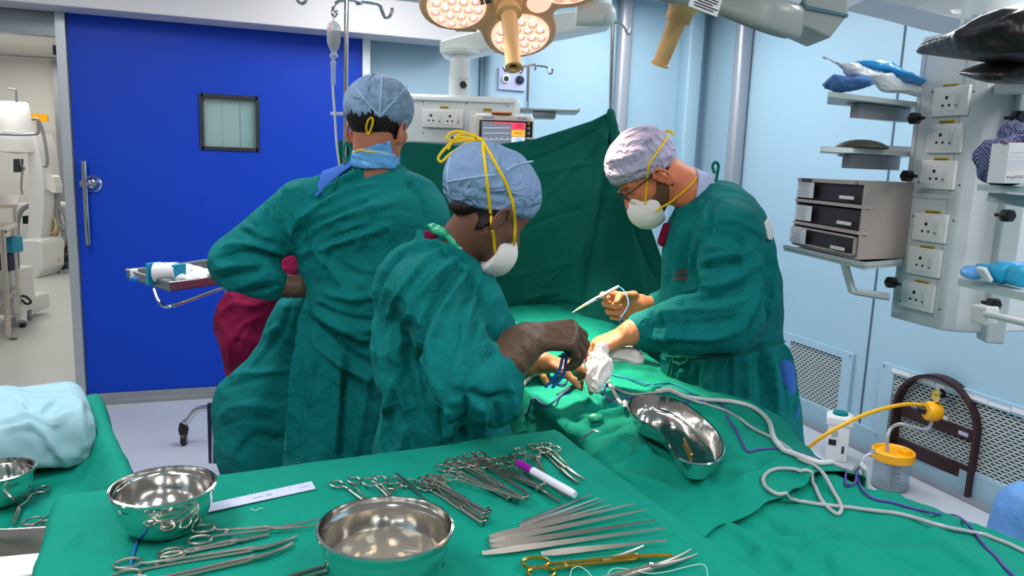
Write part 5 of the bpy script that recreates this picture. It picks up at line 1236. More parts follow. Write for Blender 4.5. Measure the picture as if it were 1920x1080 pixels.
cord('drain_tube', 'x', [(978, 735), (984, 722), (995, 712), (1013, 706), (1030, 703)], .006, 'tube', 'tube')['label'] = 'short white curved tube on the drape left of the blue handled forceps'
cord('purple_cord', 'thin purple cord from the field under the left of the gauze', [(985, 778), (1027, 763), (1050, 745), (1067, 733), (1085, 722)], .0028, 'purple', 'cord')
cord('purple_cord', 'thin purple cord looping past the kidney dish across the upper drape', [(1137, 722), (1132, 740), (1143, 754), (1163, 752), (1187, 747), (1240, 745), (1287, 757), (1330, 753), (1353, 760), (1363, 783), (1380, 810), (1400, 847), (1420, 845), (1463, 843), (1500, 852), (1540, 866)], .0028, 'purple', 'cord')
cord('purple_cord', 'thin purple cord winding down the lower drape at the right', [(1583, 893), (1586, 911), (1602, 908), (1606, 898), (1614, 917), (1637, 937), (1681, 947), (1724, 959), (1762, 966), (1789, 966), (1806, 978), (1827, 1001), (1850, 1030), (1885, 1068), (1930, 1110)], .0028, 'purple', 'cord')
cord('surgical_cable', 'thin blue cord trailing from the gauze behind the kidney dish', [(1128, 700), (1150, 705), (1180, 712), (1217, 722), (1257, 720), (1287, 733), (1300, 742)], .0022, 'bluecord', 'cord')
cord('purple_cord', 'short purple cord beside the blue forceps tips', [(1040, 720), (1060, 722), (1085, 712), (1100, 706)], .0025, 'purple', 'cord')
# kidney dish
KZ = ondrape(1265, 800)[2]+.052
out = [(1180, 764), (1186, 748), (1205, 741), (1235, 742), (1280, 756), (1320, 785), (1345, 812), (1355, 838), (1350, 856), (1332, 868), (1305, 869), (1280, 862), (1264, 848), (1256, 830), (1242, 810), (1220, 796), (1195, 784)]
rimp = [pz(x, y, KZ) for x, y in smooth_path([np.array(q, float) for q in out], 5, True)]
cen = sum(rimp)/len(rimp); KD = thing('kidney_dish', 'shiny kidney shaped steel dish on the patient drape', 'dish', cen)
N = len(rimp); rings = []
def shrink(k, dz):   # offset inwards
    R = []
    for i in range(N):
        t = nrm(rimp[(i+1) % N]-rimp[i-1]); n_ = np.cross(zH, t); n_ = n_ if n_@(cen-rimp[i]) > 0 or True else n_
        R.append(rimp[i]+n_*k*KS+zH*dz)
    return R
t0 = nrm(rimp[1]-rimp[-1]); KS = 1 if np.cross(zH, t0)@(cen-rimp[0]) > 0 else -1
prof = [(-.004, -.003), (-.005, 0), (-.003, .002), (.001, .001), (.004, -.012), (.008, -.028), (.011, -.036), (.015, -.040), (.019, -.041)]
vs = []
for k, dz in prof: vs += shrink(k, dz)
fs = [(a*N+i, a*N+(i+1) % N, (a+1)*N+(i+1) % N, (a+1)*N+i) for a in range(len(prof)-1) for i in range(N)]
# floor: median fan strip between both sides
last = (len(prof)-1)*N; m2 = MB(); m2.add(vs, fs)
fl = [vs[last+i] for i in range(N)]; m2.add(fl, [(i, i+1, N-i-2, N-i-1) for i in range(N//2-1)])
ko = m2.build('dish_body', 'bowlsteel', KD, smooth=50); md = ko.modifiers.new('s', 'SOLIDIFY'); md.thickness = .0012; md.offset = -1
stp = MB().tube([pz(1283, 822, KZ-.034), pz(1297, 852, KZ-.034)], .0028, 8).build('scalpel', 'gold', smooth=True); tag(stp, 'slim metal blade lying inside the kidney dish', 'blade')
# gauze
gz = ondrape(1118, 700, 0); 
def gz1(p): 
    a = W(1128, 655, 2.05); b = W(1115, 725, 1.98); return smin(smin(cap(p, a, W(1120, 690, 2.02), .022, .032), cap(p, W(1120, 690, 2.02), b, .032, .022), .02), cap(p, W(1098, 690, 2.03), W(1140, 680, 2.02), .012, .014), .02)
c_ = W(1120, 690, 2.02); blob('gauze_swab', gz1, c_, .09, .0035, 'gauze', 'crumpled white gauze standing at the centre of the surgical field', 'gauze', (.009, 75, 9, zH, 2.0))
def gz2(p): return smin(ell(p, W(1160, 664, 2.16), (.05, .04, .028)), ell(p, W(1190, 668, 2.14), (.03, .03, .026)), .02)
c_ = W(1170, 665, 2.15); blob('gauze_swab', gz2, c_, .10, .004, 'gauze', 'second crumpled gauze behind, below the green sleeve', 'gauze', (.010, 60, 10, uH, 1.5))
# retractors at the field
def rod(name, lbl, pts, r, m, cat): o = MB().tube(smooth_path([W(*p) for p in pts], 5), r, 8).build(name, m, smooth=True); tag(o, lbl, cat); return o
rod('retractor', 'slim steel instrument leaning into the field left of the gauze', [(1045, 740, 1.93), (1065, 728, 1.96), (1092, 712, 2.0), (1100, 700, 2.02)], .003, 'steel', 'instrument')
rod('retractor', 'hooked steel instrument lying among cords beside the gauze', [(1052, 710, 1.98), (1070, 705, 2.0), (1088, 706, 2.02)], .0025, 'steel', 'instrument')
cl_ = ondrape(1116, 790, .01); c_ = np.array(cl_)
blob('drape_clip', lambda p: ell(p, c_, (.022, .016, .012)), c_, .04, .003, 'plasticgreen', 'greenish translucent clip on the folded drape below the field', 'clip', (.002, 90, 1, uH, 2))
rod('towel_clamp', 'small steel clamp holding the drape near the instrument table corner', [(1088, 826, 1.66), (1100, 816, 1.68), (1112, 808, 1.70), (1122, 811, 1.70)], .003, 'steel', 'clamp')

# ======================= INSTRUMENT TABLE =======================
ZT = .95
TQ = [pz(118, 928, ZT), pz(1040, 806, ZT), None, None]
TQ[2] = np.array([.80, .80, ZT]); TQ[3] = np.array([-.27, .80, ZT])
IT = thing('instrument_table', 'steel instrument table hidden under the green cloth in front', 'table', (sum(TQ)/4)*[1, 1, 0])
MB().prism([q+zH*-.012 for q in TQ], (0, 0, 0), (0, 0, -.02)).build('table_top', 'brushed', IT)
for q in TQ:
    q2 = q+(sum(TQ)/4-q)*.12; MB().cyl((q2[0], q2[1], 0), (q2[0], q2[1], ZT-.03), .014).build('leg', 'brushed', IT, smooth=True)
tst = [([(205, 935), (208, 1000), (205, 1080)], .006, .004), ([(1045, 830), (1200, 950), (1380, 1080)], .010, .006), ([(1020, 815), (1160, 925), (1300, 1040)], .005, -.003), ([(230, 985), (330, 985)], .006, .003), ([(150, 1000), (120, 1030)], .012, .008), ([(930, 930), (985, 985)], .005, .003), ([(870, 1015), (960, 1010)], .006, .003), ([(850, 1050), (990, 1060), (1000, 1080)], .006, -.002), ([(470, 880), (700, 850), (1000, 815)], .010, .005), ([(130, 935), (300, 915), (420, 895)], .012, .006)]
o, tV, tF = drape_sheet('instrument_drape', 'bright green cloth over the front instrument table', [TQ[3], TQ[2], TQ[1], TQ[0]], ZT, .6, 'drape', .010, .10, .018, (.0022, 14, 41, (1, .3, 0), 3), strokes=tst, nflute=10, fa=.018)
ZS = ZT+.003
def bowlat(lbl, xl, xr_, yc, H, water=False):
    a = pz(xl, yc, ZS+H); b = pz(xr_, yc-7, ZS+H); c = (a+b)/2; R = np.linalg.norm(a-b)/2; c[2] = ZS
    o = bowl(lbl, c, R-.003, H)
    if water:
        wv_ = MB().lathe([(0, .045), (R*.86, .045), (R*.86, .0445), (0, .0445)], c, n=48).build('water', 'water', smooth=True); tag(wv_, 'clear water pooled inside the large front steel bowl', 'water')
    return c, R
cA, RA = bowlat('large steel bowl with droplets and water at the front centre', 594, 850, 992, .092, True)
cB, RB = bowlat('steel bowl with a beaded rim standing beside the white ruler', 207, 405, 916, .077)
dm = random.Random(8)
for i in range(16):
    t = math.radians(60+dm.uniform(-38, 50)); r0 = RA*.955; z = .058+dm.uniform(-.012, .02)
    q = cA+np.array([cos(t)*r0*.985, sin(t)*r0*.985, z]); o = MB().ball(q, dm.uniform(.0012, .0028), 8).build('water_drop', 'clear', smooth=True); tag(o, 'water droplet clinging inside the large front bowl', 'droplet', 'droplets in the large bowl')
# ruler
rq = [pz(385, 962, ZS), pz(592, 917, ZS), pz(584, 903, ZS), pz(392, 945, ZS)]
RU = thing('ruler', 'white printed paper ruler beside the steel bowl', 'ruler', sum(rq)/4)
MB().prism(rq, (0, 0, 0), (0, 0, .0012)).build('strip', 'ruler', RU)
rd = nrm(rq[1]-rq[0]); ru_ = nrm(rq[3]-rq[0]); RL = np.linalg.norm(rq[1]-rq[0]); RWd = np.linalg.norm(rq[3]-rq[0])
tk = MB()
for i in range(31): tk.box(rq[3]+(rq[2]-rq[3])*(i+.5)/31-ru_*(.0022 if i % 2 else .0034)+zH*.0014, (.0005, .0045 if i % 2 else .0065, .0002), (rd, ru_, zH))
tk.build('graduation', 'ink', RU)['kind'] = 'stuff'
lg = rq[0]+rd*RL*.55+ru_*RWd*.45+zH*.0014
lm = MB().tube([lg+rd*.006*cos(t)+ru_*.005*sin(t) for t in np.linspace(0, 2*pi, 5)[:-1]], .0006, 4, closed=True); lm.box(lg-rd*.022, (.020, .0022, .0002), (rd, ru_, zH)); lm.box(lg+rd*.07+ru_*.002, (.022, .0012, .0002), (rd, ru_, zH)); lm.build('logo', 'bluecord', RU)
for i in range(1, 15): 
    text('numeral', str(i), .0055, 'ink', rq[3]+(rq[2]-rq[3])*i/15.5-ru_*.0095+zH*.0013, rd, ru_, RU, .00005) if i % 2 == 0 else None
# ring handled instruments
def ringed(name, lbl, ring, tip, m='instr', rr=.0155, gap=.0, curve=0., z=0., joint=.62, spread=1., group=None, cat='forceps', hook=False, tr=.0022, blade=False, tips=None, flip=1, lift=0.):
    A = pz(ring[0], ring[1], ZS+z); B = pz(tip[0], tip[1], ZS+z); L = np.linalg.norm(B-A); xj = L*joint
    root = thing(name, lbl, cat, (0, 0, 0), group)
    for s in (1, -1):
        yc = s*(rr+.0022)*spread
        h = MB(); n = 22
        h.tube([(rr*1.1*cos(t)-rr*.4, yc+rr*.82*sin(t), .0) for t in np.linspace(0, 2*pi, n+1)[:-1]], tr, 8, closed=True)
        pts = [(rr*.62, yc-s*rr*.35, 0), (rr*1.2, s*.006*spread+s*.002, s*.0006), (L*.33, s*.0055*spread, s*.001), (xj-.008, s*.0028, s*.0014), (xj, 0, s*.0014), (xj+.008, -s*.0022, s*.0014)]
        pts = [np.array(q, float) for q in pts]
        r_ = [tr*.9, tr, tr, tr*1.15, tr*1.6, tr*1.5]
        K = 6
        for k in range(1, K+1):
            t = k/K; pts.append(np.array([xj+.008+(L-xj-.008)*t, -s*(.0022+gap*t)+flip*curve*t*t, s*.0010*(1-t)])); r_.append((tr*1.4*(1-t)+tr*.55*t) if not blade else tr*(1.6-1.2*t))
        h.tube(pts, r_, 8, flat=1.0 if not blade else 1.0)
        if hook: h.box(pts[-1]+np.array([0, 0, .002]), (.006, .010, .010), bev=.001)
        hd_ = h.build('handle_half', m, root, smooth=True)
        if s == 1: MB().box((rr*1.9, 0, .0006), (.006, .018*spread, .003), bev=.0005).build('ratchet', m, hd_)
    MB().cyl((xj, 0, -tr*1.3), (xj, 0, tr*2.2), tr*1.1, n=12).build('joint_screw', m, root, smooth=True)
    dxy = B-A; root.location = tuple(A+zH*(tr*.9)); root.rotation_euler = (0, -lift, math.atan2(dxy[1], dxy[0])); return root
R_ = ringed
G1 = 'clamps in the group left of centre'
R_('artery_forceps', 'ring handled forceps at the far left of the small group behind the front bowl', (650, 908), (706, 960), rr=.0145, group=G1, spread=1.1)
R_('artery_forceps', 'ring handled forceps crossing the middle of the small group behind the front bowl', (705, 906), (752, 955), rr=.018, group=G1, z=.004, spread=.5)
R_('artery_forceps', 'ring handled forceps lying at the right of the small group behind the front bowl', (748, 907), (688, 962), rr=.0165, group=G1, spread=.9)
ag = MB(); a = pz(743, 888, ZS+.004); b = pz(808, 948, ZS+.004); d_ = nrm(b-a); s_ = np.cross(zH, d_)
ag.prism([a-s_*.002, a+s_*.002, a+d_*.045+s_*.0045, b+s_*.002, b-s_*.001, a+d_*.045-s_*.004], (0, 0, 0), (0, 0, .002)); o = ag.build('scalpel', 'brushed'); tag(o, 'flat grey scalpel handle beside the small forceps group', 'handle')
G2 = 'stacked ringed clamps'
for i, (rx, ry, tx, ty, zz) in enumerate(((806, 915, 905, 984, 0), (812, 909, 908, 976, .006), (819, 904, 911, 968, .012), (808, 902, 914, 962, .017))):
    R_('towel_forceps', 'hook tipped steel clamp, %s in the stack of four at the table centre' % ('bottom', 'second', 'third', 'topmost')[i], (rx, ry), (tx, ty), m='instrdark' if i % 2 else 'instr', rr=.0155, z=zz, hook=True, group=G2, spread=.55)
lst = [(842, 878, 955, 938, 0, 'leftmost'), (860, 868, 968, 940, .005, 'second from left'), (876, 872, 985, 938, .010, 'third from left'), (893, 858, 992, 930, .015, 'topmost'), (903, 866, 1010, 918, .006, 'fourth from left'), (915, 872, 1016, 914, .010, 'fifth from left')]
for rx, ry, tx, ty, zz, w_ in lst:
    R_('artery_forceps', 'long ring handled clamp, %s in the big central fan' % w_, (rx, ry), (tx, ty), m='instrdark' if zz in (.005, .015) else 'instr', rr=.0165, z=zz, hook=(zz < .012), group=G2, spread=.6)
R_('needle_holder', 'straight steel needle holder crossing over the central clamps', (850, 895), (982, 938), rr=.015, z=.014, group=G2, spread=.6)
R_('artery_forceps', 'forceps under the left side of the marker pen', (945, 866), (1046, 944), rr=.0165, z=.002, group='forceps under the marker pen', spread=.9, curve=.006)
R_('artery_forceps', 'forceps under the right side of the marker pen', (965, 862), (1062, 932), rr=.0165, z=.006, m='instrdark', group='forceps under the marker pen', spread=.8)
R_('fine_forceps', 'fine forceps with open rings at the far right of the row', (998, 848), (1020, 890), rr=.015, z=.008, spread=1.6, joint=.35)
R_('fine_forceps', 'curved fine forceps, the outer one at the far right of the row', (1030, 846), (1087, 900), rr=.0155, z=.004, curve=.008, spread=.9)
R_('fine_forceps', 'curved fine forceps, the inner one at the far right of the row', (1015, 840), (1078, 908), rr=.0155, z=.0, curve=.008, spread=.9, m='instrdark')
# big curved forceps in the left foreground
R_('curved_forceps', 'long curved forceps nearest the left bowl, crossing behind the front bowl', (386, 1003), (600, 985), rr=.017, z=.004, spread=1.05, curve=.010, gap=.010, tr=.0024, joint=.55)
R_('curved_forceps', 'long ring handled forceps below the left bowl, second from the back', (330, 1040), (505, 1004), rr=.017, z=.0, spread=.35, tr=.0024, curve=.0)
R_('curved_forceps', 'long forceps with bent tips along the lower left of the table', (248, 1068), (560, 1018), rr=.018, z=.0, spread=.9, curve=.022, tr=.0025, joint=.70)
R_('curved_forceps', 'foremost long forceps with bent tips at the lower left edge', (262, 1098), (556, 1030), rr=.018, z=.0, spread=.6, curve=.020, tr=.0025, joint=.70)
for i, (x0, y0, x1, y1) in enumerate(((540, 1082, 616, 1060), (548, 1090, 618, 1071))):
    o = MB().tube([pz(x0, y0, ZS+.004), pz(x1, y1, ZS+.004)], .0035, 8).build('instrument_shaft', 'instrdark', smooth=True); tag(o, 'dark steel instrument shaft touching the left foot of the front bowl', 'instrument', 'shafts beside the front bowl')
# tissue forceps
def tweezer(lbl, a, b, z=0, wide=.010, m='instr', flat=.5):
    A = pz(a[0], a[1], ZS+z); B = pz(b[0], b[1], ZS+z); L = np.linalg.norm(B-A); root = thing('tissue_forceps', lbl, 'forceps', (0, 0, 0), 'tissue forceps laid in a row')
    for s in (1, -1):
        xs = np.linspace(0, 1, 12); vs = []
        for t in xs:
            y = s*(.0012+.0052*sin(min(t*1.15, 1)*pi)**.8*(1 if t < .87 else 1)); w_ = (wide*.55+wide*.45*min(1, t/.12))*(1-t)**.35 if t < .3 else wide*(.88-.66*((t-.3)/.7)**.8); w_ = max(w_, .0025)*.5
            for yy in (-.0006, .0006):
                for zz in (-w_, w_): vs.append((t*L, y+yy, zz+wide*.45))
        fs = [];
        for i in range(11):
            o0 = i*4; o1 = o0+4
            for q in ((0, 1, 3, 2),): pass
            fs += [(o0, o0+1, o1+1, o1), (o0+2, o1+2, o1+3, o0+3), (o0+1, o0+3, o1+3, o1+1), (o0, o1, o1+2, o0+2)]
        fs += [(0, 2, 3, 1), (44, 45, 47, 46)]
        MB().add(vs, fs).build('arm', m, root)
    MB().box((.004, 0, wide*.45), (.010, .004, wide*.6), bev=.001).build('heel', m, root)
    dd = B-A; root.location = tuple(A); root.rotation_euler = (radians(-30), 0, math.atan2(dd[1], dd[0])); return root
for i, (a, b) in enumerate((((977, 985), (1108, 930)), ((975, 990), (1122, 937)), ((990, 990), (1134, 941)), ((975, 996), (1146, 949)), ((918, 1012), (1191, 949)), ((918, 1021), (1210, 961)), ((920, 1030), (1231, 980)), ((905, 1043), (1249, 995)), ((1016, 1044), (1252, 1018)))):
    tweezer('slim steel tissue forceps, number %s counted from the back of the row' % ('one', 'two', 'three', 'four', 'five', 'six', 'seven', 'eight', 'nine')[i], a, b, .001+.001*(i % 3), .007 if i < 4 else .011, 'instrdark' if i in (0, 2, 6) else 'instr')
R_('dissecting_scissors', 'gold ringed scissors with curved tips at the lower centre', (1018, 1066), (1257, 1040), m='gold', rr=.020, z=.002, spread=.72, gap=.001, curve=-.006, tr=.0028, joint=.72, cat='scissors')
R_('dissecting_scissors', 'steel scissors with a broad curved blade at the lower right of the instruments', (1060, 1110), (1310, 1044), m='instr', rr=.020, z=.003, spread=.8, gap=.006, curve=.012, tr=.0034, joint=.62, cat='scissors')
o = MB().tube([pz(1130, 1052, ZS+.004), pz(1170, 1040, ZS+.006), pz(1206, 1024, ZS+.006)], [.003, .0035, .002], 8).build('spare_jaw', 'instr', smooth=True); o.name = 'needle_probe'; tag(o, 'short steel probe lying across the gold scissors', 'probe')
th = MB().tube(smooth_path([pz(x, y, ZS+.008) for x, y in ((1069, 1085), (1072, 1068), (1085, 1062), (1100, 1070), (1115, 1085), (1136, 1080), (1150, 1066), (1185, 1068), (1215, 1075), (1250, 1072), (1290, 1062), (1315, 1058), (1325, 1066), (1326, 1085))], 6), .0007, 6).build('suture_thread', 'thread', smooth=True); tag(th, 'fine pale suture thread curling over the scissors', 'thread')
th = MB().tube(smooth_path([pz(x, y, ZS+.001) for x, y in ((470, 954), (480, 957), (487, 953), (493, 954))], 4), .0006, 5).build('suture_thread', 'thread', smooth=True); tag(th, 'tiny yellowish thread scrap on the cloth below the ruler', 'thread')
# marker pen
PNm = thing('marker_pen', 'white marker pen with a purple cap lying on the forceps', 'pen', (0, 0, 0)); a = pz(970, 867, ZS+.022); b = pz(1078, 928, ZS+.012); L = np.linalg.norm(b-a)
MB().lathe([(0, 0), (.0062, .001), (.0078, .006), (.0078, L*.28), (0, L*.28)], (0, 0, 0), (1, 0, 0), 20).build('cap', 'pencap', PNm, smooth=True)
MB().lathe([(0, L*.27), (.0086, L*.28), (.0088, L*.93), (.0070, L), (0, L)], (0, 0, 0), (1, 0, 0), 20).build('barrel', 'penbody', PNm, smooth=True)
d_ = b-a; PNm.location = tuple(a); PNm.rotation_euler = (0, math.atan2(-d_[2], np.linalg.norm(d_[:2])), math.atan2(d_[1], d_[0]))
o = MB().tube([pz(262, 1003, ZS), pz(252, 1030, ZS), pz(244, 1062, ZS)], .0022, 8).build('blue_loop', 'bluecord', smooth=True); tag(o, 'short blue cord from under the left bowl to the forceps ring', 'cord')
o = MB().lathe([(0, 0), (.004, 0), (.004, .006), (0, .006)], pz(829, 1058, ZS), n=10).build('steel_stopper', 'instrdark'); tag(o, 'tiny dark metal cap right of the front bowl', 'cap')
# instruments on the left table
ZL2 = ZL+.006
def onleft(x, y): return pz(x, y, ZL2)
ZSs = ZS; ZS = ZL2
R_('artery_forceps', 'open ringed forceps on the left table below the wrapped bundle', (48, 925), (24, 985), rr=.014, spread=1.8, joint=.5, m='instrdark')
R_('curved_forceps', 'dark ringed forceps partly hidden behind the instrument cloth', (75, 980), (160, 945), rr=.016, spread=.8, m='instrdark')
ZS = ZSs
# ======================= PEOPLE =======================
def proj(p):
    q = p-cC; d = q@cF; return 960+FPX*(q@cR)/d, 540-FPX*(q@cU)/d, d
def polysd(x, y, poly):
    P = np.array(poly, float); n = len(P); d = np.full(len(x), 1e9); ins = np.zeros(len(x), bool)
    for i in range(n):
        a = P[i]; b = P[(i+1) % n]; ex, ey = b-a; wx = x-a[0]; wy = y-a[1]; t = np.clip((wx*ex+wy*ey)/(ex*ex+ey*ey), 0, 1)
        d = np.minimum(d, (wx-ex*t)**2+(wy-ey*t)**2)
        c = (a[1] > y) != (b[1] > y); ins ^= c & (x < a[0]+(y-a[1])/(b[1]-a[1]+1e-12)*ex)
    d = np.sqrt(d); return np.where(ins, -d, d)
def patch(name, fn, poly, off, m, parent, vmax, lo, hi, h=.005, strokes=()):
    """a piece of cloth lying on the surface fn, cut to an outline"""
    def g(p):
        x, y, d = proj(p); s = polysd(x, y, poly)*d/FPX; b = fn(p)
        return np.maximum(np.maximum(np.maximum(b-off, -b-.006), s), p@vH-vmax)
    v, f = snet(g, lo, hi, h)
    if strokes: v = folds(v, f, strokes)
    v = laplace(v, f, 1, .4); return meshobj(name, v, f, m, parent)
class Head:
    def __init__(s, O, F, up=zH, sc=1.0, roll=0.):
        s.O = np.array(O); s.F = nrm(F); u = up-s.F*(up@s.F); s.U = nrm(u); s.L = np.cross(s.U, s.F); s.s = sc
    def loc(s, p): q = (p-s.O)/s.s; return np.stack([q@s.F, q@s.L, q@s.U], 1)
    def w(s, f, l, u): return s.O+s.s*(s.F*f+s.L*l+s.U*u)
    def sdf(s, p, ears=True):
        q = s.loc(p); a = q*[1, 0, 1]; q2 = q.copy(); q2[:, 1] = abs(q[:, 1])
        d = ell(q, (-.012, 0, .03), (.098, .076, .088))
        d = smin(d, ell(q, (.026, 0, -.035), (.064, .056, .075)), .03)
        d = smin(d, cap(q2, (-.005, .048, -.062), (.062, .010, -.102), .018, .018), .025)
        d = smin(d, cap(q2, (.075, .016, .022), (.068, .045, .018), .010, .008), .015)      # brow
        d = smax(d, -ell(q2, (.094, .031, .002), (.016, .017, .011)), .012)                  # eye sockets
        d = smin(d, ell(q2, (.071, .031, .001), (.0125, .0125, .0125)), .003)
        d = smin(d, cap(q, (.084, 0, .004), (.108, 0, -.034), .0065, .011), .012)            # nose
        d = smin(d, ell(q2, (.094, .012, -.038), (.011, .008, .007)), .006)
        d = smin(d, cap(q2, (.090, .0, -.064), (.082, .020, -.066), .006, .004), .006); d = smin(d, cap(q2, (.088, .0, -.075), (.081, .018, -.073), .007, .004), .005)
        d = smin(d, ell(q2, (.055, .045, -.030), (.020, .016, .018)), .02)
        if not ears: return d*s.s
        e = q2-[-.008, .079, -.026]; er = e.copy(); c_, s_ = cos(.25), sin(.25); er[:, 0] = e[:, 0]*c_-e[:, 2]*s_; er[:, 2] = e[:, 0]*s_+e[:, 2]*c_
        er[:, 1] -= -.25*er[:, 0]
        k = np.sqrt((er[:, 0]/.017)**2+(er[:, 2]/.029)**2)+1e-6
        rim = np.sqrt(((k-1)*.019)**2+(er[:, 1]-.004)**2)-.0042
        rim = np.where((er[:, 0] > .006) & (er[:, 2] < .012), rim+.004, rim)
        bowl_ = ell(er, (.002, -.004, 0), (.016, .004, .026)); lobe = ell(er, (.004, .001, -.028), (.009, .005, .009)); anti = cap(er, (-.006, .002, .012), (-.004, .003, -.016), .004, .004)
        ear = smin(smin(smin(rim, bowl_, .004), lobe, .006), anti, .004)
        d = smin(d, ear, .004); return d*s.s
def finger_sdf(p, base, d, n, lens, rad, curls):
    out = None; a = np.array(base); ang = 0
    for L, (r0, r1), c in zip(lens, rad, curls):
        ang += radians(c); dd = d*cos(ang)+n*sin(ang); b = a+dd*L; k = cap(p, a, b, r0, r1); out = k if out is None else smin(out, k, .003); a = b
    return out
def hand_sdf(p, wr, d, n, s, curls, thumb=(.5, .5, 20, 30), sc=1.0):
    """d fingers, n palm side, s thumb side"""
    d = nrm(d); n = nrm(n-d*(n@d)); s = nrm(s-d*(s@d)-n*(s@n)); out = None
    offs = (.030, .010, -.010, -.028); Ls = (.090, .093, .088, .080); segs = ((.040, .024, .020), (.044, .028, .021), (.041, .026, .021), (.033, .020, .018))
    for i in range(4):
        b = wr+(d*Ls[i]+s*offs[i])*sc; m = cap(p, wr+(d*.005+s*offs[i]*.55)*sc, b-n*.0, .0165*sc, .0125*sc); out = m if out is None else smin(out, m, .016*sc)
    out = smin(out, cap(p, wr+(d*.02+n*.008+s*.012)*sc, wr+(d*.06+n*.008+s*.018)*sc, .016*sc, .012*sc), .015)
    fing = None
    for i in range(4):
        b = wr+(d*Ls[i]+s*offs[i])*sc; r = .0098 if i < 3 else .0085
        k = finger_sdf(p, b, nrm(d+s*offs[i]*1.5), n, [q*sc for q in segs[i]], [(r*1.08*sc, r*sc), (r*sc, r*.93*sc), (r*.93*sc, r*.8*sc)], curls[i]); fing = k if fing is None else np.minimum(fing, k)
    out = smin(out, fing, .006)
    ts, tn, c1, c2 = thumb; b = wr+(d*.028+s*.030+n*.008)*sc; td = nrm(d*(1-ts*.4)+s*ts+n*tn); tnn = nrm(n*.6-s*.8-td*((n*.6-s*.8)@td))
    k = finger_sdf(p, b, td, tnn, [.042*sc, .030*sc, .022*sc], [(.0145*sc, .012*sc), (.0115*sc, .0105*sc), (.0105*sc, .0085*sc)], (0, c1, c2)); return smin(out, k, .008)
def glove(name, fn, c, R, m, parent, h=.003, wr=None, strokes=()):
    c = np.array(c); v, f = snet(fn, c-R, c+R, h)
    if wr: v = wrinkle(v, f, *wr)
    if strokes: v = folds(v, f, strokes)
    return meshobj(name, v, f, m, parent)
def ribbon(name, pts, r, m, parent, bvhs, vdef, off=.0015, flat=.35, sub=5):
    P = []
    for q in smooth_path([np.array(q[:2], float) for q in pts], sub):
        c = None
        for b in bvhs:
            h = cast(b, q[0], q[1], None, off+r*flat)
            if h is not None and (c is None or h@vH < c@vH): c = h
        P.append(c if c is not None else None)
    idx = [i for i, c in enumerate(P) if c is not None]
    for i in range(len(P)):
        if P[i] is None:
            q = smooth_path([np.array(t[:2], float) for t in pts], sub)[i]
            vd = P[min(idx, key=lambda j: abs(j-i))]@vH if idx else vdef; P[i] = W(q[0], q[1], vd)
    if len(P) > 4: P = [P[0]]+[(P[i-1]+2*P[i]+P[i+1])/4 for i in range(1, len(P)-1)]+[P[-1]]
    return MB().tube(P, r, 8, flat=flat, up=-vH).build(name, m, parent, smooth=True)
def axes_for(lo, hi, h, fine_lo, fine_hi, hf):
    A = []
    for i in range(3):
        a = list(np.arange(lo[i], fine_lo[i], h))+list(np.arange(fine_lo[i], fine_hi[i], hf))+list(np.arange(fine_hi[i], hi[i]+h, h)); A.append(np.array(sorted(set(np.round(a, 5)))))
    return A
def person(lbl, foot): return thing('person', lbl, 'person', (foot[0], foot[1], 0), 'surgical team')
def make_body(root, fn, lo, hi, H, m):
    ax = axes_for(lo, hi, .016, H.O-.17, H.O+.17, .0036); v, f = snet_axes(fn, ax); return meshobj('body', v, f, m, root), bvh_of(v, f)
def make_cap(H, c, r, n, off, root, m, wr, strokes=(), puff=None):
    n = nrm(n)
    def g(p):
        q = H.loc(p); d = ell(q, c, r)
        if puff: d = smin(d, ell(q, *puff), .03)
        d = np.minimum(d, ell(q, (-.012, 0, .03), (.107, .084, .096)))
        k = q@n; band = .004*np.exp(-((k-off-.008)/.010)**2)
        d = d-band+.008*np.clip((off+.03-k)/.03, 0, 1)
        return np.maximum(d, off-k)*H.s
    C = H.w(*c); v, f = snet(g, C-.17, C+.17, .0036)
    q = H.loc(v); k = q@n; th = np.arctan2(q[:, 1], q[:, 0]); nn = vnormals(v, f)
    v = v+nn*((np.exp(-np.maximum(k-off-.002, 0)/.022)*.0022*np.sin(52*th+3*np.sin(5*th)))[:, None])
    v = wrinkle(v, f, *wr); 
    if strokes: v = folds(v, f, strokes)
    v = laplace(v, f, 1, .3)
    return meshobj('surgical_cap', v, f, m, root), bvh_of(v, f)
def make_mask(H, root, c=(.070, 0, -.070), r=(.072, .060, .066), cut=.042, tilt=.25, m='mask', pinch=.018):
    def g(p):
        q = H.loc(p); q2 = q.copy(); q2[:, 1] = abs(q2[:, 1])+pinch; d = ell(q2, c, (r[0], r[1]+pinch*.8, r[2]))
        return np.maximum(d, cut+tilt*(q[:, 2]-c[2])*0-q[:, 0]-.25*(q[:, 2]+.07)+0*tilt)*H.s
    C = H.w(*c); v, f = snet(g, C-.12, C+.12, .003); v = wrinkle(v, f, .0012, 60, 5, zH, 2); v = laplace(v, f, 1, .4); return meshobj('face_mask', v, f, m, root), bvh_of(v, f)
def region(fn, off, reg): return lambda p: np.maximum(np.maximum(fn(p)-off, -fn(p)-.01), reg(p))

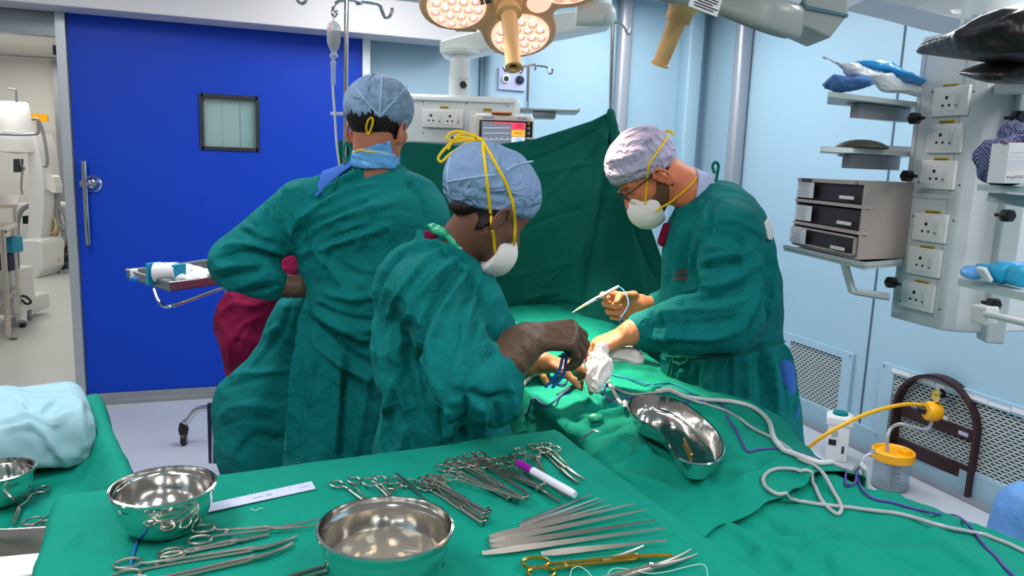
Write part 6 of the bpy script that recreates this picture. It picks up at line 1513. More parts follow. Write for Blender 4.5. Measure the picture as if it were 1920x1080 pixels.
# ---- person A: surgeon with his back to us ----
PA = person('person seen from behind in green gown, hand on hip, beside the blue door', W(660, 1000, 2.35))
HA = Head(W(710, 230, 2.33), vH*.92+uH*.34-zH*.12, sc=1.06)
secA = [sec(345, 655, 765, 2.33, .16), sec(365, 600, 815, 2.33, .22), sec(400, 560, 828, 2.33, .27), sec(450, 556, 820, 2.33, .29), sec(500, 560, 800, 2.33, .29), sec(560, 569, 775, 2.33, .29), sec(610, 567, 765, 2.33, .29), sec(660, 557, 765, 2.33, .31), sec(720, 547, 768, 2.33, .33), sec(800, 540, 772, 2.33, .35), sec(870, 535, 776, 2.33, .37), sec(1000, 528, 784, 2.35, .40), sec(1130, 524, 790, 2.35, .42)]
shA, elA, wrA = W(560, 392, 2.30), W(446, 494, 2.24), W(510, 532, 2.24)
shA2, elA2, wrA2 = W(796, 400, 2.36), W(850, 560, 2.55), W(975, 640, 2.42)
def gownA(p, o=0):
    d = secs(p, secA, flute=.05, nf=7, ph=1.)-o
    d = smin(d, cap(p, W(700, 330, 2.33), W(575, 378, 2.31), .050+o, .070+o), .05); d = smin(d, cap(p, W(712, 330, 2.33), W(785, 372, 2.35), .048+o, .068+o), .05)
    d = smin(d, ell(p, W(700, 335, 2.35), (.085+o, .075+o, .05)), .04)
    d = smin(d, cap(p, shA, elA, .078+o, .086+o), .035); d = smin(d, smin(cap(p, elA, wrA, .080+o, .052+o), ell(p, W(490, 520, 2.24), (.055, .06, .056)), .03), .02)
    d = smin(d, smin(cap(p, shA2, elA2, .078+o, .062+o), cap(p, elA2, wrA2, .062+o, .048+o), .02), .035); return d
def bodyA(p):
    d = smin(HA.sdf(p), cap(p, HA.w(-.015, 0, -.05), W(703, 335, 2.34), .062, .070), .025)
    d = smin(d, cap(p, W(620, 375, 2.33), W(780, 378, 2.36), .055, .055), .05); d = smin(d, ell(p, W(675, 470, 2.34), (.15, .10, .20)), .05); d = smin(d, ell(p, W(668, 630, 2.34), (.15, .11, .15)), .05)
    d = smin(d, cap(p, shA, elA, .05, .042), .02); d = smin(d, cap(p, elA, wrA, .042, .026), .01); d = smin(d, cap(p, shA2, elA2, .05, .04), .02); d = smin(d, cap(p, elA2, wrA2, .04, .027), .01)
    for x in (615, 715):
        hp = W(x, 680, 2.34); kn = hp*[1, 1, 0]+zH*.50; an = hp*[1, 1, 0]+zH*.08; d = smin(d, cap(p, hp, kn, .08, .055), .03); d = smin(d, cap(p, kn, an, .055, .036), .01); d = smin(d, cap(p, an-zH*.03, an+vH*.16-zH*.04, .036, .03), .02)
    return np.maximum(d, -p[:, 2]+.004)
cA_ = W(660, 600, 2.35)
bodyAo, bAb = make_body(PA, bodyA, np.array([cA_[0]-.65, cA_[1]-.55, 0]), np.array([cA_[0]+.75, cA_[1]+.55, 2.0]), HA, 'skinA')
foldA = [([(590, 366), (625, 345), (680, 318), (740, 312), (765, 322)], .005, .007), ([(594, 374), (635, 350), (700, 326)], .005, -.005), ([(591, 364), (598, 335), (612, 310)], .004, .006),
 ([(553, 484), (543, 445), (556, 415), (600, 385), (660, 358), (720, 345)], .010, .011), ([(560, 478), (566, 448), (610, 420), (680, 395), (760, 375)], .012, .010), ([(558, 455), (580, 425), (630, 398), (710, 368)], .009, -.010),
 ([(562, 500), (600, 462), (650, 438), (700, 425)], .010, -.008), ([(556, 478), (590, 470), (650, 450), (740, 420)], .012, .008), ([(513, 338), (513, 380), (522, 420), (548, 470)], .006, -.010), ([(520, 335), (522, 385), (532, 425), (556, 478)], .006, .009),
 ([(622, 452), (612, 480), (600, 515), (596, 540), (575, 562)], .004, .006), ([(627, 455), (618, 480), (605, 518)], .004, -.005),
 ([(585, 580), (620, 605), (660, 628), (700, 640)], .016, .014), ([(588, 602), (620, 635), (660, 665), (700, 690)], .010, -.014), ([(590, 575), (640, 592), (700, 605)], .010, -.008), ([(640, 615), (690, 618), (740, 612)], .012, .010), ([(585, 620), (600, 650), (650, 690), (700, 715)], .012, .010),
 ([(574, 562), (566, 620), (556, 690), (548, 760), (541, 860)], .006, .012), ([(592, 610), (580, 680), (566, 770), (558, 862)], .006, -.007), ([(598, 600), (588, 690), (574, 790), (566, 862)], .005, .006),
 ([(640, 660), (636, 740), (628, 860)], .012, .010), ([(652, 700), (645, 780), (642, 862)], .008, -.008), ([(690, 700), (680, 780), (665, 860)], .014, .012),
 ([(425, 432), (440, 425), (470, 440)], .007, -.008), ([(432, 425), (470, 430), (505, 450)], .008, .008), ([(415, 465), (465, 458), (540, 478)], .010, .010), ([(408, 485), (460, 474), (530, 484)], .008, -.010), ([(402, 505), (450, 496), (510, 500)], .010, .009), ([(412, 525), (460, 512), (500, 496)], .008, -.009), ([(425, 542), (470, 530), (520, 505)], .009, .009), ([(440, 550), (490, 545), (530, 530)], .007, -.007),
 ([(470, 395), (490, 425), (520, 450)], .010, .008), ([(500, 370), (505, 410), (525, 450)], .009, -.007), ([(535, 345), (540, 380), (560, 410)], .010, .008), ([(560, 330), (575, 360), (590, 380)], .010, -.006), ([(760, 340), (790, 370), (800, 420)], .012, -.008), ([(700, 350), (690, 420), (670, 470)], .012, .006), ([(640, 500), (690, 520), (760, 500)], .012, -.007), ([(600, 545), (660, 560), (740, 545)], .012, .009)]
v, f = snet(gownA, np.array([cA_[0]-.62, cA_[1]-.48, .12]), np.array([cA_[0]+.72, cA_[1]+.52, 1.65]), .0085)
v = wrinkle(v, f, .006, 7, 51, zH*.7+uH*.5, 2.2); v = folds(v, f, [(a, max(b*.9, .008), c*1.7) for a, b, c in foldA]); v = wrinkle(v, f, .0022, 24, 52, zH*.6+uH*.6, 3); v = laplace(v, f, 1, .15)
gA = meshobj('gown', v, f, 'gown', PA); gAb = bvh_of(v, f)
lo = W(640, 330, 2.2)-.25; hi = W(640, 330, 2.4)+.25
patch('scrub_top', gownA, [(590, 374), (594, 345), (605, 318), (624, 294), (655, 290), (676, 302), (645, 322), (614, 350)], .006, 'scrub', PA, 2.34, lo, hi)
def neckA(p, r): return cap(p, HA.w(-.015, 0, -.05), W(703, 335, 2.34), r-.002, r+.012)
v, f = snet(lambda p: np.maximum(neckA(p, .070), np.maximum((p-W(700, 275, 2.33))@nrm(zH-uH*.30), -(p-W(700, 315, 2.33))@zH)), W(705, 290, 2.33)-.14, W(705, 290, 2.33)+.14, .004)
v = wrinkle(v, f, .005, 40, 6, uH, 2); meshobj('plastic_collar', v, f, 'plasticblue', PA)
capA, cAb = make_cap(HA, (-.004, 0, .042), (.108, .098, .092), (.10, 0, .99), -.012, PA, 'cap', (.0028, 26, 61, zH, 2), [([(716, 146), (713, 200), (710, 238)], .004, .003), ([(670, 168), (690, 200), (712, 220)], .004, .003), ([(765, 165), (735, 195), (712, 220)], .004, .003), ([(700, 150), (690, 180), (700, 215)], .006, -.004), ([(740, 160), (735, 190), (745, 215)], .006, -.004), ([(755, 175), (760, 205), (755, 225)], .006, .004), ([(665, 200), (680, 222), (720, 232)], .005, .003)])
for q in ([(716, 142), (714, 180), (712, 215), (714, 245)], [(668, 165), (690, 195), (712, 218)], [(765, 160), (738, 190), (712, 218)]):
    ribbon('cap_seam', q, .0022, 'capseam', PA, [cAb], 2.2, .0005)
def hairA(p): q = HA.loc(p); return np.maximum(np.maximum(q[:, 0]-.012, q[:, 2]-.02), -.078-q[:, 2]+.03*np.abs(q[:, 1]/.07))*HA.s
v, f = snet(region(lambda p: HA.sdf(p, False), .006, hairA), HA.O-.14, HA.O+.14, .0036); hA = meshobj('hair', v, f, 'hair', PA)
hb = bvh_of(v, f)
ribbon('mask_strap', [(691, 252), (687, 240), (690, 226), (697, 220), (699, 228), (694, 245), (691, 252)], .0032, 'strap', PA, [cAb, hb, bAb], 2.2, .002)
ribbon('mask_strap', [(664, 290), (676, 281), (690, 284), (710, 285), (735, 292)], .0030, 'strap', PA, [bAb], 2.2, .004)
ribbon('neck_tie', [(650, 265), (643, 285), (650, 300), (658, 284), (652, 268)], .0032, 'tie', PA, [bAb], 2.22, .008); ribbon('neck_tie', [(652, 300), (640, 320), (628, 345), (622, 360)], .0032, 'tie', PA, [gAb], 2.22, .003); ribbon('neck_tie', [(655, 300), (662, 318), (668, 330)], .0032, 'tie', PA, [gAb], 2.22, .003)
glove('glove', lambda p: smin(cap(p, W(515, 535, 2.24), W(556, 537, 2.26), .040, .034), hand_sdf(p, W(556, 537, 2.26), uH*.9+vH*.3, vH*.7-zH*.2, zH, ((20, 30, 20),)*4, (.6, .3, 10, 20)), .015), W(575, 535, 2.3), .16, 'glove', PA, .0036, (.002, 40, 8, zH, 2))
glove('glove', lambda p: smin(cap(p, wrA2, W(1000, 668, 2.28), .036, .030), hand_sdf(p, W(1000, 668, 2.28), uH*.8-vH*.3-zH*.2, -zH*.7+uH*.3, -vH, ((25, 35, 25),)*4), .015), W(1020, 675, 2.25), .20, 'glovelit', PA, .0036, (.002, 40, 8, zH, 2))
for x in (615, 715):
    hp = W(x, 680, 2.34); c_ = hp*[1, 1, 0]; v, f = snet(lambda p: smax(smin(cap(p, c_+zH*.06, c_+vH*.18+zH*.05, .048, .042), cap(p, c_+zH*.06, c_+zH*.10, .045, .04), .02), .004-p[:, 2], .005), c_-.12+zH*.1, c_+.27, .008); meshobj('shoe', v, f, 'black', PA)
v, f = snet(lambda p: np.minimum(smin(cap(p, W(615, 680, 2.34), W(615, 680, 2.34)*[1, 1, 0]+zH*.10, .10, .062), cap(p, W(715, 680, 2.34), W(715, 680, 2.34)*[1, 1, 0]+zH*.10, .10, .062), .02), 9), W(665, 680, 2.34)*[1, 1, 0]-[.35, .3, -.03], W(665, 680, 2.34)*[1, 1, 0]+[.35, .3, 1.0], .012); meshobj('scrub_trousers', v, f, 'scrub', PA)

# ---- person B: woman with yellow mask straps ----
PB_ = person('person in green gown and blue cap with yellow straps tied on top, assisting', W(810, 1000, 1.85))
HB = Head(W(924, 392, 1.87), uH*.70+vH*.42-zH*.58, sc=1.0)
secB = [sec(470, 770, 880, 1.88, .15), sec(500, 715, 905, 1.88, .22), sec(540, 694, 930, 1.88, .27), sec(590, 702, 955, 1.88, .29), sec(650, 694, 945, 1.88, .30), sec(700, 700, 930, 1.88, .30), sec(760, 716, 940, 1.88, .31), sec(800, 713, 958, 1.88, .33), sec(850, 703, 968, 1.88, .36), sec(1000, 690, 985, 1.9, .40), sec(1250, 682, 995, 1.9, .43)]
shB, elB, wrB = W(806, 545, 1.76), W(878, 720, 1.62), W(948, 676, 1.66)
shB2, elB2, wrB2 = W(880, 530, 2.02), W(950, 650, 2.12), W(1000, 672, 2.06)
def gownB(p, o=0):
    d = secs(p, secB, flute=.06, nf=8, ph=.4)-o
    d = smin(d, cap(p, W(835, 470, 1.88), W(760, 505, 1.84), .050, .062), .05); d = smin(d, cap(p, W(840, 480, 1.90), W(890, 520, 1.98), .048, .058), .04)
    d = smin(d, smin(cap(p, shB, elB, .088+o, .082+o), cap(p, elB, wrB, .070+o, .046+o), .03), .035)
    d = smin(d, smin(cap(p, W(890, 735, 1.63), W(945, 755, 1.64), .062, .040), cap(p, W(930, 775, 1.64), W(952, 720, 1.65), .034, .040), .03), .03)
    d = smin(d, smin(cap(p, shB2, elB2, .07, .055), cap(p, elB2, wrB2, .055, .045), .02), .03)
    return smin(d, cap(p, W(910, 545, 1.86), W(945, 615, 1.84), .035, .030), .04)
def bodyB(p):
    d = smin(HB.sdf(p), cap(p, HB.w(-.025, 0, -.045), W(848, 480, 1.88), .050, .058), .02)
    d = smin(d, cap(p, W(790, 520, 1.80), W(880, 520, 1.98), .045, .045), .05); d = smin(d, ell(p, W(815, 620, 1.89), (.13, .10, .18)), .05); d = smin(d, ell(p, W(830, 770, 1.9), (.13, .12, .13)), .05)
    d = smin(d, cap(p, shB, elB, .045, .038), .02); d = smin(d, cap(p, elB, wrB, .038, .026), .01); d = smin(d, cap(p, shB2, elB2, .045, .036), .02); d = smin(d, cap(p, elB2, wrB2, .036, .025), .01)
    for a, b in ((800, 1.82), (870, 1.98)):
        hp = W(a, 800, b); kn = hp*[1, 1, 0]+zH*.46; an = hp*[1, 1, 0]+zH*.08; d = smin(d, cap(p, hp, kn, .075, .05), .03); d = smin(d, cap(p, kn, an, .05, .033), .01); d = smin(d, cap(p, an-zH*.03, an+uH*.15-zH*.04, .034, .03), .02)
    return np.maximum(d, -p[:, 2]+.004)
cB_ = W(840, 700, 1.86)
_, bBb = make_body(PB_, bodyB, np.array([cB_[0]-.4, cB_[1]-.5, 0]), np.array([cB_[0]+.5, cB_[1]+.55, 1.85]), HB, 'skinB')
foldB = [([(800, 446), (760, 452), (738, 458), (712, 490), (694, 525), (688, 550), (694, 575)], .010, .016), ([(770, 462), (735, 495), (712, 530), (705, 565)], .007, -.012), ([(760, 466), (800, 456), (850, 470), (885, 492), (905, 520)], .006, .009), ([(765, 474), (810, 466), (850, 482)], .006, -.007),
 ([(845, 468), (800, 490), (745, 560), (725, 620)], .009, .010), ([(860, 480), (800, 540), (765, 600), (750, 680)], .010, .012), ([(872, 492), (820, 560), (790, 620), (785, 690), (800, 740)], .010, -.013), ([(880, 500), (840, 560), (815, 620), (812, 690), (830, 760)], .011, .012), ([(898, 520), (880, 580), (865, 660), (845, 730)], .010, .009), ([(890, 510), (868, 570), (848, 640)], .008, -.007),
 ([(900, 540), (892, 580), (888, 640), (870, 700)], .008, -.008), ([(905, 600), (880, 670), (852, 740)], .009, .009), ([(945, 600), (915, 650), (880, 720), (840, 760)], .011, .010), ([(930, 640), (890, 700), (850, 745)], .008, -.010), ([(700, 600), (712, 640), (722, 700), (730, 760)], .010, .010), ([(695, 640), (708, 690), (720, 740)], .008, -.009),
 ([(730, 600), (742, 680), (760, 760), (790, 830)], .012, .010), ([(760, 640), (775, 720), (800, 790)], .010, -.012), ([(780, 700), (800, 770), (830, 840)], .012, .012), ([(740, 700), (730, 780), (722, 850)], .010, .012), ([(850, 745), (880, 735), (915, 748), (960, 740)], .008, -.012), ([(840, 760), (850, 790), (835, 830)], .012, .012), ([(870, 740), (872, 780), (865, 830)], .010, -.014), ([(900, 750), (905, 790), (900, 830)], .012, .012), ([(930, 740), (935, 780), (930, 815)], .009, -.009), ([(955, 720), (965, 760), (960, 805)], .009, .010), ([(820, 750), (830, 800), (840, 850)], .010, -.010), ([(760, 800), (755, 850)], .012, .010), ([(690, 545), (700, 560), (704, 590)], .008, -.008)]
v, f = snet(gownB, np.array([cB_[0]-.36, cB_[1]-.45, .15]), np.array([cB_[0]+.42, cB_[1]+.5, 1.5]), .0078)
v = wrinkle(v, f, .0055, 8, 71, zH*.8+uH*.3, 2.2); v = folds(v, f, [(a, max(b*.9, .008), c*1.7) for a, b, c in foldB]); v = wrinkle(v, f, .002, 26, 72, zH*.8+uH*.3, 3); v = laplace(v, f, 1, .15)
meshobj('gown', v, f, 'gown', PB_); gBb = bvh_of(v, f)
capB, cBb = make_cap(HB, (-.014, 0, .050), (.112, .098, .096), (-.46, 0, .89), -.012, PB_, 'capB', (.004, 22, 81, zH, 2), [([(838, 340), (880, 332), (930, 328)], .004, .003), ([(836, 342), (832, 310), (828, 290)], .004, .003), ([(950, 315), (970, 305), (1000, 302)], .005, .004), ([(900, 275), (880, 310), (870, 360)], .007, -.004), ([(960, 290), (980, 340), (985, 390)], .007, .004), ([(850, 370), (900, 385), (960, 395)], .005, .004), ([(860, 352), (910, 362), (970, 372)], .005, -.004), ([(930, 300), (940, 330), (935, 370)], .007, .005)], puff=((-.085, -.0, .035), (.080, .088, .088)))
for q in ([(838, 341), (870, 335), (905, 330), (928, 328)], [(840, 341), (840, 318), (846, 296)], [(838, 341), (842, 360), (846, 380)], [(948, 320), (968, 308), (1000, 302)]): ribbon('cap_seam', q, .0022, 'capseam', PB_, [cBb], 1.8, .0005)
def hairBr(p): q = HB.loc(p); return np.maximum(np.maximum(q[:, 0]+.005-.3*np.clip(q[:, 2], -.1, .1), q@np.array([-.46, 0, .89])+.0), -.10-q[:, 2])*HB.s
v, f = snet(lambda p: np.minimum(region(lambda p: HB.sdf(p, False), .009, hairBr)(p), ell(p, HB.w(-.070, -.0, -.040), (.036, .050, .024))), HB.O-.18, HB.O+.16, .004); meshobj('hair', v, f, 'hair', PB_); hBb = bvh_of(v, f)
maskB, mBb = make_mask(HB, PB_, (.066, 0, -.082), (.070, .058, .066))
text('mask_mark', 'M P', .012, 'inkred', W(942, 474, 1.80)-vH*.03, nrm(uH+zH*.4), zH, PB_) if False else None
ribbon('mask_strap', [(905, 272), (910, 320), (918, 390), (924, 440), (927, 474)], .0036, 'strap', PB_, [cBb, mBb, bBb], 1.75, .002); ribbon('mask_strap', [(905, 268), (930, 310), (950, 350), (962, 385), (964, 430), (962, 462)], .0036, 'strap', PB_, [cBb, mBb, bBb], 1.75, .002)
vb = 1.86
st_ = MB()
for q in ([(893, 262), (870, 272), (845, 288), (828, 303), (822, 295), (838, 275), (860, 258), (893, 262)], [(893, 258), (870, 248), (850, 247), (838, 258), (850, 266), (872, 262), (893, 262)], [(840, 280), (850, 262), (870, 250), (895, 256)]):
    st_.tube(smooth_path([W(x, y, vb) for x, y in q], 5), .0034, 8, flat=.4, up=-vH)
st_.build('strap_bow', 'strap', PB_, smooth=True)
MB().tube(smooth_path([W(x, y, 1.84) for x, y in ((893, 260), (903, 263), (906, 274))], 4), .006, 8).build('strap_knot', 'strap', PB_, smooth=True)
MB().ball(W(848, 258, 1.85), .0035, 8).build('strap_bead', 'black', PB_); MB().ball(W(893, 259, 1.845), .0035, 8).build('strap_bead', 'black', PB_)
v, f = snet(lambda p: np.maximum(cap(p, W(800, 448, 1.86), W(860, 462, 1.86), .022, .016), 0-9), W(830, 455, 1.86)-.1, W(830, 455, 1.86)+.1, .004); meshobj('scrub_collar', wrinkle(v, f, .003, 40, 2, uH, 2), f, 'maroon', PB_)
v, f = snet(lambda p: smin(cap(p, W(806, 424, 1.84), W(830, 436, 1.82), .010, .012), cap(p, W(830, 436, 1.82), W(862, 466, 1.82), .012, .010), .01), W(830, 445, 1.83)-.08, W(830, 445, 1.83)+.08, .003); meshobj('apron_tie', wrinkle(v, f, .004, 60, 3, zH, 2), f, 'plasticgreen', PB_)
def gloveB(p):
    w_ = W(988, 634, 1.72); h_ = hand_sdf(p, w_, uH*.97+zH*.10+vH*.05, vH*.45-zH*.85, vH*.8+zH*.5, ((50, 42, 20), (57, 45, 20), (62, 45, 22), (64, 45, 22)), (.2, .8, 15, 20), 1.2)
    f_ = smin(cap(p, W(942, 686, 1.66), W(976, 648, 1.70), .054, .047), cap(p, W(976, 648, 1.70), w_, .047, .036), .02); return smin(f_, h_, .02)
glove('glove', gloveB, W(1010, 650, 1.72), .22, 'glove', PB_, .0032, (.0016, 40, 9, zH, 2), [([(960, 660), (975, 680), (985, 695)], .004, .004), ([(950, 670), (966, 690), (978, 708)], .004, -.004), ([(985, 625), (1000, 640), (1005, 655)], .004, -.004), ([(975, 640), (990, 655), (996, 668)], .004, .004), ([(935, 688), (955, 705), (975, 716)], .003, .004), ([(930, 680), (950, 698), (970, 708)], .003, -.003)])
def gloveB2(p):
    w_ = W(1018, 680, 2.04); return smin(cap(p, W(985, 682, 2.04), w_, .038, .028), hand_sdf(p, w_, uH*.95-zH*.12, -zH*.8+uH*.1-vH*.3, -vH, ((15, 25, 20), (20, 30, 20), (25, 30, 20), (30, 35, 20)), (.5, .4, 15, 20)), .02)
glove('glove', gloveB2, W(1040, 683, 2.03), .17, 'glovelit', PB_, .0032, (.0016, 40, 10, zH, 2))
BF = thing('bipolar_forceps', 'blue handled forceps held downward in a brown gloved hand', 'forceps', W(1045, 690, 1.75))
for i, q in enumerate(([(1056, 662), (1050, 690), (1036, 712), (1022, 726)], [(1062, 668), (1058, 698), (1048, 714), (1035, 727)])):
    MB().tube(smooth_path([W(x, y, 1.74+.01*i) for x, y in q], 5), .0038, 8).build('blue_arm', 'bluehandle', BF, smooth=True)
MB().tube([W(1040, 693, 1.745), W(1056, 693, 1.755)], .0018, 6).build('ring', 'chrome', BF)
for x0 in (0, 1): pass
MB().tube(smooth_path([W(x, y, v) for x, y, v in ((1087, 655, 1.80), (1094, 672, 1.88), (1098, 692, 1.96), (1099, 705, 2.0))], 5), .002, 8).build('tip', 'steel', BF, smooth=True)

# ---- person C: surgeon with glasses, facing left ----
PC = person('person in black glasses, white mask and lilac cap holding a cautery pen', W(1360, 1000, 2.4))
HC = Head(W(1212, 322, 2.43), -uH*.66-zH*.75-vH*.06, up=zH*1.0-uH*.0, sc=1.08)
secC = [sec(345, 1318, 1385, 2.42, .20), sec(362, 1292, 1412, 2.42, .30), sec(390, 1268, 1428, 2.42, .38), sec(420, 1254, 1440, 2.42, .42), sec(460, 1248, 1452, 2.42, .42), sec(510, 1240, 1462, 2.42, .38), sec(570, 1236, 1466, 2.42, .34), sec(620, 1238, 1466, 2.42, .33), sec(655, 1242, 1470, 2.42, .34), sec(710, 1236, 1486, 2.42, .38), sec(770, 1234, 1496, 2.42, .42), sec(840, 1230, 1500, 2.42, .46), sec(960, 1226, 1506, 2.42, .48), sec(1080, 1222, 1512, 2.42, .50)]
shC, elC, wrC = W(1372, 440, 2.20), W(1372, 596, 2.10), W(1206, 620, 2.14)
shC2, elC2, wrC2 = W(1345, 440, 2.62), W(1330, 585, 2.62), W(1232, 570, 2.52)
def gownC(p, o=0):
    d = secs(p, secC, flute=.05, nf=9, ph=2.)-o
    d = smin(d, cap(p, W(1350, 380, 2.42), W(1368, 410, 2.26), .06, .075), .05); d = smin(d, cap(p, W(1350, 380, 2.42), W(1350, 415, 2.58), .06, .07), .05)
    d = smin(d, smin(cap(p, shC, elC, .098+o, .090+o), cap(p, elC, W(1290, 610, 2.12), .090+o, .080+o), .03), .04); d = smin(d, cap(p, W(1290, 608, 2.12), wrC, .084+o, .060+o), .03)
    return smin(d, smin(cap(p, shC2, elC2, .08, .066), cap(p, elC2, wrC2, .066, .042), .02), .04)
def bodyC(p):
    d = smin(HC.sdf(p), cap(p, HC.w(-.030, 0, -.045), W(1330, 382, 2.42), .062, .072), .02)
    d = smin(d, cap(p, shC, shC2, .05, .05), .05); d = smin(d, ell(p, W(1350, 500, 2.42), (.12, .15, .20)), .05); d = smin(d, ell(p, W(1360, 660, 2.42), (.11, .11, .13)), .05)
    d = smin(d, cap(p, shC, elC, .05, .042), .02); d = smin(d, cap(p, elC, wrC, .042, .028), .01); d = smin(d, cap(p, shC2, elC2, .05, .04), .02); d = smin(d, cap(p, elC2, wrC2, .04, .027), .01)
    for v_ in (2.36, 2.48):
        hp = W(1365, 700, v_); kn = hp*[1, 1, 0]+zH*.50; an = hp*[1, 1, 0]+zH*.08; d = smin(d, cap(p, hp, kn, .070, .052), .03); d = smin(d, cap(p, kn, an, .055, .036), .01); d = smin(d, cap(p, an-zH*.03, an-uH*.16-zH*.04, .036, .03), .02)
    return np.maximum(d, -p[:, 2]+.004)
cC_ = W(1340, 600, 2.42)
_, bCb = make_body(PC, bodyC, np.array([cC_[0]-.5, cC_[1]-.5, 0]), np.array([cC_[0]+.4, cC_[1]+.5, 1.9]), HC, 'skinC')
foldC = [([(1322, 385), (1324, 410), (1318, 440), (1300, 475), (1292, 510)], .007, .008), ([(1328, 390), (1330, 420), (1322, 450)], .006, -.008), ([(1262, 400), (1290, 390), (1320, 378)], .006, .006),
 ([(1330, 420), (1370, 415), (1410, 430), (1430, 450)], .008, .008), ([(1330, 440), (1370, 440), (1405, 465)], .008, -.008), ([(1325, 465), (1370, 470), (1400, 500)], .009, .009), ([(1318, 490), (1350, 480), (1390, 478), (1420, 455)], .008, .008), ([(1310, 505), (1350, 500), (1400, 490)], .008, -.009),
 ([(1412, 500), (1370, 530), (1320, 540), (1280, 545)], .010, .010), ([(1405, 530), (1360, 552), (1300, 560)], .009, -.010), ([(1400, 560), (1350, 580), (1290, 582), (1230, 590)], .011, .010), ([(1395, 590), (1340, 605), (1270, 606), (1215, 612)], .009, -.009), ([(1390, 620), (1330, 634), (1260, 632), (1205, 635)], .010, .009), ([(1240, 575), (1250, 610), (1245, 645)], .008, .007), ([(1215, 585), (1222, 615), (1215, 645)], .006, -.006), ([(1270, 560), (1285, 600), (1280, 640)], .009, -.006),
 ([(1436, 455), (1432, 520), (1418, 590), (1400, 640)], .009, -.012), ([(1448, 470), (1446, 540), (1436, 610)], .010, .010), ([(1415, 470), (1420, 540), (1410, 600)], .010, .010), ([(1280, 420), (1275, 460), (1268, 520)], .010, .010), ([(1262, 430), (1258, 480), (1250, 540)], .008, -.007), ([(1295, 430), (1285, 480), (1280, 540)], .008, -.008),
 ([(1440, 650), (1452, 730), (1462, 830)], .010, .012), ([(1425, 655), (1432, 730), (1436, 810)], .009, -.012), ([(1400, 660), (1402, 740), (1404, 800)], .011, .011), ([(1370, 665), (1368, 730), (1370, 780)], .009, -.010), ([(1340, 672), (1336, 730), (1336, 770)], .011, .010), ([(1310, 680), (1302, 730), (1300, 760)], .008, -.008), ([(1280, 690), (1270, 740)], .010, .010), ([(1466, 640), (1482, 700), (1490, 780)], .008, .010), ([(1460, 655), (1474, 720), (1480, 800)], .006, -.010), ([(1250, 664), (1330, 668), (1400, 660), (1468, 640)], .005, -.010)]
v, f = snet(gownC, np.array([cC_[0]-.42, cC_[1]-.48, .15]), np.array([cC_[0]+.36, cC_[1]+.46, 1.6]), .0085)
v = wrinkle(v, f, .006, 8, 91, zH*.8+uH*.3, 2.2); v = folds(v, f, [(a, max(b*.9, .008), c*2.1) for a, b, c in foldC]); v = wrinkle(v, f, .0022, 24, 92, uH*.8-zH*.3, 3); v = laplace(v, f, 1, .15)
meshobj('gown', v, f, 'gown', PC); gCb = bvh_of(v, f)
patch('shoulder_patch', gownC, [(1432, 418), (1442, 404), (1452, 440), (1447, 452), (1438, 448)], .009, 'padwhite', PC, 3, W(1440, 430, 2.4)-.2, W(1440, 430, 2.4)+.2)
for i, (s_, y) in enumerate((('UAR', 508), ('HOSP', 520))):
    q = cast(gCb, 1277, y, 2.2, .006); text('gown_print', s_, .021, 'inkred', q, uH*.9-vH*.3, zH, PC, .0006)
ribbon('waist_tie', [(1240, 668), (1280, 670), (1330, 669), (1400, 661), (1470, 640)], .0045, 'tie', PC, [gCb], 2.25, .001, .5)
for q in ([(1262, 672), (1256, 700), (1246, 735), (1238, 760)], [(1266, 672), (1264, 700), (1258, 730), (1254, 758)], [(1272, 672), (1285, 668), (1290, 676), (1275, 682), (1264, 676)]): ribbon('waist_tie', q, .004, 'tie', PC, [gCb], 2.25, .004, .5)
v, f = snet(lambda p: np.maximum(np.maximum(cap(p, HC.w(-.03, 0, -.045), W(1332, 384, 2.42), .069, .082), -cap(p, HC.w(-.03, 0, -.045), W(1332, 384, 2.42), .060, .070)), np.maximum(-(p-W(1298, 350, 2.42))@nrm(uH*.95-zH*.1), (p-W(1330, 350, 2.42))@nrm(uH*.9-zH*.35))), W(1315, 355, 2.42)-.16, W(1315, 355, 2.42)+.16, .004)
meshobj('under_collar', wrinkle(v, f, .004, 40, 4, zH, 2), f, 'collar', PC)
v, f = snet(lambda p: cap(p, W(1250, 425, 2.42), W(1243, 452, 2.44), .014, .018), W(1246, 435, 2.42)-.12, W(1246, 435, 2.42)+.12, .005); meshobj('scrub_top', v, f, 'maroon', PC)
capC, cCb = make_cap(HC, (-.010, 0, .042), (.109, .094, .092), (-.46, 0, .89), -.008, PC, 'capC', (.0045, 20, 101, uH, 2.5), [([(1140, 330), (1180, 325), (1225, 305)], .004, .005), ([(1135, 318), (1175, 310), (1220, 292)], .004, -.004), ([(1132, 300), (1170, 296), (1215, 280)], .006, .006), ([(1150, 270), (1190, 275), (1240, 262)], .006, -.006), ([(1155, 255), (1200, 240), (1250, 250)], .006, .006), ([(1180, 290), (1215, 262), (1240, 245)], .006, .005), ([(1225, 300), (1255, 290), (1280, 278)], .004, .004)])
def hairCr(p): q = HC.loc(p); return np.maximum(np.maximum(q[:, 0]+.012, q@np.array([-.46, 0, .89])), -.075-q[:, 2])*HC.s
v, f = snet(region(lambda p: HC.sdf(p, False), .006, hairCr), HC.O-.16, HC.O+.16, .0036); meshobj('hair', v, f, 'hairgrey', PC)
def beardr(p):
    q = HC.loc(p); A_b = np.array([.004, -.050]); B_b = np.array([.060, -.100]); w_ = q[:, [0, 2]]; ab = B_b-A_b; t = np.clip((w_-A_b)@ab/(ab@ab), 0, 1); return (np.linalg.norm(w_-A_b-t[:, None]*ab, axis=1)-.019-.010*t-.003*np.sin(150*q[:, 0]))*HC.s
v, f = snet(region(lambda p: HC.sdf(p, False), .0018, beardr), HC.O-.16, HC.O+.16, .0036); meshobj('beard', v, f, 'beard', PC)
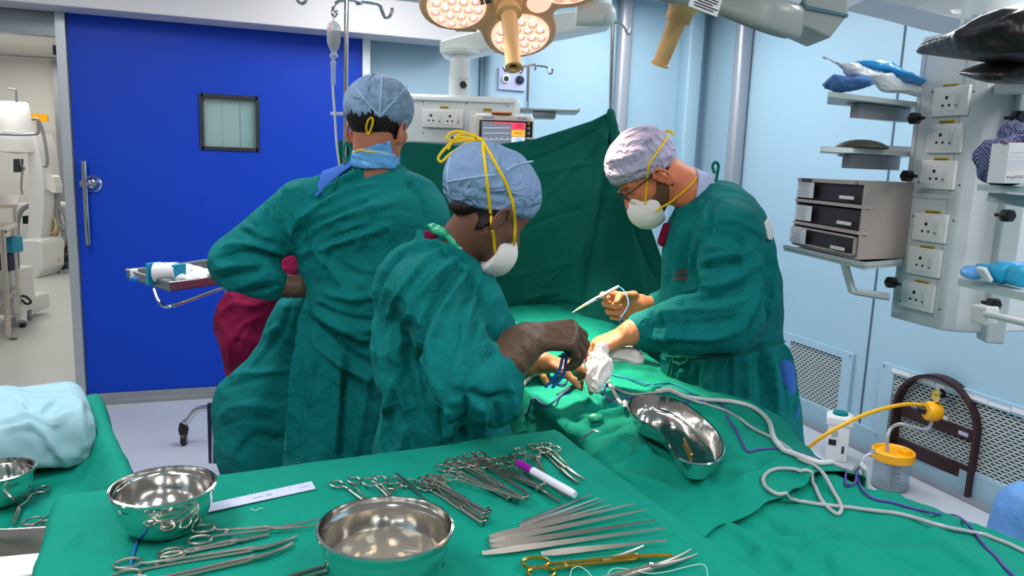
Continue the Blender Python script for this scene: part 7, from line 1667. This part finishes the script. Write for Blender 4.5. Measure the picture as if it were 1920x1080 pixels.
maskC, mCb = make_mask(HC, PC, (.068, 0, -.078), (.070, .060, .068))
ribbon('mask_strap', [(1251, 252), (1243, 268), (1228, 290), (1216, 308), (1213, 330), (1211, 358), (1209, 384)], .0034, 'strap', PC, [cCb, mCb, bCb], 2.3, .003)
ribbon('mask_strap', [(1306, 333), (1290, 352), (1265, 372), (1245, 384), (1228, 396)], .0034, 'strap', PC, [mCb, bCb], 2.3, .003)
ribbon('mask_strap', [(1247, 246), (1256, 246), (1263, 253)], .004, 'strap', PC, [cCb], 2.3, .004)
MB().tube(smooth_path([W(x, y, 2.40) for x, y in ((1340, 325), (1336, 312), (1341, 304), (1347, 310), (1345, 325), (1342, 342))], 5), .0046, 8).build('neck_tie', 'tie', PC, smooth=True)
# glasses
GL = MB(); q = HC
def gp(f_, l_, u_): return HC.w(f_, l_, u_)
for sgn in (1, -1):
    GL.tube([gp(.099, sgn*(.031+.022*cos(t)), .000+.015*sin(t)) for t in np.linspace(0, 2*pi, 20)[:-1]], .0019, 8, closed=True)
    GL.tube([gp(.098, sgn*.054, .006), gp(.085, sgn*.072, .006), gp(.02, sgn*.082, -.002), gp(-.008, sgn*.083, -.004)], .0026, 8)
GL.tube([gp(.101, .010, .003), gp(.105, 0, .006), gp(.101, -.010, .003)], .0022, 8)
gl = GL.build('eyeglasses', 'black', PC, smooth=True)
for sgn in (1, -1): MB().lathe([(0, 0), (.021, 0), (.021, .001), (0, .001)], HC.w(.099, sgn*.031, 0), HC.F, 20).build('lens', 'clearwall', gl)
def gloveC1(p):   # near hand reaching into the field
    w_ = W(1188, 622, 2.13); return smin(cap(p, W(1214, 618, 2.14), w_, .046, .038), hand_sdf(p, w_, -uH*.88-zH*.42, uH*.30-zH*.9+vH*.1, vH, ((22, 40, 25), (28, 42, 25), (34, 42, 25), (40, 45, 25)), (.4, .5, 10, 20), 1.2), .02)
glove('glove', gloveC1, W(1150, 640, 2.13), .20, 'glovelit', PC, .0032, (.0014, 45, 11, zH, 2), [([(1165, 600), (1170, 620), (1165, 640)], .003, .003), ([(1176, 598), (1180, 618), (1178, 642)], .003, -.003), ([(1120, 640), (1108, 655), (1104, 675)], .003, -.003)])
def gloveC2(p):   # far hand holding the pen
    w_ = W(1204, 574, 2.49); return smin(cap(p, W(1240, 570, 2.52), w_, .036, .029), hand_sdf(p, w_, -uH*.97+zH*.02-vH*.10, -vH*.95+uH*.05, zH, ((38, 48, 30), (58, 62, 30), (66, 66, 32), (70, 66, 34)), (.12, .75, 12, 25), 1.18), .02)
glove('glove', gloveC2, W(1160, 570, 2.47), .20, 'glovelit', PC, .003, (.0014, 45, 12, zH, 2))
PEN = thing('cautery_pen', 'white cautery pen with a pale yellowish tip held by the person in glasses', 'cautery pen', W(1120, 560, 2.38))
a = W(1160, 537, 2.43); b = W(1098, 571, 2.36); c = W(1073, 586, 2.34)
MB().tube([a, a*.9+b*.1, a*.3+b*.7, b], [.0042, .0055, .0060, .0050], 14).build('barrel', 'padwhite', PEN, smooth=True)
MB().tube([b, b*.5+c*.5, c], [.0048, .0036, .0012], 12).build('tip', 'scryellowtip' if 'scryellowtip' in MATS else (mat('scryellowtip', (236, 226, 170), .4) and 'scryellowtip'), PEN, smooth=True)
MB().box(a*.35+b*.65-vH*.006, (.016, .003, .004), (nrm(b-a), vH, np.cross(nrm(b-a), vH))).build('button', 'gold', PEN)
o = MB().tube(smooth_path([W(x, y, v) for x, y, v in ((1158, 537, 2.43), (1168, 543, 2.40), (1177, 560, 2.36), (1178, 572, 2.33), (1172, 585, 2.3), (1164, 598, 2.28), (1160, 625, 2.3), (1165, 660, 2.3))], 6), .0024, 8).build('surgical_cable', 'bluecord', smooth=True); tag(o, 'light blue cable looping from the end of the cautery pen', 'cable')
v, f = snet(lambda p: np.minimum(*[smin(cap(p, W(x_, 680, v_), W(x_, 700, v_)*[1, 1, 0]+zH*.10, .078, .058), W(x_, 680, v_)@zH*0+9, .01) for x_, v_ in ((1365, 2.36), (1365, 2.48))]), W(1400, 680, 2.42)*[1, 1, 0]-[.35, .35, -.05], W(1400, 680, 2.42)*[1, 1, 0]+[.35, .35, 1.0], .012); meshobj('scrub_trousers', v, f, 'scrub', PC)
v, f = snet(lambda p: smin(cap(p, W(1472, 690, 2.34), W(1478, 770, 2.34), .028, .034), cap(p, W(1450, 690, 2.38), W(1460, 780, 2.38), .04, .05), .02), W(1470, 735, 2.34)-.16, W(1470, 735, 2.34)+.16, .006); meshobj('scrub_top_hem', v, f, 'scrub', PC)
for v_ in (2.36, 2.48):
    c_ = W(1365, 700, v_)*[1, 1, 0]; v, f = snet(lambda p: smax(smin(cap(p, c_+zH*.06, c_-uH*.18+zH*.05, .048, .042), cap(p, c_+zH*.06, c_+zH*.10, .045, .04), .02), .004-p[:, 2], .005), c_-.27+zH*.25, c_+.14, .008); meshobj('shoe', v, f, 'black', PC)

# ---- nurse bending behind the first surgeon (only maroon hip and leg show) ----
PD = person('person in maroon scrubs bending behind the person with hand on hip, mostly hidden', W(470, 850, 3.2))
hipD = W(475, 610, 3.15); HD_ = Head(W(730, 420, 3.35), uH*.8-zH*.6, sc=1.0)
def bodyD(p, o=0, cl=False):
    d = smin(ell(p, hipD, (.14+o, .13+o, .14+o)), cap(p, hipD+zH*.05, W(620, 470, 3.28), .13+o, .14+o), .06)
    for dv in (-.09, .10):
        hp = hipD+vH*dv-zH*.05; kn = hp*[1, 1, 0]+zH*.45+uH*.03; an = hp*[1, 1, 0]+zH*.09; d = smin(d, cap(p, hp, kn, .095+o, .065+o), .03); d = smin(d, cap(p, kn, an, .065+o, .05+o), .02)
        if not cl: d = smin(d, cap(p, an-zH*.04, an+uH*.14-zH*.05, .038, .03), .02)
    sh = W(640, 470, 3.2); el = W(660, 590, 3.1); d = smin(d, cap(p, sh, el, .06+o, .048+o), .02)
    if not cl: d = smin(d, cap(p, el, W(720, 620, 3.0), .04, .03), .01); d = smin(d, hand_sdf(p, W(720, 620, 3.0), uH, -zH, -vH, ((20, 30, 20),)*4), .01); d = smin(d, smin(HD_.sdf(p), cap(p, W(650, 460, 3.3), HD_.w(-.02, 0, -.05), .06, .05), .02), .02)
    return np.maximum(d, .004-p[:, 2])
lo = np.array([hipD[0]-.35, hipD[1]-.45, 0]); hi = np.array([hipD[0]+.95, hipD[1]+.35, 1.75])
v, f = snet(bodyD, lo, hi, .014); meshobj('body', v, f, 'skinA', PD)
v, f = snet(lambda p: np.maximum(bodyD(p, .012, True), .1-p[:, 2]), lo, hi, .010)
v = wrinkle(v, f, .008, 7, 111, zH, 2); v = folds(v, f, [([(412, 590), (440, 570), (475, 575), (500, 560)], .014, .016), ([(440, 640), (455, 615), (490, 590)], .012, .014), ([(445, 650), (450, 625), (470, 605)], .008, -.014), ([(415, 600), (430, 640), (430, 690)], .012, .010)]); meshobj('scrubs', v, f, 'maroon', PD)
# draped side table behind the first surgeon
DT = thing('draped_trolley', 'side trolley covered by a loose green cloth left of the person with hand on hip', 'trolley', W(540, 800, 2.78)*[1, 1, 0])
secD = [sec(y, a, 605, 2.76, dp) for y, a, dp in ((545, 545, .20), (562, 522, .26), (600, 503, .28), (640, 490, .30), (668, 468, .32), (695, 438, .34), (720, 412, .36), (760, 400, .38), (800, 403, .38), (850, 412, .38), (900, 430, .36), (980, 450, .36))]
v, f = snet(lambda p: secs(p, secD, flute=.03, nf=7), W(540, 720, 2.78)-[.42, .42, .72], W(540, 720, 2.78)+[.42, .42, .55], .009)
v = wrinkle(v, f, .010, 6, 121, zH, 1.8); v = folds(v, f, [([(520, 600), (500, 650), (460, 700), (440, 720)], .014, .012), ([(545, 570), (530, 620), (500, 660)], .012, -.014), ([(430, 705), (480, 700), (550, 695)], .012, .012), ([(420, 730), (470, 712), (545, 700)], .008, -.009), ([(410, 780), (450, 760), (530, 765)], .014, .012), ([(415, 800), (460, 785), (520, 790)], .010, -.010), ([(430, 690), (480, 640), (530, 610)], .012, .010), ([(440, 860), (480, 820), (540, 830)], .014, -.012)]); v = laplace(v, f, 1, .4)
meshobj('cloth_cover', v, f, 'gown', DT)
MB().box(W(396, 812, 2.80), (.018, .02, .24), (uH, vH, zH)).build('frame_post', 'navy', DT); MB().tube([W(402, 772, 2.78), W(401, 868, 2.78)], .009, 10).build('frame_edge', 'chrome', DT, smooth=True)
